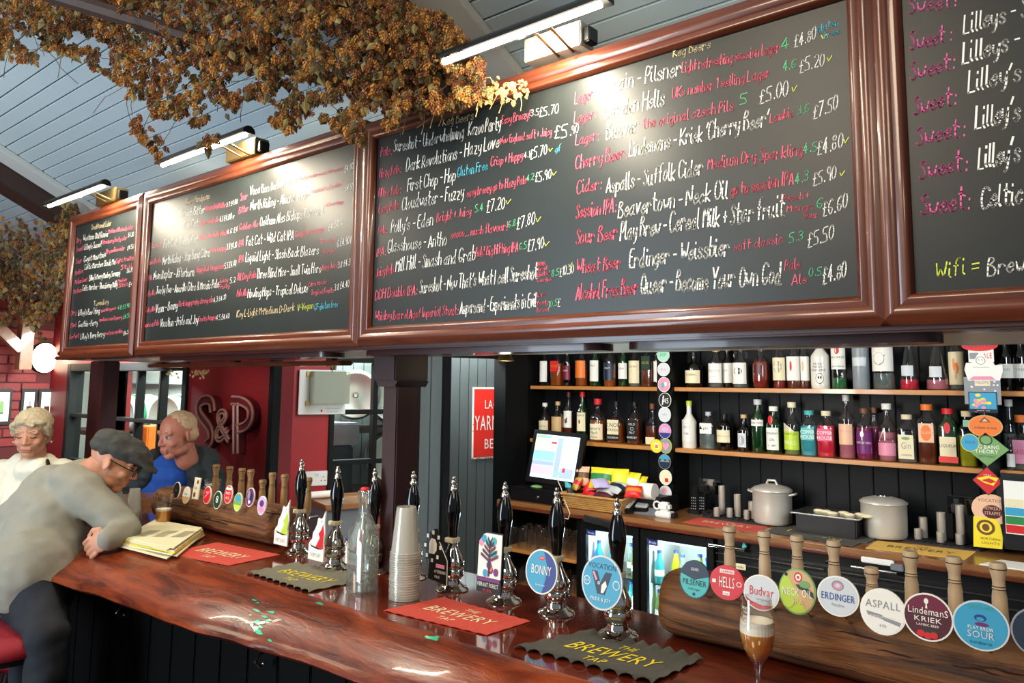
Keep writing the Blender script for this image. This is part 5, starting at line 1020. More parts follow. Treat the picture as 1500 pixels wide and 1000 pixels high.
# price board at the right edge
p = at(1470, 790, Y=4.2); q = at(1472, 700, Y=4.2); t = thing('price_board', 'framed lit list with coloured stripes at the right edge above the counter', 'screen', (p.x+.2, 4.2, ZC))
mb('black_plastic').box((p.x-.02, 4.2, ZC+.03), (p.x+.42, 4.26, q.z+.02), .02).build('frame', t, smooth=30); mb('black_plastic').box((p.x+.1, 4.2, ZC), (p.x+.3, 4.32, ZC+.04), .006).build('stand', t)
H = q.z-p.z; f0 = mb('white').box((p.x+.012, 4.196, p.z+.03), (p.x+.40, 4.2, q.z-.01)).build('sheet', t)
for k, c_ in enumerate(('red', 'green', 'skyblue', 'cream')): mb(c_).box((p.x+.014, 4.1945, p.z+.035+k*H*.14), (p.x+.398, 4.1965, p.z+.035+(k+.9)*H*.14)).build('stripe', f0)
p = at(1478, 828, Z=ZC); t = tag(MB().use('white').prism([(-.10, -.07), (.16, -.07), (.20, .09), (-.04, .09)], p, XA, YA, .004).build('paper_sheets'), 'white papers on the back counter at the right edge of the photo', 'paper')
# ================================================================ BOTTLES
def bottle(label, px, zb_, hm=None, ytop=None, wpx=22, kind='round', glass_='glass_clear', liq=None, lvl=.5, cap='white', capw=1.0, lab='cream', lz=(.12, .5), lw=.92, art=(), yb=4.39, grp='spirit bottles on the shelves', neck=.62):
    p = at(px, 640, Y=yb); p.z = zb_; d = (p-EYE).dot(FW); r = wpx*d/FX/2*.93
    h = hm if hm else at(px, ytop, Y=yb).z-zb_
    t = thing('spirit_bottle', label, 'bottle', p, grp); sq = (4.5, 1, .82) if kind in ('square', 'squat') else None; nr = min(.014, r*.45)
    if kind == 'cone': pr = [(r*.9, 0), (r, .006), (r*.95, h*.2), (r*.55, h*.62), (nr*1.1, h*.78), (nr, h*.92)]
    elif kind == 'tall': pr = [(r*.92, 0), (r, .006), (r, h*.60), (r*.85, h*.66), (nr*1.2, h*.74), (nr, h*.93)]
    elif kind == 'squat': pr = [(r*.9, 0), (r, .008), (r, h*.50), (r*.92, h*.56), (r*.5, h*.63), (nr*1.1, h*.68), (nr*1.1, h*.86)]
    elif kind == 'oval': pr = [(r*.75, 0), (r*.92, h*.05), (r, h*.2), (r, h*.52), (r*.85, h*.63), (r*.5, h*.70), (nr*1.2, h*.74), (nr*1.2, h*.88)]
    else: pr = [(r*.92, 0), (r, .006), (r, h*neck*.93), (r*.94, h*neck), (r*.6, h*(neck+.08)), (nr*1.15, h*(neck+.15)), (nr, h*.92)]
    MB().use(glass_).lathe(pr, p, 22, sq=sq).build('glass', t, smooth=50)
    if liq:
        L = []; zl = h*lvl
        for i, (a, b_) in enumerate(pr):
            if b_ <= zl: L.append((a*.93, b_+.003))
            else:
                a0, b0 = pr[i-1]; f_ = (zl-b0)/(b_-b0); L.append(((a0+(a-a0)*f_)*.93, zl)); break
        MB().use(liq).lathe(L, p, 18, sq=sq).build('drink', t, smooth=50)
    zc0 = h*.87 if kind in ('squat', 'oval') else h*.90
    MB().use(cap).lathe([(nr*1.25*capw, zc0), (nr*1.3*capw, h), (nr*1.1*capw, h+.001)], p, 16).build('cap', t, smooth=40)
    if lab:
        z0, z1 = h*lz[0], h*lz[1]; a0 = math.asin(min(.99, lw)); rr = r*1.012
        ca = math.atan2(-.40, .0)  # labels face the counter
        base = -pi/2+.0
        if sq:
            yy = p.y-r*.82*1.012; hw = r*lw*.86; lo = MB().use(lab).prism([(-hw, z0), (hw, z0), (hw, z1), (-hw, z1)], (p.x, yy, p.z), XA, ZA, .0008, V((0, -1, 0))).build('label', t); bend = None; o = V((p.x, yy-.0009, p.z))
        else:
            vs = []; n_ = 12
            for i in range(n_+1):
                a = base-a0+2*a0*i/n_
                for z in (z0, z1): vs.append(V((p.x+rr*cos(a), p.y+rr*sin(a), p.z+z)))
            lo = MB().use(lab).add(vs, [(2*i, 2*i+2, 2*i+3, 2*i+1) for i in range(n_)]).build('label', t, smooth=60); bend = rr*1.01; o = V((p.x, p.y-rr*1.01, p.z))
        if art:
            m = MB(); W_ = r*lw*(1 if sq else 1.15); Hh = z1-z0
            for k, a in enumerate(art):
                e = -.0002*(k+1)
                def bp(x, z):
                    if bend: return V((p.x+bend*sin(x/bend), p.y-(bend-e)*cos(x/bend), p.z+z))
                    return V((o.x+x, o.y+e, o.z+z))
                if a[0] == 't':
                    vv, ff, L_ = layout(a[2]); kz = a[5]*Hh/.72; kx = a[6]*W_*2/L_
                    m.use(a[1]).add([bp(a[3]*W_+(x-L_/2)*kx, z0+Hh*a[4]+y*kz) for x, y in vv], ff)
                elif a[0] == 'e': m.use(a[1]).add([bp(a[2]*W_+a[4]*W_*cos(2*pi*i/14), z0+Hh*a[3]+a[5]*Hh*sin(2*pi*i/14)) for i in range(14)], [tuple(range(14))])
                elif a[0] == 'p': m.use(a[1]).add([bp(x*W_, z0+Hh*z) for x, z in a[2]], [tuple(range(len(a[2])))])
            m.build('label_print', lo)
    return t
T_ = lambda s, y=.4, h=.2, w=.7, c='black', x=0: ('t', c, s, x, y, h, w)
TL = dict(zb_=ZS1, hm=.285); LW = dict(zb_=ZS2)
bottle('clear bottle with a white label above a blue band, leftmost on the top shelf', 797, wpx=15, lab='white', lz=(.10, .62), art=[('p', 'skyblue', [(-1, 0), (1, 0), (1, .3), (.3, .4), (-.2, .3), (-1, .38)])], **TL)
bottle('square whisky bottle with a slanting red label on the top shelf', 816, wpx=20, kind='square', liq='liquid_amber', lvl=.55, cap='gold', lab='scarlet', lz=(.36, .62), art=[T_('RED LABEL', .4, .22, .7, 'gold')], **TL)
bottle('dark bottle with a purple-red label, third on the top left shelf', 831, wpx=15, glass_='dark_glass', cap='black', lab='plum', lz=(.15, .5), art=[T_('RESERVE', .6, .1, .6, 'white')], **TL)
bottle('clear bottle with an orange label over a white strip on the top left shelf', 852, wpx=20, liq='liquid_amber', lvl=.4, lab='orange', lz=(.2, .62), art=[('p', 'white', [(-1, 0), (1, 0), (1, .22), (-1, .22)])], **TL)
bottle('green bottle with a tall white label, fifth on the top left shelf', 872, wpx=17, glass_='glass_green', lab='white', lz=(.12, .62), art=[T_('MALT', .7, .1, .5)], **TL)
bottle('clear whisky bottle with a dark and orange label on the top left shelf', 894, wpx=20, liq='liquid_amber', lvl=.5, lab='navy', lz=(.15, .55), art=[('p', 'orange', [(-1, .2), (1, .2), (1, .55), (-1, .55)]), T_('MALT', .65, .12, .5, 'white')], **TL)
bottle('green bottle with a white label between two clear ones on the top left shelf', 914, wpx=17, glass_='glass_green', lab='white', lz=(.18, .55), yb=4.42, art=[T_('CASK', .6, .12, .6)], **TL)
bottle('clear bottle with a big cream label on the top left shelf', 931, wpx=20, lab='cream', lz=(.08, .60), liq='liquid_clear', art=[T_('SINGLE MALT', .7, .08, .8)], **TL)
bottle('square whisky bottle with a slanting dark label on the top left shelf', 950, wpx=19, kind='square', liq='liquid_brown', lvl=.4, cap='black', lab='darkgreen', lz=(.40, .70), art=[T_('BLACK LABEL', .4, .2, .7, 'gold')], **TL)
bottle('bottle with a white label half hidden by the hanging badges, top left shelf', 963, wpx=10, lab='white', lz=(.12, .58), **TL)
bottle('squat whisky bottle with a white cap above the till, leftmost on the lower shelf', 798, ytop=590, wpx=19, liq='liquid_amber', lvl=.5, cap='white', lab='cream', lz=(.15, .5), art=[T_('SCOTCH', .5, .12, .7)], **LW)
bottle('round bottle with a cork and tan label above the till', 817, ytop=588, wpx=20, cap='tan', liq='liquid_amber', lvl=.55, lab='tan', lz=(.15, .6), **LW)
bottle('whisky bottle with a red-brown bird on a white label', 833, ytop=574, wpx=16, cap='maroon', liq='liquid_brown', lab='white', lz=(.25, .6), yb=4.42, art=[('e', 'brown', 0, .4, .3, .14), ('e', 'brown', .2, .55, .12, .08), ('p', 'pink', [(-1, 0), (1, 0), (1, .2), (-1, .2)])], **LW)
bottle('green whiskey bottle with a red cap and cream label on the lower left shelf', 853, ytop=574, wpx=17, glass_='glass_green', cap='red', lab='cream', lz=(.2, .58), art=[T_('WHISKEY', .8, .1, .9), ('e', 'darkgreen', 0, .5, .15, .12)], **LW)
bottle('squat bourbon bottle with dripping red wax on its neck', 876, ytop=584, wpx=25, kind='oval', cap='red', capw=1.5, liq='liquid_amber', lvl=.5, lab='cream', lz=(.06, .42), art=[T_("Maker's", .62, .18, .8), T_('Mark', .36, .18, .5), T_('whisky', .12, .1, .5)], **LW)
m_ = None
bottle('broad square bourbon bottle with a cream KNOB CREEK label above a black one', 903, ytop=588, wpx=26, kind='squat', cap='black', liq='liquid_amber', lvl=.48, lab='cream', lz=(.06, .56), art=[('p', 'black', [(-1, 0), (1, 0), (1, .30), (-1, .30)]), T_('KNOB', .66, .20, 1.1), T_('CREEK', .46, .12, .9), T_('BOURBON', .1, .1, .8, 'white')], **LW)
bottle('square whiskey bottle with a black label printed in white on the lower left shelf', 930, ytop=589, wpx=22, kind='square', cap='black', liq='liquid_brown', lvl=.6, lab='black', lz=(.08, .58), art=[T_('OLD', .75, .1, .6, 'white'), ('e', 'white', 0, .58, .3, .08), ('e', 'black', 0, .58, .25, .06), T_('No.7', .35, .12, .5, 'white'), T_('WHISKEY', .12, .1, .9, 'white')], **LW)
bottle('squat bottle with a cork half behind the hanging badges on the lower left shelf', 956, ytop=591, wpx=20, kind='squat', cap='brown', liq='liquid_brown', lvl=.45, lab='cream', lz=(.03, .2), **LW)
TR = dict(zb_=ZS1)
bottle('squat dark bottle with a cream band label, leftmost on the top right shelf', 1018, hm=.22, wpx=27, kind='oval', glass_='dark_glass', cap='black', lab='cream', lz=(.12, .48), art=[T_('COGNAC', .6, .15, .7)], **TR)
bottle("clear bottle with a cork and a white WOODY'S label", 1051, hm=.245, wpx=24, cap='tan', capw=1.3, lab='white', lz=(.12, .60), liq='liquid_clear', lvl=.6, art=[T_("WOODY'S", .55, .13, .85, 'grey'), T_('rum', .3, .08, .3, 'pink'), ('p', 'pink', [(-.9, .06), (.9, .06), (.9, .08), (-.9, .08)])], neck=.66, **TR)
bottle('dark bottle with a white label just behind the pale corked one', 1068, hm=.25, wpx=20, glass_='dark_glass', cap='tan', lab='white', lz=(.12, .6), yb=4.44, art=[T_('DY', .55, .13, .4, 'grey')], **TR)
bt = bottle('clear jug-eared bottle with a black emblem on its white label', 1087, hm=.25, wpx=24, cap='white_plastic', lab='white', lz=(.1, .6), liq='liquid_clear', lvl=.6, art=[('e', 'black', 0, .6, .55, .16), T_('KRAKEN', .57, .08, .8, 'white')], **TR)
p = bt.location
for s_ in (-1, 1): MB().use('glass_clear').tube([p+V((s_*.018, 0, .21)), p+V((s_*.035, 0, .215)), p+V((s_*.042, 0, .195)), p+V((s_*.036, 0, .178))], .004, 8).build('ear_handle', bt, smooth=60)
bottle('rounded bottle of red-brown rum with a gold cross emblem', 1117, hm=.262, wpx=27, kind='oval', cap='cream', capw=1.2, liq='liquid_rum', lvl=.6, lab='maroon', lz=(.30, .55), lw=.5, art=[('p', 'gold', [(-.9, .9), (-.6, 1), (.9, .1), (.6, 0)]), ('p', 'gold', [(.9, .9), (.6, 1), (-.9, .1), (-.6, 0)])], **TR)
bottle('clear bottle with a round grey stamp on a pale yellow label', 1145, hm=.285, wpx=21, lab='cream', lz=(.16, .62), liq='liquid_rum', lvl=.14, art=[('e', 'grey', 0, .6, .6, .26), T_('Spice', .56, .1, .7, 'white')], **TR)
bottle('clear spiced rum bottle with a red figure on its label', 1166, hm=.285, wpx=22, lab='white', lz=(.16, .64), liq='liquid_brown', lvl=.15, art=[('e', 'red', -.1, .6, .16, .22), ('p', 'tan', [(-.9, 0), (.9, 0), (.9, .18), (-.9, .12)])], **TR)
bottle('second spiced rum bottle with a pale brown figure on its label, half behind the first', 1181, hm=.285, wpx=20, lab='white', lz=(.16, .64), liq='liquid_brown', lvl=.15, yb=4.42, art=[('e', 'tan', .1, .6, .16, .22)], **TR)
bottle("white bottle printed DEAD MAN'S FINGERS with a black skull drawing", 1205, hm=.285, wpx=28, glass_='white_glass', cap='white', lab='white_glass', lz=(.08, .52), art=[T_("DEAD", .88, .10, .5), T_("MAN'S", .74, .10, .55), T_("FINGERS", .60, .10, .8), ('e', 'black', .2, .28, .42, .24), ('e', 'white', .2, .28, .38, .21), ('e', 'black', .08, .32, .08, .06), ('e', 'black', .32, .32, .08, .06)], neck=.66, **TR)
bottle('clear rum bottle with a red disc over a white BACARDI label', 1233, hm=.285, wpx=23, lab='white', lz=(.38, .82), liq='liquid_green', lvl=.22, art=[('e', 'red', 0, .82, .32, .16), T_('BACARDI', .48, .10, .9), T_('carta blanca', .1, .08, .9)], neck=.80, **TR)
bottle('frosted vodka bottle with blue print', 1265, hm=.285, wpx=25, glass_='frosted', cap='silver', lab='lightgrey', lz=(.44, .60), lw=.8, art=[('p', 'blue', [(-.9, .3), (0, .8), (.9, .3), (.9, 0), (-.9, 0)])], neck=.82, **TR)
bottle('wide clear vodka bottle with a red-topped white label and moustache drawing', 1299, hm=.285, wpx=33, lab='white', lz=(.34, .80), liq='liquid_clear', lvl=.3, art=[('p', 'red', [(-1, .84), (1, .84), (1, 1), (-1, 1)]), T_('SMIRNOFF', .86, .1, .9, 'white'), ('e', 'grey', -.2, .5, .5, .26), ('e', 'white', -.2, .52, .46, .23), ('p', 'grey', [(-.7, .6), (.3, .6), (.4, .66), (-.2, .62), (-.8, .66)])], neck=.80, **TR)
bottle('cone-shaped clear bottle with red liqueur in its foot', 1336, hm=.30, wpx=28, kind='cone', lab='lightgrey', lz=(.24, .42), lw=.6, liq='liquid_red', lvl=.18, cap='maroon', **TR)
bottle('cone-shaped clear bottle with pale pink drink near the hanging badges', 1378, hm=.30, wpx=34, kind='cone', lab='lightgrey', lz=(.22, .40), lw=.5, liq='liquid_pink', lvl=.18, cap='silver', **TR)
bottle('clear bottle with a tan squirrel on a cream label beside the hanging badges', 1407, hm=.285, wpx=23, lab='cream', lz=(.10, .68), liq='liquid_clear', lvl=.3, art=[('e', 'orange', .1, .5, .25, .18), ('e', 'orange', -.2, .62, .14, .2), ('e', 'tan', 0, .35, .12, .2)], neck=.72, **TR)
for k, (px, lb) in enumerate(((1479, 'dark wine bottle nearest the hanging badges on the top right shelf'), (1502, 'dark wine bottle cut by the right edge of the photo'))):
    bottle(lb, px, hm=.31, wpx=23, glass_='dark_glass', cap='black', lab='white', lz=(.20, .42), art=[T_('VINO', .5, .2, .6, 'grey')], yb=4.38, neck=.55, **TR)
bottle('tall white bottle with a yellow-green cap, leftmost on the lower right shelf', 1010, ytop=587, wpx=23, glass_='white_glass', cap='lime', lab='white_glass', lz=(.15, .6), art=[T_('1800', .6, .12, .5, 'grey'), ('e', 'grey', 0, .35, .4, .05)], neck=.58, **LW)
bottle('clear square gin bottle with a white top label', 1038, ytop=603, wpx=25, kind='square', cap='silver', lab='white', lz=(.42, .70), liq='liquid_clear', lvl=.4, art=[('p', 'black', [(-.9, .4), (-.7, .8), (-.5, .4)]), T_('gin', .4, .3, .4)], neck=.70, **LW)
bottle('black apothecary bottle with a diamond white label', 1062, ytop=606, wpx=25, kind='round', glass_='dark_glass', cap='black', lab='cream', lz=(.22, .56), lw=.85, art=[T_("HENDRICK'S", .46, .10, 1.0, 'grey')], neck=.70, **LW)
bottle('small dark bottle with a cork and a grey stamp label', 1090, ytop=607, wpx=22, glass_='dark_glass', cap='tan', lab='lightgrey', lz=(.12, .50), lw=.6, art=[('e', 'grey', 0, .5, .6, .35)], neck=.60, **LW)
bottle('green gin bottle with a silver cap and a white neck band', 1111, ytop=585, wpx=21, glass_='glass_green', cap='silver', capw=1.3, lab='white', lz=(.50, .62), liq='liquid_green', lvl=.45, art=[T_("GORDON'S", .35, .3, .9)], neck=.66, **LW)
bottle('squat green gin bottle with a red disc and a white label', 1134, ytop=595, wpx=24, glass_='glass_green', cap='white', capw=1.4, lab='white', lz=(.08, .55), lw=.8, liq='liquid_green', lvl=.45, art=[T_('TANQUERAY', .7, .1, .9), T_('GIN', .4, .12, .4), ('e', 'grey', 0, .2, .6, .04), ('e', 'red', -.1, 1.35, .36, .2)], neck=.64, **LW)
bottle('clear gin bottle with a slanting cream label and green foot', 1161, ytop=589, wpx=25, cap='cream', capw=1.3, lab='lime', lz=(.10, .45), liq='liquid_lime', lvl=.4, art=[('p', 'cream', [(-1, 1.45), (.95, .85), (.95, .7), (-1, .7)]), T_("WHITLEY", .8, .1, .9, 'darkgreen'), T_('NEILL', .3, .2, .8, 'white')], neck=.60, **LW)
bottle('turquoise COPPER HOUSE gin bottle with a teal cap', 1186, ytop=601, wpx=25, kind='square', cap='teal', capw=1.4, lab='teal', lz=(.35, .62), liq='liquid_teal', lvl=.66, art=[T_('COPPER', .52, .30, .95, 'white'), T_('HOUSE', .12, .30, .95, 'white')], neck=.70, **LW)
bottle('raspberry pink COPPER HOUSE gin bottle with a cream stopper', 1211, ytop=602, wpx=27, kind='square', cap='cream', capw=1.4, lab='hotpink', lz=(.35, .62), liq='liquid_red', lvl=.68, art=[T_('COPPER', .52, .30, .95, 'white'), T_('HOUSE', .12, .30, .95, 'white')], neck=.70, **LW)
bottle('tallest pink-tinted bottle with a shield label on the lower right shelf', 1241, ytop=578, wpx=25, kind='tall', cap='silver', lab='peach', lz=(.22, .54), lw=.8, liq='liquid_pink', lvl=.5, art=[T_('PARMA', .6, .1, .8, 'pink')], **LW)
bottle('purple gin bottle with a white tree and a pink band', 1267, ytop=598, wpx=25, cap='brown', capw=1.2, liq='liquid_purple', lvl=.62, lab='purple', lz=(.12, .55), art=[('e', 'white', -.1, .88, .22, .14), ('p', 'white', [(-.14, .6), (-.04, .6), (-.04, .85), (-.14, .85)]), T_('WHITLEY NEILL', .45, .10, 1.0, 'white'), ('p', 'pink', [(-1, .02), (1, .02), (1, .28), (-1, .28)])], neck=.68, **LW)
bottle('second purple gin bottle tucked behind the first', 1281, ytop=597, wpx=20, cap='brown', liq='liquid_purple', lvl=.62, lab=None, yb=4.44, **LW)
bottle('pink gin bottle with a long white stopper and slanting white label', 1300, ytop=591, wpx=27, cap='white', capw=1.3, lab='pink', lz=(.10, .32), liq='liquid_pink', lvl=.5, art=[('p', 'white', [(-.9, 1.1), (.9, 1.1), (-.2, 2.1)]), T_("WARNER'S", 1.2, .2, .9)], neck=.60, **LW)
bottle('clear square bottle with a cream Gin label in script', 1329, ytop=607, wpx=28, kind='square', cap='cream', capw=1.4, lab='cream', lz=(.08, .58), liq='liquid_clear', lvl=.5, art=[('e', 'sage', 0, .85, .5, .06), T_('Gin', .42, .28, .55, 'grey'), T_('LONDON', .12, .08, .6)], neck=.72, **LW)
bottle('dark amber bottle with an orange disc label and orange stopper', 1359, ytop=592, wpx=27, kind='square', cap='orange', capw=1.5, lab='peach', lz=(.36, .68), liq='liquid_brown', lvl=.50, art=[('e', 'orange', 0, .5, .62, .42), T_('SLOE', .45, .14, .6, 'peach')], neck=.72, **LW)
bottle('bottle with a red cap, cream label and red foot band', 1390, ytop=598, wpx=29, kind='square', glass_='glass_green', cap='red', capw=1.5, lab='cream', lz=(.05, .50), liq='liquid_brown', lvl=.5, art=[('p', 'scarlet', [(-1, 0), (1, 0), (1, .24), (-1, .24)]), T_('LIQUEUR', .6, .12, .9), ('e', 'red', 0, 1.35, .35, .22)], neck=.70, **LW)
bottle('yellow-green bottle with a pale stopper beside the hanging badges', 1418, ytop=602, wpx=25, kind='square', cap='cream', capw=1.4, lab='mint', lz=(.72, .84), lw=.4, liq='liquid_yellow', lvl=.55, neck=.70, **LW)
bottle('clear tall bottle in the shade of the far right shelf bay', 1480, ytop=585, wpx=20, kind='tall', lab=None, liq='liquid_clear', yb=4.44, **LW)
bottle('squat bottle with an oval pink label at the right edge', 1497, ytop=608, wpx=30, kind='squat', cap='orange', capw=1.5, lab='pink', lz=(.12, .55), liq='liquid_clear', art=[T_('GASSON', .4, .2, .9, 'red')], **LW)
bottle('small bottle with a dark red cap in the far right shelf bay', 1479, ytop=640, wpx=12, cap='maroon', lab='white', lz=(.1, .5), yb=4.34, **LW)
# ================================================================ HANGING BADGES
def badge_string(label, x_ref, yy, items, grp):
    pts = []
    for i, (lb, px, py, rx, rz, face, deco, rim, shape) in enumerate(items):
        p = at(px, py, Y=yy); k = (p-EYE).dot(FW)/FX
        t = thing('beer_badge', lb, 'badge', p, grp)
        ellipse_badge(t, 'plate', V((p.x, yy+.004*(i % 2), p.z)), rx*k, rz*k, face, deco, 0, rim, shape); pts.append(V((p.x, yy+.009, p.z)))
    tag(mb('grey_plastic').tube([V((pts[0].x, yy+.009, 1.95))]+pts, .0025, 5).build('hanging_cord', smooth=60), label, 'cord')
DM = [(0, -1), (1, 0), (0, 1), (-1, 0)]; RC = [(-1, -1), (1, -1), (1, 1), (-1, 1)]
G3 = 'round beer badges hanging in front of the narrow shelf upright'
badge_string('cord of the string of round badges by the narrow shelf upright', 973, 4.24, [
    ('topmost round green and white badge of the narrow string', 972, 520, 10, 10, 'mint', [('t', 'green', 'HOP', 0, -.2, .5, 1)], 'white', None),
    ('second round pale badge of the narrow string', 972, 541, 10, 10, 'lightgrey', [('t', 'pink', 'IPA', 0, -.2, .4, .9)], 'white', None), ('round pink badge with a small teal figure', 973, 563, 10, 11, 'pink', [('e', 'teal', -.2, -.1, .25, .4), ('e', 'white', .3, .1, .2, .3)], 'white', None),
    ('round black and white patterned badge', 974, 586, 10, 11, 'black', [('p', 'white', [(-.5, -.6), (-.3, .6), (-.1, .6), (-.3, -.6)]), ('t', 'white', '45', .2, -.4, .7, .8)], 'white', None), ('round plain white badge', 974, 607, 10, 11, 'lightgrey', [('t', 'grey', 'ale', 0, -.1, .3, .8)], 'white', None),
    ('round sunset pink and blue badge', 974, 631, 10, 11, 'pink', [('p', 'deepblue', SEG(195, 345)), ('e', 'lavender', 0, .2, .5, .3)], 'lavender', None), ('round yellow badge with a beer mug', 962, 653, 10, 10, 'yellow', [('p', 'white', [(-.3, -.4), (.4, -.4), (.4, .4), (-.3, .4)]), ('p', 'orange', [(-.2, -.3), (.3, -.3), (.3, .2), (-.2, .2)])], 'gold', None),
    ('round grey-green badge with a pink heart', 975, 653, 10, 11, 'grey', [('p', 'pink', [(0, -.6), (.6, .1), (.4, .5), (0, .25), (-.4, .5), (-.6, .1)])], 'lime', None), ('round dark blue landscape badge', 974, 676, 10, 11, 'navy', [('p', 'skyblue', SEG(20, 160)), ('p', 'grey', [(-.8, 0), (-.3, .4), (.1, .05), (.5, .35), (.85, 0)])], 'grey', None),
    ('round cream badge with a red square', 975, 699, 10, 11, 'cream', [('p', 'red', [(-.1, -.6), (.45, -.6), (.45, -.1), (-.1, -.1)])], 'white', None), ('lowest round pink and grey badge of the narrow string', 975, 722, 10, 11, 'lightgrey', [('p', 'hotpink', [(-.8, -.45), (.8, -.45), (.8, -.2), (-.8, -.2)]), ('e', 'pink', -.1, .3, .4, .4)], 'white', None)], G3)
G4 = 'big beer badges hanging in front of the wide shelf upright'
CAN = [(-1, -1), (.9, -.95), (1, -.2), (.85, .6), (.6, .95), (-.9, 1), (-.95, 0)]
badge_string('cord of the string of big badges by the wide shelf upright', 1440, 4.22, [
    ('red and orange badge at the top of the wide string', 1435, 506, 23, 8, 'scarlet', [('t', 'purple', 'LIBERATION', 0, -.3, .7, 1.7)], 'scarlet', None), ('grey and white badge peeping out above the outlined animal badge', 1437, 521, 16, 9, 'white', [('p', 'grey', [(-.9, -.5), (-.2, -.5), (-.2, .5), (-.9, .5)]), ('t', 'red', 'ALE', .5, -.4, .9, .7)], 'white', RC),
    ('white badge outlined like a seated animal with arms out', 1440, 537, 25, 20, 'white', [('e', 'grey', -.1, .45, .25, .3), ('e', 'white', -.1, .45, .21, .26), ('e', 'grey', -.18, .5, .03, .04), ('e', 'grey', -.02, .5, .03, .04), ('p', 'pink', [(-.75, -.95), (.6, -.95), (.4, -.7), (-.5, -.7)]), ('p', 'grey', [(-.5, 0), (.3, -.02), (.3, -.06), (-.5, -.04)])], 'white', [(-.8, -1), (.8, -1), (1, -.3), (.95, .15), (.6, .1), (.5, .4), (.25, .4), (.1, .85), (-.25, .9), (-.4, .5), (-.6, .3), (-.85, .3), (-.95, -.2)]),
    ('dark grey badge spotted with white dots', 1439, 572, 23, 20, 'grey', [('p', 'cream', [(-.4, .35), (.45, .35), (.45, .8), (-.4, .8)]), ('t', 'grey', 'NEON', 0, .5, .22, .7)]+[('e', 'white', random.uniform(-.85, .85), random.uniform(-.9, .9), .06, .06) for _ in range(16)], 'grey', RC), ('small blue and yellow patterned rectangular badge', 1440, 589, 18, 15, 'skyblue', [('e', 'yellow', random.uniform(-.8, .8), random.uniform(-.3, .8), .2, .15) for _ in range(7)]+[('e', 'pink', random.uniform(-.8, .8), random.uniform(-.8, .4), .15, .2) for _ in range(6)]+[('p', 'black', [(-.93, -.93), (.93, -.93), (.93, -.65), (-.93, -.65)]), ('t', 'white', 'BREW CO', 0, -.85, .12, .9)], 'navy', RC),
    ('round orange-brown badge with a triangle emblem', 1443, 624, 22, 16, 'orange', [('p', 'brown', [(-.35, .35), (.35, .35), (0, .85)]), ('p', 'peach', [(-.18, .42), (.18, .42), (0, .7)]), ('t', 'brown', 'AMBER DUNE', 0, -.25, .2, 1.3)], 'tan', None), ('round turquoise badge half behind the green diamond one', 1421, 648, 12, 13, 'skyblue', [('t', 'blue', 'WAVE', 0, -.1, .3, 1.1)], 'yellow', None),
    ('green diamond badge reading BIG BANG THEORY', 1445, 657, 28, 25, 'sage', [('e', 'darkgreen', 0, .5, .30, .30), ('e', 'sage', 0, .5, .24, .24), ('t', 'white', 'BIG BANG', 0, .0, .22, 1.15), ('t', 'white', 'THEORY', 0, -.26, .22, 1.05), ('t', 'darkgreen', 'WEST COAST', 0, -.5, .12, .8)], 'sage', DM),
    ('red and yellow diamond badge with a black edge', 1447, 704, 20, 21, 'red', [('p', 'yellow', [(-.7, .15), (0, .35), (.7, .25), (.35, -.3), (-.2, -.15)]), ('p', 'red', [(-.4, .02), (.1, .2), (.55, .0), (.2, -.15)]), ('t', 'white', 'CITRA', 0, .35, .12, .5)], 'black', DM),
    ('round peach badge reading VOCATION above dark red lettering', 1452, 746, 25, 22, 'peach', [('t', 'brown', 'VOCATION', 0, .48, .20, 1.3), ('e', 'maroon', .05, -.15, .5, .45), ('t', 'peach', 'HOWZAT', .05, -.02, .22, .85), ('t', 'peach', 'STRAPPE', .05, -.35, .22, .8)], 'peach', None),
    ('bright yellow can-shaped badge at the bottom of the wide string', 1447, 780, 19, 22, 'yellow', [('e', 'brown', -.1, .35, .62, .5), ('e', 'yellow', -.1, .35, .42, .34), ('e', 'brown', -.1, .35, .25, .24), ('t', 'brown', 'NORTHERN', .15, -.45, .16, 1.3), ('t', 'brown', 'LIGHTS', .15, -.72, .16, 1.2)], 'yellow', CAN)], G4)
# ================================================================ CELLAR, RED WALL, SIDE COUNTER
def cask(label, c, ax, r, L, grp='metal casks in the cellar'):
    c = V(c); ax = V(ax).normalized(); t = thing('cask', label, 'cask', c, grp)
    MB().use('barrel_metal').lathe([(r*.30, .012), (r*.78, .010), (r*.84, 0), (r*.90, 0), (r*.93, .012), (r*.97, L*.2), (r, L*.30), (r*1.03, L*.32), (r, L*.35), (r*1.01, L*.5), (r, L*.66), (r*1.03, L*.68), (r, L*.7), (r*.96, L*.8), (r*.88, L), (r*.80, L)], c, 36, ax).build('shell', t, smooth=50)
    MB().use('barrel_green').lathe([(r*.985, L*.20), (r*1.004, L*.28)], c, 36, ax, cap=False).build('green_band', t, smooth=50)
    MB().use('chrome_soft').lathe([(r*.12, .004), (r*.12, -.02), (r*.07, -.03), (r*.07, -.05)], c+ax*0, 14, ax).build('tap_bung', t, smooth=50)
    return t
av = V((-.35, .94, 0))
for k, (px, py, lb) in enumerate(((176, 607, 'metal cask with a green band behind the left pane of the barrel window'), (240, 609, 'metal cask with a green band behind the right pane of the barrel window'), (120, 690, 'metal cask low down in the cellar'))):
    if k < 2: cask(lb, at(px, py, Y=3.05), av, .175, .46)
mb('brushed_steel').box((-8, 3.0, 0), (-8, 3.0, 0)) if False else None
sp = at(205, 635, Y=3.05)
st = tag(mb('dark_beam').box((-8.3, 3.0, sp.z-.06), (-5.6, 3.6, sp.z-.02), .004).build('stillage'), 'dark timber stillage shelf carrying the casks behind the windows', 'shelf')
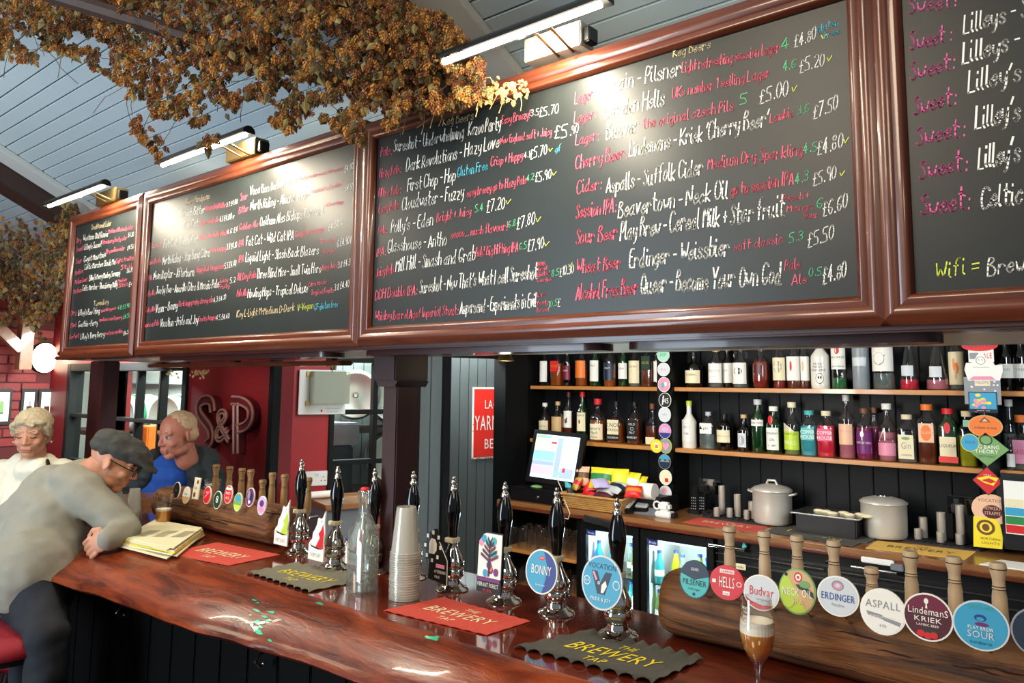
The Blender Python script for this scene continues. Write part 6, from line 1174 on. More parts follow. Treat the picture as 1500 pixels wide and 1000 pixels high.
p = at(216, 633, Y=2.85); struct(mb('dark_beam').box((-7.1, 2.75, 0), (-4.7, 3.0, .35)).build('trim_8')); tag(mb('orange').box((p.x-.11, 2.8, .35), (p.x+.11, 2.95, p.z+.05), .01).build('cellar_crate'), 'tall rusty orange crate below the casks behind the window', 'crate')
p = at(190, 560, Y=3.6); struct(mb('lightgrey').box((-9.2, 3.6, p.z-.01), (-6.2, 3.68, p.z+.01)).build('trim_7'))
struct(mb('cellar_white').box((-9.3, 3.68, 0), (-5.6, 3.74, 2.44)).box((-5.06, 3.9, 0), (-5.0, 5.5, 2.44)).box((-9.3, 2.62, 0), (-9.24, 3.7, 2.44)).build('wall_cellar'))
for k, (s_, z_, r_, dn, lb) in enumerate(((.42, 1.60, .17, .45, 'bright metal cask beside the acrylic box, upper left pane'), (.74, 1.58, .19, .50, 'bright metal cask in the upper right pane beside the gantry post'), (.74, 1.16, .19, .50, 'bright metal cask in the lower right pane beside the gantry post'))):
    cask(lb, P0+D*s_-N*dn+ZA*z_, V((-N.x*.8-D.x*.5*0+D.x*.3, -N.y*.8+D.y*.3, 0)), r_, .46, 'metal casks behind the side window')
for z in (1.37, .93): tag(MB().use('dark_beam').obox(P0-N*.4, D, -N, ZA, (.2, 1.0), (.06, .6), (z-.03, z)).build('cask_rack'), 'dark rack shelf under the casks behind the side window, '+('upper' if z > 1.2 else 'lower'), 'rack')
tag(MB().use('black_plastic').obox(P0-N*.3, D, -N, ZA, (.16, .36), (0, .3), (.93, 1.27), .01).build('cellar_cabinet'), 'dark cabinet behind the middle pane of the side window', 'cabinet')
tag(MB().use('grey_plastic').obox(P0-N*.3, D, -N, ZA, (.14, .40), (0, .3), (1.275, 1.42), .01).build('storage_box'), 'grey storage box on top of the dark cabinet behind the side window', 'box')
# letters
def ribbon(m, pts, w0, yo, dep):
    L = [];R_ = []
    for i, p in enumerate(pts):
        a, b = pts[max(i-1, 0)], pts[min(i+1, len(pts)-1)]; dx, dz = b[0]-a[0], b[1]-a[1]; l = math.hypot(dx, dz) or 1; w_ = w0[i] if isinstance(w0, list) else w0
        L.append((p[0]-dz/l*w_/2, p[1]+dx/l*w_/2)); R_.append((p[0]+dz/l*w_/2, p[1]-dx/l*w_/2))
    n_ = len(pts); vs = [V((x, yo, z)) for x, z in L+R_]+[V((x, yo+dep, z)) for x, z in L+R_]
    fs = []
    for i in range(n_-1): fs += [(i, i+1, n_+i+1, n_+i), (2*n_+i, 3*n_+i, 3*n_+i+1, 2*n_+i+1), (i, 2*n_+i, 2*n_+i+1, i+1), (n_+i, n_+i+1, 3*n_+i+1, 3*n_+i)]
    fs += [(0, n_, 3*n_, 2*n_), (n_-1, 3*n_-1, 4*n_-1, 2*n_-1)] if False else [(0, n_, 3*n_, 2*n_), (n_-1, 2*n_+n_-1, 4*n_-1, 2*n_-1)]
    m.add(vs, fs); return L, R_
def smooth_path(p, it=2):
    for _ in range(it):
        r = [p[0]]
        for i in range(len(p)-1):
            (a, b), (c, d) = p[i], p[i+1]; r += [(a*.75+c*.25, b*.75+d*.25), (a*.25+c*.75, b*.25+d*.75)]
        p = r+[p[-1]]
    return p
def letter(nm, label, paths, w):
    q0_ = [[at(x, y, Y=2.45) for x, y in P] for P in paths]; c = q0_[0][0]; t = thing(nm, label, 'letter', (c.x, 2.47, c.z), 'hollow wooden letters on the red wall')
    for P in q0_:
        m = MB().use('maroon'); pt = smooth_path([(p.x, p.z) for p in P]); L, R_ = ribbon(m, pt, w, 2.45, .045); m.build('face', t)
        mm = MB().use('letter_edge').tube([V((x, 2.447, z)) for x, z in L], .0085, 6).tube([V((x, 2.447, z)) for x, z in R_], .0085, 6); mm.build('raised_edge', t, smooth=60)
letter('wall_letter', 'hollow letter S on the dark red wall', [[(312, 603), (311, 588), (303, 584), (292, 590), (291, 604), (300, 616), (309, 628), (310, 645), (303, 652)]], .05)
letter('wall_letter', 'small hollow ampersand between the two big letters on the dark red wall', [[(336, 646), (326, 628), (320, 614), (322, 603), (330, 602), (332, 612), (322, 625), (317, 636), (320, 645), (328, 642), (334, 628)]], .022)
letter('wall_letter', 'hollow letter P on the dark red wall', [[(346, 664), (346, 630), (346, 590)], [(340, 586), (356, 587), (368, 597), (368, 614), (360, 625), (347, 628)]], .045)
# acrylic box, its backing, socket, side counter
sa, za = onw(437, 541); sb, zb2 = onw(503, 606)
t = thing('acrylic_box', 'white board with a clear acrylic cover and a red-printed notice on the bright red pillar', 'box', P0+D*((sa+sb)/2)+N*.02+ZA*zb2)
MB().use('white_plastic').obox(P0, D, N, ZA, (sa, sb), (.012, .03), (zb2, za), .002).build('backing_board', t)
s1_, z1_ = onw(452, 591); s2_, z2_ = onw(510, 544)
MB().use('glass_acrylic').obox(P0, D, N, ZA, (s1_-.01, s2_-.03), (.03, .12), (z1_, za-.01), .003).build('acrylic_cover', t)
m = MB().use('brass')
for z in (z1_-.002, za-.03): m.obox(P0, D, N, ZA, (s1_-.03, s1_+.0), (.03, .045), (z-.01, z+.02), .002)
m.build('hinges', t)
m = MB().use('grey').text('FIRE ALARM', P0+D*((s1_+s2_)/2+.02)+N*.031+ZA*(zb2+.03), D, ZA, .010, .09).text('press here', P0+D*((s1_+s2_)/2+.02)+N*.031+ZA*(zb2+.012), D, ZA, .008, .07); m.use('red').ball(P0+D*((s1_+s2_)/2-.05)+N*.031+ZA*(zb2+.022), (.006, .006, .008), 8, 6); m.build('printed_notice', t)
s_, z_ = onw(463, 700); t = thing('wall_socket', 'white double socket on the bright red pillar', 'socket', P0+D*s_+ZA*z_)
MB().use('white_plastic').obox(P0, D, N, ZA, (s_-.07, s_+.07), (0, .012), (z_-.044, z_+.042), .003).build('plate', t)
m = MB().use('black')
for k in (-1, 1):
    for a, b in ((0, .012), (-.011, -.01), (.011, -.01)): m.obox(P0, D, N, ZA, (s_+k*.04+a-.003, s_+k*.04+a+.003), (.012, .0125), (z_-.005+b-.003, z_-.005+b+.003))
m.build('pin_holes', t); MB().use('lightgrey').obox(P0, D, N, ZA, (s_-.012, s_-.002), (.012, .016), (z_+.01, z_+.03)).obox(P0, D, N, ZA, (s_+.002, s_+.012), (.012, .016), (z_+.01, z_+.03)).build('rocker', t)
t = thing('side_counter', 'small dark counter against the bright red pillar behind the left pumps', 'worktop', P0+D*.0+N*.2)
zc2 = onw(470, 724)[1]
MB().use('counter_wood').obox(P0, D, N, ZA, (sA+.12, sB+.18), (.01, .42), (zc2-.03, zc2), .004).build('top', t); MB().use('grey_plastic').obox(P0, D, N, ZA, (sA+.14, sB+.15), (.02, .38), (0, zc2-.03)).build('base', t)
p = P0+D*onw(455, 730)[0]+N*.15+ZA*(zc2+.022)
tag(MB().use('white').lathe([(.02, -.07), (.02, .07)], p, 20, D).build('paper_roll', smooth=50), 'white paper roll lying on the counter below the white socket', 'paper roll')
# brass downlight, dried flowers
p = at(740, 520, Y=1.95); t = thing('downlight', 'small brass cone downlight under the gantry near the doorway', 'lamp', (p.x, 1.95, GZ0))
MB().use('brass').lathe([(.030, -.022), (.017, 0)], (p.x, 1.95, GZ0), 24, cap=False).build('brass_cone', t, smooth=50); MB().use('tube_light').lathe([(.016, -.004), (.001, -.006)], (p.x, 1.95, GZ0), 16).build('bulb', t)
point('downlight_glow', (p.x, 1.95, GZ0-.05), .35, WARM, .02)
def cone(m, c, s_, rnd):
    ax = V((rnd.gauss(0, .5), rnd.gauss(0, .5), -1)).normalized(); e1 = ax.orthogonal().normalized(); e2 = ax.cross(e1); ph = rnd.random()*6
    for tr, (h, r, up) in enumerate(((.0, .42, .10), (.34, .52, .34), (.66, .40, .66), (.95, .2, .9))):
        n = 5 if tr < 3 else 3
        for k in range(n):
            a = ph+2*pi*(k+.5*(tr % 2))/n; dr = e1*cos(a)+e2*sin(a); sd = e1*-sin(a)+e2*cos(a)
            b = c+ax*(h*s_*1.0-.1*s_)+dr*(.12*s_)
            tip = c+ax*((h+.42)*s_)+dr*(r*s_*1.05); mid = c+ax*((h+.12)*s_)+dr*(r*s_*.85)
            m.add([b, mid+sd*(.20*s_), tip, mid-sd*(.20*s_)], [(0, 1, 2, 3)])
def leafy(m, c, s_, rnd):
    ax = V((rnd.gauss(0, .6), rnd.gauss(0, .6), -1)).normalized(); e = ax.orthogonal().normalized(); nrm = ax.cross(e)
    m.add([c, c+ax*s_*.4+e*s_*.35+nrm*s_*.1, c+ax*s_*1.1, c+ax*s_*.4-e*s_*.35+nrm*s_*.12], [(0, 1, 2, 3)])
def interp(P, x):
    if x <= P[0][0]: return P[0][1]
    for (a, b), (c, d) in zip(P, P[1:]):
        if x <= c: return b+(d-b)*(x-a)/max(c-a, 1e-6)
    return P[-1][1]
def garland(label, xr, top, low, yfun, thick, n, size, seed, mats, stems=40, margin=0):
    rnd = random.Random(seed); m = MB(); [m.use('hop_%d' % k) for k in range(5)]
    for i in range(n):
        x = rnd.uniform(*xr); a, b = interp(top, x), interp(low, x)
        u = rnd.random()**.85; y = a+(b-a)*u; th = thick*(1-.6*u)
        clump = mnoise.noise(V((x*.03, y*.03, seed)))
        if u > .80 and clump < -.12: continue
        if clump < -.48: continue
        p = at(x, y, Y=yfun(x)+rnd.uniform(-th, th)-.05*clump)
        if p.z > roofz(p.y)-.07: continue
        k = mats[min(len(mats)-1, int(rnd.random()*len(mats)))]
        if clump > .12 and rnd.random() < .6: k = 0
        m.use('hop_%d' % k)
        if rnd.random() < .86: cone(m, p, size*rnd.uniform(.75, 1.25), rnd)
        else: m.use('hop_%d' % rnd.choice((3, 4))); leafy(m, p, size*rnd.uniform(1.2, 2.4), rnd)
    o = m.build('hop_garland', smooth=None); tag(o, label, 'dried hops', kind='stuff')
    m = MB().use('hop_stem')
    for i in range(stems):
        x = rnd.uniform(*xr); a, b = interp(top, x), interp(low, x); y = a+(b-a)*rnd.uniform(.5, 1.02); p = at(x, y, Y=yfun(x)+rnd.uniform(-thick, thick)); pts = [p]
        d_ = V((rnd.gauss(0, 1), rnd.gauss(0, .4), rnd.gauss(-.2, .6))).normalized()
        for j in range(5): d_ = (d_+V((rnd.gauss(0, .3), rnd.gauss(0, .2), rnd.gauss(-.1, .3)))).normalized(); pts.append(pts[-1]+d_*.035)
        m.tube(pts, .0011, 4)
    m.build('hop_stems', o, smooth=60, kind='stuff')
    return o
top1 = [(-160, -150), (500, -110), (560, -30), (600, 5), (650, 15), (690, 62), (710, 88), (770, 120)]
low1 = [(-160, 60), (0, 82), (50, 92), (75, 68), (110, 82), (150, 104), (180, 124), (195, 150), (190, 182), (212, 214), (240, 238), (254, 205), (262, 165), (280, 168), (300, 225), (318, 205), (335, 165), (360, 140), (395, 172), (425, 195), (450, 165), (475, 170), (500, 195), (540, 212), (566, 188), (585, 165), (605, 150), (640, 162), (680, 150), (700, 140), (735, 138), (770, 143)]
garland('great bunch of dried brown hops hanging across the ceiling beam above the chalkboards', (-160, 706), top1, low1, lambda x: interp([(-160, .72), (0, .85), (560, 1.33), (775, 1.44)], x), .11, 12000, .0155, 3, [0, 1, 1, 2, 2, 3, 4], 46)
rnd = random.Random(9); m = MB().use('hop_gold')
for k in range(150):
    x = rnd.uniform(575, 772); y = 170-(x-575)*.17+rnd.gauss(0, 9)-6; p = at(x, y-4, Y=1.43+rnd.uniform(-.05, .03)); cone(m, p, .0105*rnd.uniform(.6, 1.3), rnd)
for k in range(26):
    x = rnd.uniform(570, 760); y = 165-(x-575)*.25; p = at(x, y, Y=1.42); pts = [p]; d_ = V((rnd.gauss(0, 1), -.2, rnd.gauss(.1, .7))).normalized()
    for j in range(5): d_ = (d_+V((rnd.gauss(0, .3), 0, rnd.gauss(-.25, .3)))).normalized(); pts.append(pts[-1]+d_*.018)
    m.tube(pts, .0010, 4)
tag(m.build('hop_sprig'), 'pale golden hop sprigs lying on the chalkboard frame under the long picture light', 'dried hops', kind='stuff')
a, b = V((-1.85, 1.42, 2.60)), V((-2.95, .35, 3.02))
tag(mb('dark_beam').tube([a, b], .026, 8).build('hop_pole'), 'dark timber pole buried in the great bunch of hops', 'pole')
garland('second bunch of dried hops at the far left end of the gantry above the brick wall', (-70, 112), [(-70, 235), (0, 250), (30, 262), (60, 290), (112, 296)], [(-70, 470), (0, 475), (40, 470), (62, 498), (82, 475), (95, 420), (104, 360), (112, 320)], lambda x: interp([(-70, 1.70), (60, 1.85), (112, 1.75)], x), .14, 3200, .021, 8, [1, 2, 3, 3, 4, 4], 14)
m = MB(); m.use('hop_gold')
for x0_, x1_, n_ in ((244, 262, 16), (276, 306, 34), (478, 495, 10)):
    for k in range(n_):
        x = rnd.uniform(x0_, x1_); p = at(x, (541 if x < 400 else 530)+abs(rnd.gauss(0, 4.5)), Y=1.955+rnd.uniform(-.02, .02)); cone(m, p, .009*rnd.uniform(.7, 1.3), rnd)
tag(m.build('hop_sprig'), 'small golden sprigs of dried hops hanging under the gantry in front of the red wall', 'dried hops', kind='stuff')
# ---------------------------------------------------------------- end wall fittings
p = at(66, 524, X=-7.15); t = thing('wall_lamp', 'glowing oval bulkhead lamp on the red wall at the far left', 'lamp', p)
MB().use('black_plastic').lathe([(.13, -.04), (.125, -.015), (.11, 0)], p, 28, XA, sq=(2, 1, 1)).build('rim', t, smooth=50); MB().use('globe_light').ball(p+V((.0, 0, 0)), (.05, .10, .125), 20, 12).build('glass_cover', t, smooth=70)
point('wall_lamp_glow', p+V((.15, 0, 0)), 1.4, WARM, .06)
m = MB().use('counter_wood'); a = at(-4, 478, X=-6.9); b = at(31, 512, X=-6.9); c0 = at(36, 455, X=-6.9); c1 = at(36, 541, X=-6.9)
t = thing('timber_brace', 'pale wooden roof brace and short post on the far left brick wall', 'brace', c1)
m.obox((a+b)/2, (b-a).normalized(), XA, (b-a).normalized().cross(XA), (-(b-a).length/2, (b-a).length/2), (-.04, .04), (-.04, .04), .004).build('diagonal_strut', t)
MB().use('counter_wood').box((-7.0, c1.y-.045, c1.z), (-6.88, c1.y+.045, c0.z), .004).build('short_post', t)
p = at(49, 421, X=-6.2); t = thing('security_camera', 'white dome security camera near the far left eaves', 'camera', p)
MB().use('white_plastic').lathe([(.05, -.08), (.055, -.02), (.045, 0)], p, 18, V((.8, -.5, -.3))).build('housing', t, smooth=50); MB().use('black').ball(p+V((.01, -.01, -.01)), .032, 12, 8).build('lens', t, smooth=60); MB().use('white_plastic').tube([p+V((-.04, .02, .02)), p+V((-.2, .12, .16))], .014, 8).build('bracket', t)
for k, (x0_, y0_, x1_, y1_, lb) in enumerate(((-14, 569, 14, 622, 'framed picture with a broad white mount at the far left edge'), (32, 569, 51, 612, 'left one of the pair of narrow dark framed pictures behind the woman'), (57, 569, 78, 612, 'right one of the pair of narrow dark framed pictures behind the woman'))):
    a, b = at(x0_, y0_, X=-7.18), at(x1_, y1_, X=-7.18); t = thing('framed_picture', lb, 'picture', (-7.18, (a.y+b.y)/2, b.z), 'framed pictures on the brick wall')
    mb('black').box((-7.186, a.y, b.z), (-7.165, b.y, a.z), .003).build('frame', t); mb('white').box((-7.166, a.y+.02, b.z+.03), (-7.162, b.y-.02, a.z-.03)).build('mount', t)
    mb('sage' if k == 0 else 'grey').box((-7.163, a.y+.07, b.z+.09), (-7.159, b.y-.06, a.z-.10)).build('print', t); mb('darkbrown').box((-7.160, (a.y+b.y)/2-.02, b.z+.10), (-7.157, (a.y+b.y)/2+.02, a.z-.2)).build('print_figure', t)
# stool
p = atd(8, 936, 2.52); t = thing('bar_stool', 'round red velvet bar stool under the man in the grey cap', 'stool', (p.x, p.y, 0))
MB().use('stool_red').lathe([(.165, -.028), (.185, -.018), (.190, .0), (.182, .018), (.150, .028), (.001, .032)], p, 40).build('seat_cushion', t, smooth=60)
MB().use('black').lathe([(.16, -.045), (.17, -.028)], p, 32).build('seat_ring', t, smooth=40)
for a in range(4):
    x_, y_ = cos(a*pi/2+.5), sin(a*pi/2+.5); MB().use('post_wood').tube([(p.x+x_*.12, p.y+y_*.12, p.z-.04), (p.x+x_*.20, p.y+y_*.20, 0)], .017, 8).build('leg', t, smooth=60)
MB().use('chrome_soft').tube([(p.x+.155*cos(a/20*2*pi), p.y+.155*sin(a/20*2*pi), .3) for a in range(21)], .009, 6).build('foot_ring', t, smooth=60)
stool_p = p
# ================================================================ PEOPLE
def blob(name, parent, mt, prims, voxel=.006, it=3, dis=None):
    m = MB().use(mt)
    for q in prims:
        if q[0] == 'c':      # tapered capsule
            _, a, ra, b, rb = q; a, b = V(a), V(b); m.ball(a, ra, 16, 10); m.ball(b, rb, 16, 10)
            if (b-a).length > 1e-4: m.tube([a, (a+b)/2, b], [ra*.985, (ra+rb)/2, rb*.985], 18)
        else:                # ellipsoid: centre, radii, basis
            m.ball(q[1], q[2], 20, 12, q[3] if len(q) > 3 else None)
    o = m.build(name, parent); md = o.modifiers.new('r', 'REMESH'); md.mode = 'VOXEL'; md.voxel_size = voxel
    sm = o.modifiers.new('s', 'SMOOTH'); sm.iterations = it; sm.factor = .5
    bpy.context.view_layer.update(); dg = bpy.context.evaluated_depsgraph_get(); me = bpy.data.meshes.new_from_object(o.evaluated_get(dg)); o.modifiers.clear(); old = o.data; o.data = me; me.name = name; bpy.data.meshes.remove(old)
    if dis:
        off = wl(parent) if parent else V((0, 0, 0))
        ns = [v_.normal.copy() for v_ in me.vertices]
        for v_, n0 in zip(me.vertices, ns): v_.co = v_.co+n0*dis(v_.co+off)
    me.polygons.foreach_set('use_smooth', [True]*len(me.polygons)); return o
def frame(f, up=ZA):
    f = V(f).normalized(); s = f.cross(up).normalized(); return f, s, s.cross(f)
def head(c, F, Sd, U, k=1.0, jaw=1.0):
    B = (Sd, F, U); P = lambda s, f, u: c+Sd*s*k+F*f*k+U*u*k; r = lambda *a: tuple(x*k for x in a)
    return [('e', P(0, -.012, .035), r(.074, .093, .080), B), ('e', P(0, .022, -.015), r(.060*jaw, .066, .088), B), ('e', P(0, .055, -.082), r(.030*jaw, .026, .022), B), ('e', P(.034*jaw, .012, -.062), r(.026, .042, .028), B), ('e', P(-.034*jaw, .012, -.062), r(.026, .042, .028), B),
            ('c', P(0, .080, .020), .008*k, P(0, .097, -.018), .0115*k), ('e', P(.012, .088, -.022), r(.009, .010, .008), B), ('e', P(-.012, .088, -.022), r(.009, .010, .008), B),
            ('c', P(-.042, .066, .030), .011*k, P(.042, .066, .030), .011*k), ('e', P(.038, .058, -.022), r(.022, .020, .020), B), ('e', P(-.038, .058, -.022), r(.022, .020, .020), B),
            ('c', P(-.018, .084, -.048), .0065*k, P(.018, .084, -.048), .0065*k), ('c', P(-.015, .082, -.060), .0075*k, P(.015, .082, -.060), .0075*k),
            ('e', P(.074, -.008, -.004), r(.007, .016, .027), (Sd, (F*.9+Sd*.4).normalized(), U)), ('e', P(-.074, -.008, -.004), r(.007, .016, .027), (Sd, (F*.9-Sd*.4).normalized(), U)), ('c', P(0, -.02, -.05), .052*k, P(0, -.035, -.13), .055*k)]
def face_bits(t, c, F, Sd, U, k=1.0, brow='hair_white', closed=False):
    P = lambda s, f, u: c+Sd*s*k+F*f*k+U*u*k; B = (Sd, F, U)
    for s_ in (-1, 1):
        if closed: MB().use('darkbrown').tube([P(s_*.018, .0815, .010), P(s_*.030, .083, .005), P(s_*.044, .074, .009)], .0022*k, 5).build('eyelid_line', t, smooth=60)
        else:
            e = MB().use('eye_white').ball(P(s_*.031, .0665, .010), (.0135*k, .0135*k, .0085*k), 14, 8, B).build('eye', t, smooth=60); MB().use('darkbrown').ball(P(s_*.031, .0785, .009), (.0055*k, .003*k, .0055*k), 10, 6, B).build('iris', e, smooth=60)
            MB().use('darkbrown').tube([P(s_*.017, .078, .014), P(s_*.031, .0835, .0175), P(s_*.045, .072, .014)], .0016*k, 5).build('eyelid_line', t, smooth=60)
        MB().use(brow).tube([P(s_*.014, .079, .036), P(s_*.032, .078, .042), P(s_*.048, .066, .037)], .0032*k, 6).build('eyebrow', t, smooth=60)
    MB().use('lips').ball(P(0, .0865, -.0535), (.023*k, .006*k, .0052*k), 14, 6, B).build('lips', t, smooth=60)
def hand(P, A, B, Nn, k=1.0, curl=1.0):
    A, B, Nn = V(A).normalized(), V(B).normalized(), V(Nn).normalized(); r = [('e', P, (.040*k, .045*k, .016*k), (B, A, Nn))]
    for i, ln in enumerate((.92, 1.05, 1.0, .80)):
        b = P+B*(i-1.5)*.0205*k+A*.036*k; d1 = (A*cos(.5*curl)+Nn*sin(.5*curl)); d2 = (A*cos(1.5*curl)+Nn*sin(1.5*curl)); d3 = (A*cos(2.4*curl)+Nn*sin(2.4*curl))
        p1 = b+d1*.036*ln*k; p2 = p1+d2*.026*ln*k; p3 = p2+d3*.018*ln*k; r += [('c', b, .0092*k, p1, .0085*k), ('c', p1, .0085*k, p2, .0078*k), ('c', p2, .0078*k, p3, .0068*k)]
    b = P-B*.036*k-A*.012*k; p1 = b-B*.016*k+A*.026*k+Nn*.012*k; p2 = p1+A*.026*k+B*.006*k+Nn*.012*k
    return r+[('c', b, .013*k, p1, .0105*k), ('c', p1, .0105*k, p2, .0085*k)]
fold = lambda a, f, sd: (lambda c: a*mnoise.noise(V((c.x*f, c.y*f, c.z*f*1.6+sd)))+a*.5*mnoise.noise(V((c.x*f*2.3, c.y*f*2.3, c.z*f*3+sd))))
Hh = V((FW.x, FW.y, 0)).normalized(); Rh = V((RT.x, RT.y, 0)).normalized()
# ---- man in the flat cap, leaning on the bar
t = thing('person', 'person in a grey top and flat grey cap leaning over the bar', 'person', (stool_p.x, stool_p.y, 0))
Fc, Sc, Uc = frame(Rh*.90+Hh*.22-ZA*.48)
hc = atd(167, 677, 2.98); K = .98
hip = stool_p+Hh*.13+V((-.02, 0, .155))
kn1 = V((hip.x+.28, 1.02, .85)); kn2 = V((hip.x+.12, 1.04, .84))
sh1, sh2 = atd(122, 722, 2.86), atd(140, 700, 3.12); el1 = atd(184, 783, 2.80); el1.z = 1.135; el2 = atd(170, 776, 3.02); el2.z = 1.14
wr1 = atd(161, 799, 2.70); wr1.z = 1.125; hd1 = atd(147, 799, 2.69); hd1.z = 1.115
che, bel, ub = atd(84, 752, 2.95), atd(48, 830, 2.88), atd(110, 712, 2.98)
AA = (hd1-wr1).normalized()
body = head(hc, Fc, Sc, Uc, K)+[('c', hc-Uc*.05-Fc*.04, .056, ub, .07), ('c', ub, .07, che, .10), ('c', che, .10, bel, .10), ('c', bel, .10, hip+V((0, 0, .05)), .09), ('c', sh1, .055, el1, .040), ('c', el1, .038, wr1, .027), ('c', sh2, .055, el2, .040), ('c', el2, .038, wr1+Hh*.16, .027),
    ('c', hip, .075, kn1, .045), ('c', hip, .075, kn2, .045), ('c', kn1, .045, V((kn1.x, 1.02, .25)), .035), ('c', kn2, .045, V((kn2.x, 1.03, .25)), .035)]+hand(hd1, -Rh*.75-ZA*.50+Hh*.1, (-Rh*.75-ZA*.50+Hh*.1).cross(Hh*.9-Rh*.1-ZA*.25), Hh*.9-Rh*.1-ZA*.25, .98, .95)
blob('body', t, 'skin', body, .0042, 2)
top = [('c', ub-Uc*.0, .085, che, .148), ('c', che, .150, bel, .160), ('c', bel, .160, hip+V((-.01, .0, .015)), .155), ('c', atd(78, 765, 2.88), .150, atd(48, 842, 2.76), .158), ('c', atd(75, 722, 2.95), .11, atd(30, 800, 2.90), .15), ('c', atd(104, 708, 2.9), .078, sh1, .080), ('c', atd(110, 705, 3.0), .08, sh2, .078), ('c', sh1, .080, (sh1+el1)/2+ZA*.0, .066), ('c', (sh1+el1)/2, .066, el1, .054), ('c', el1, .054, wr1+AA*.004, .041), ('c', sh2, .075, el2, .055), ('c', el2, .055, wr1+Hh*.14, .04), ('c', ub, .075, hc-Uc*.105-Fc*.06, .064)]
blob('grey_top', t, 'knit_grey', top, .007, 26, fold(.009, 9, 2))
MB().use('knit_grey').tube([hc-Uc*.118-Fc*.045+(Fc*cos(a/16*2*pi)+Sc*sin(a/16*2*pi))*.066 for a in range(17)], .008, 6).build('neckband', t, smooth=60)
blob('jeans', t, 'denim', [('c', hip-V((0, 0, .04)), .118, hip+V((.03, .02, -.04)), .118), ('c', hip+V((.07, 0, -.04)), .085, kn1, .066), ('c', hip+V((-.06, 0, -.04)), .085, kn2, .066), ('c', kn1, .069, V((kn1.x, 1.02, .25)), .055), ('c', kn2, .074, V((kn2.x, 1.03, .25)), .055)], .009, 4, fold(.010, 9, 4))
for kk in (kn1, kn2): MB().use('black').box((kk.x-.045, .98, .20), (kk.x+.045, 1.22, .27), .02).build('shoe', t, smooth=40)
capb = [('e', hc+Uc*.062-Fc*.006, (.086, .112, .058), (Sc, Fc, Uc)), ('e', hc+Uc*.072+Fc*.045, (.080, .085, .038), (Sc, (Fc-Uc*.25).normalized(), (Uc+Fc*.25).normalized())), ('e', hc+Uc*.046+Fc*.112, (.062, .052, .010), (Sc, (Fc-Uc*.28).normalized(), (Uc+Fc*.28).normalized())), ('e', hc+Uc*.040-Fc*.045, (.080, .070, .035), (Sc, Fc, Uc))]
blob('flat_cap', t, 'cap_wool', capb, .005, 3, fold(.006, 22, 3))
face_bits(t, hc, Fc, Sc, Uc, K, 'hair_white')
P = lambda s, f, u: hc+Sc*s*K+Fc*f*K+Uc*u*K
g_ = MB().use('black')
for s_ in (-1, 1):
    g_.tube([P(s_*.080, -.005, .018), P(s_*.074, .06, .014), P(s_*.058, .092, .012)], .0022, 6); g_.tube([P(s_*.033+.024*cos(a/14*2*pi), .096, .006+.019*sin(a/14*2*pi)) for a in range(15)], .0018, 5)
g_.tube([P(-.010, .098, .010), P(.010, .098, .010)], .002, 5); g_.build('glasses', t, smooth=60)
# ---- woman in cream
t = thing('person', 'person with short fair hair in a cream top with a dark bag strap', 'person', (atd(46, 640, 3.75).x, atd(46, 640, 3.75).y, 0))
Fw_, Sw, Uw = frame(-Hh*.93+Rh*.22-ZA*.22); hc = atd(47, 636, 3.72); K = .97
shl, shr = atd(6, 690, 3.78), atd(92, 688, 3.78); nb = atd(49, 672, 3.78); wa = atd(48, 800, 3.75); hp = atd(48, 900, 3.72); ch_ = atd(48, 735, 3.76)
elL, elR = atd(-12, 790, 3.66), atd(108, 790, 3.66); wrL, wrR = atd(20, 830, 3.45), atd(80, 830, 3.45)
body = head(hc, Fw_, Sw, Uw, K, 1.05)+[('c', nb+V((0, 0, .02)), .055, ch_, .10), ('c', ch_, .11, wa, .11), ('c', wa, .11, hp, .13), ('c', shl, .045, elL, .036), ('c', shr, .045, elR, .036), ('c', elL, .035, wrL, .025), ('c', elR, .035, wrR, .025), ('c', hp, .10, V((hp.x+.1, hp.y-.38, hp.z)), .06), ('c', hp, .10, V((hp.x-.1, hp.y-.36, hp.z)), .06), ('c', V((hp.x+.1, hp.y-.38, hp.z)), .055, V((hp.x+.1, hp.y-.36, .08)), .04), ('c', V((hp.x-.1, hp.y-.36, hp.z)), .055, V((hp.x-.1, hp.y-.34, .08)), .04)]
body += hand(wrL+(wrR-wrL)*.25, (wrR-wrL), V((0, 0, 1)), -Rh*.2-Hh*.9, .92, .5)+hand(wrR+(wrL-wrR)*.25, (wrL-wrR), V((0, 0, 1)), -Rh*.2-Hh*.9, .92, .5)
blob('body', t, 'skin', body, .0042, 2)
blob('cream_top', t, 'knit_cream', [('c', atd(40, 688, 3.72), .062, atd(58, 688, 3.72), .062), ('c', atd(30, 680, 3.79), .055, atd(68, 680, 3.79), .055), ('c', atd(36, 700, 3.79), .085, ch_, .12), ('c', atd(62, 700, 3.79), .085, ch_, .12), ('c', ch_, .142, wa, .138), ('c', wa, .14, hp, .15), ('c', atd(30, 688, 3.79), .06, shl, .060), ('c', atd(68, 688, 3.79), .06, shr, .060), ('c', shl, .060, elL, .05), ('c', shr, .060, elR, .05), ('c', elL, .05, wrL, .036), ('c', elR, .05, wrR, .036)], .008, 5, fold(.007, 10, 6))
blob('trousers', t, 'denim', [('c', hp-ZA*.05, .15, hp-ZA*.06, .15), ('c', hp, .12, V((hp.x+.1, hp.y-.38, hp.z)), .075), ('c', hp, .12, V((hp.x-.1, hp.y-.36, hp.z)), .075), ('c', V((hp.x+.1, hp.y-.38, hp.z)), .07, V((hp.x+.1, hp.y-.36, .10)), .055), ('c', V((hp.x-.1, hp.y-.36, hp.z)), .07, V((hp.x-.1, hp.y-.34, .10)), .055)], .011, 4)
B = (Sw, Fw_, Uw); P = lambda s, f, u: hc+Sw*s*K+Fw_*f*K+Uw*u*K
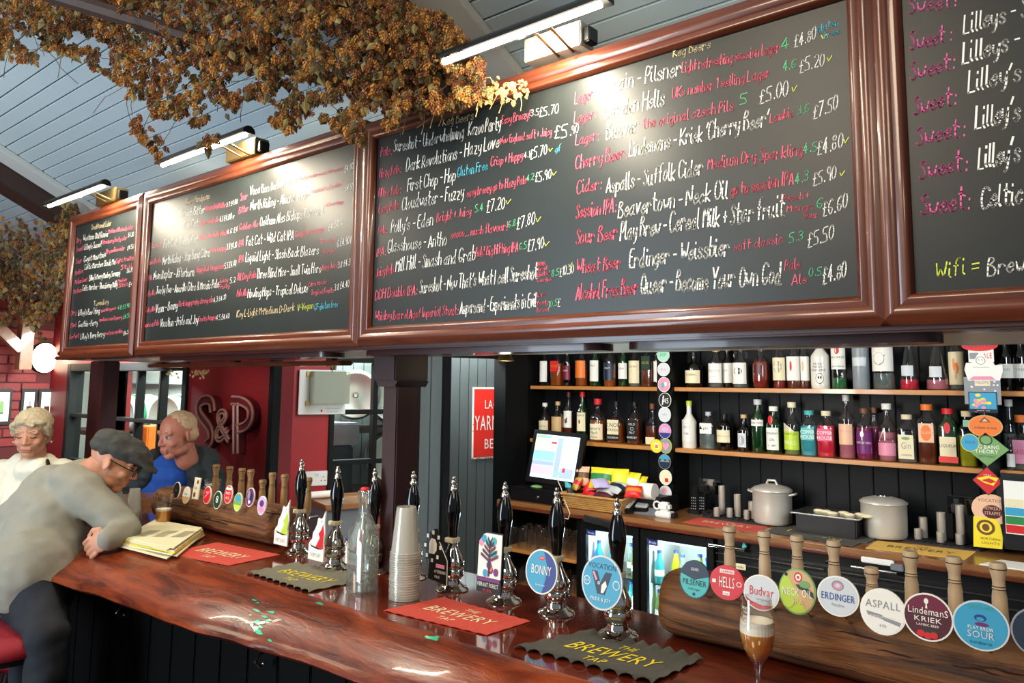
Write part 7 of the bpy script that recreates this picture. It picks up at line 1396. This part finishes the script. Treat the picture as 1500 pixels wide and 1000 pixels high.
blob('hair', t, 'hair_blonde', [('e', P(0, -.022, .050), (.086, .092, .080), B), ('e', P(0, -.040, .000), (.080, .066, .080), B), ('c', P(-.060, .044, .074), .018, P(.010, .072, .086), .015), ('c', P(.010, .072, .086), .015, P(.062, .046, .064), .016), ('c', P(.020, .070, .084), .012, P(-.030, .078, .066), .008), ('c', P(-.074, .022, .050), .020, P(-.078, .004, .004), .014), ('c', P(.074, .022, .050), .020, P(.078, .004, .004), .014)], .005, 2, fold(.004, 32, 1))
face_bits(t, hc, Fw_, Sw, Uw, K, 'hair_blonde', True)
MB().use('black').tube([atd(69, 674, 3.72), atd(72, 684, 3.62), atd(74, 710, 3.60), atd(76, 760, 3.60)], .009, 6).build('bag_strap', t, smooth=60)
for s_ in (-1, 1): MB().use('silver').ball(P(s_*.086, -.004, -.04), .005, 8, 6).build('earring', t, smooth=60)
# stool for the woman
p = V((hp.x, hp.y, hp.z-.19)); t = thing('bar_stool', 'bar stool hidden under the woman in cream', 'stool', (p.x, p.y, 0)); MB().use('stool_red').lathe([(.165, -.028), (.19, 0), (.15, .028), (.001, .032)], p, 30).build('seat_cushion', t, smooth=60)
for a in range(4): MB().use('post_wood').tube([(p.x+cos(a*pi/2+.5)*.12, p.y+sin(a*pi/2+.5)*.12, p.z-.02), (p.x+cos(a*pi/2+.5)*.2, p.y+sin(a*pi/2+.5)*.2, 0)], .017, 8).build('leg', t, smooth=60)
# ---- man in the blue jumper
t = thing('person', 'person with thin white hair in a blue jumper and open dark jacket', 'person', (atd(250, 700, 3.98).x, atd(250, 700, 3.98).y, 0))
Fb, Sb, Ub = frame(-Hh*.84-Rh*.50-ZA*.20); hc = atd(260, 638, 3.95); K = 1.06
nb = atd(258, 668, 4.03); ch_ = atd(248, 720, 4.02); wa = atd(240, 790, 4.0); hp = atd(238, 880, 4.0); shl, shr = atd(208, 686, 4.04), atd(298, 678, 4.08); elL, elR = atd(200, 760, 3.98), atd(318, 760, 4.0); wrL, wrR = atd(232, 772, 3.84), atd(282, 780, 3.86)
body = head(hc, Fb, Sb, Ub, K, 1.05)+[('c', nb, .05, ch_, .08), ('c', ch_, .10, wa, .10), ('c', wa, .10, hp, .11), ('c', shl, .045, elL, .04), ('c', shr, .05, elR, .04), ('c', elL, .038, wrL, .027), ('c', elR, .038, wrR, .027)]
for s_ in (-.1, .1): body += [('c', hp, .10, hp+V((s_, 0, -.1)), .09), ('c', hp+V((s_, 0, -.1)), .09, V((hp.x+s_, hp.y, .08)), .045)]
body += hand(wrL+Rh*.04, Rh, ZA, -Hh, 1, .6)+hand(wrR-Rh*.04, -Rh, ZA, -Hh, 1, .6)
blob('body', t, 'skin_red', body, .0045, 2)
blob('blue_jumper', t, 'sweater_blue', [('c', nb-ZA*.045, .070, atd(250, 700, 4.0), .11), ('c', atd(250, 690, 4.02), .10, ch_, .135), ('c', ch_, .140, wa, .150), ('c', wa, .152, hp, .15), ('c', atd(228, 700, 4.04), .08, atd(272, 700, 4.04), .08)], .008, 5, fold(.010, 9, 8))
blob('jacket', t, 'jacket_dark', [('c', atd(232, 676, 4.10), .060, shl, .078), ('c', atd(280, 666, 4.10), .060, shr, .088), ('c', shl, .078, elL, .068), ('c', shr, .085, elR, .072), ('c', elL, .066, wrL-Rh*.03, .048), ('c', elR, .070, wrR+Rh*.03, .048), ('c', atd(240, 720, 4.16), .13, atd(240, 860, 4.14), .14), ('c', atd(284, 686, 4.0), .045, atd(284, 800, 3.94), .05), ('c', atd(214, 694, 4.0), .045, atd(206, 760, 3.98), .055), ('c', atd(281, 664, 4.04), .034, atd(288, 700, 3.96), .036), ('c', atd(226, 668, 4.05), .034, atd(214, 700, 3.94), .045), ('c', atd(206, 682, 4.0), .075, atd(198, 740, 3.97), .07), ('c', atd(262, 672, 4.14), .05, atd(240, 674, 4.12), .045)], .008, 4, fold(.016, 11, 5))
blob('trousers', t, 'denim', [('c', hp-ZA*.03, .15, hp-ZA*.06, .15)]+[('c', hp+V((s_, 0, -.1)), .11, V((hp.x+s_, hp.y, .08)), .065) for s_ in (-.1, .1)], .011, 3)
MB().use('blue').tube([nb+ZA*.012+(Fb*cos(a/16*2*pi)+Sb*sin(a/16*2*pi))*.064 for a in range(17)], .012, 6).build('shirt_collar', t, smooth=60)
B = (Sb, Fb, Ub); P = lambda s, f, u: hc+Sb*s*K+Fb*f*K+Ub*u*K
blob('hair', t, 'hair_white', [('e', P(0, -.020, .046), (.080, .090, .079), B), ('e', P(0, -.040, .0), (.082, .064, .055), B)], .005, 2, fold(.003, 50, 1))
face_bits(t, hc, Fb, Sb, Ub, K, 'hair_white')
# second pint-side items: paper behind the man, small card lamp over the S and P panel
area('spot_red_wall', at(315, 560, Y=2.2), at(330, 620, Y=2.48), .05, .05, 1.0, WARM)
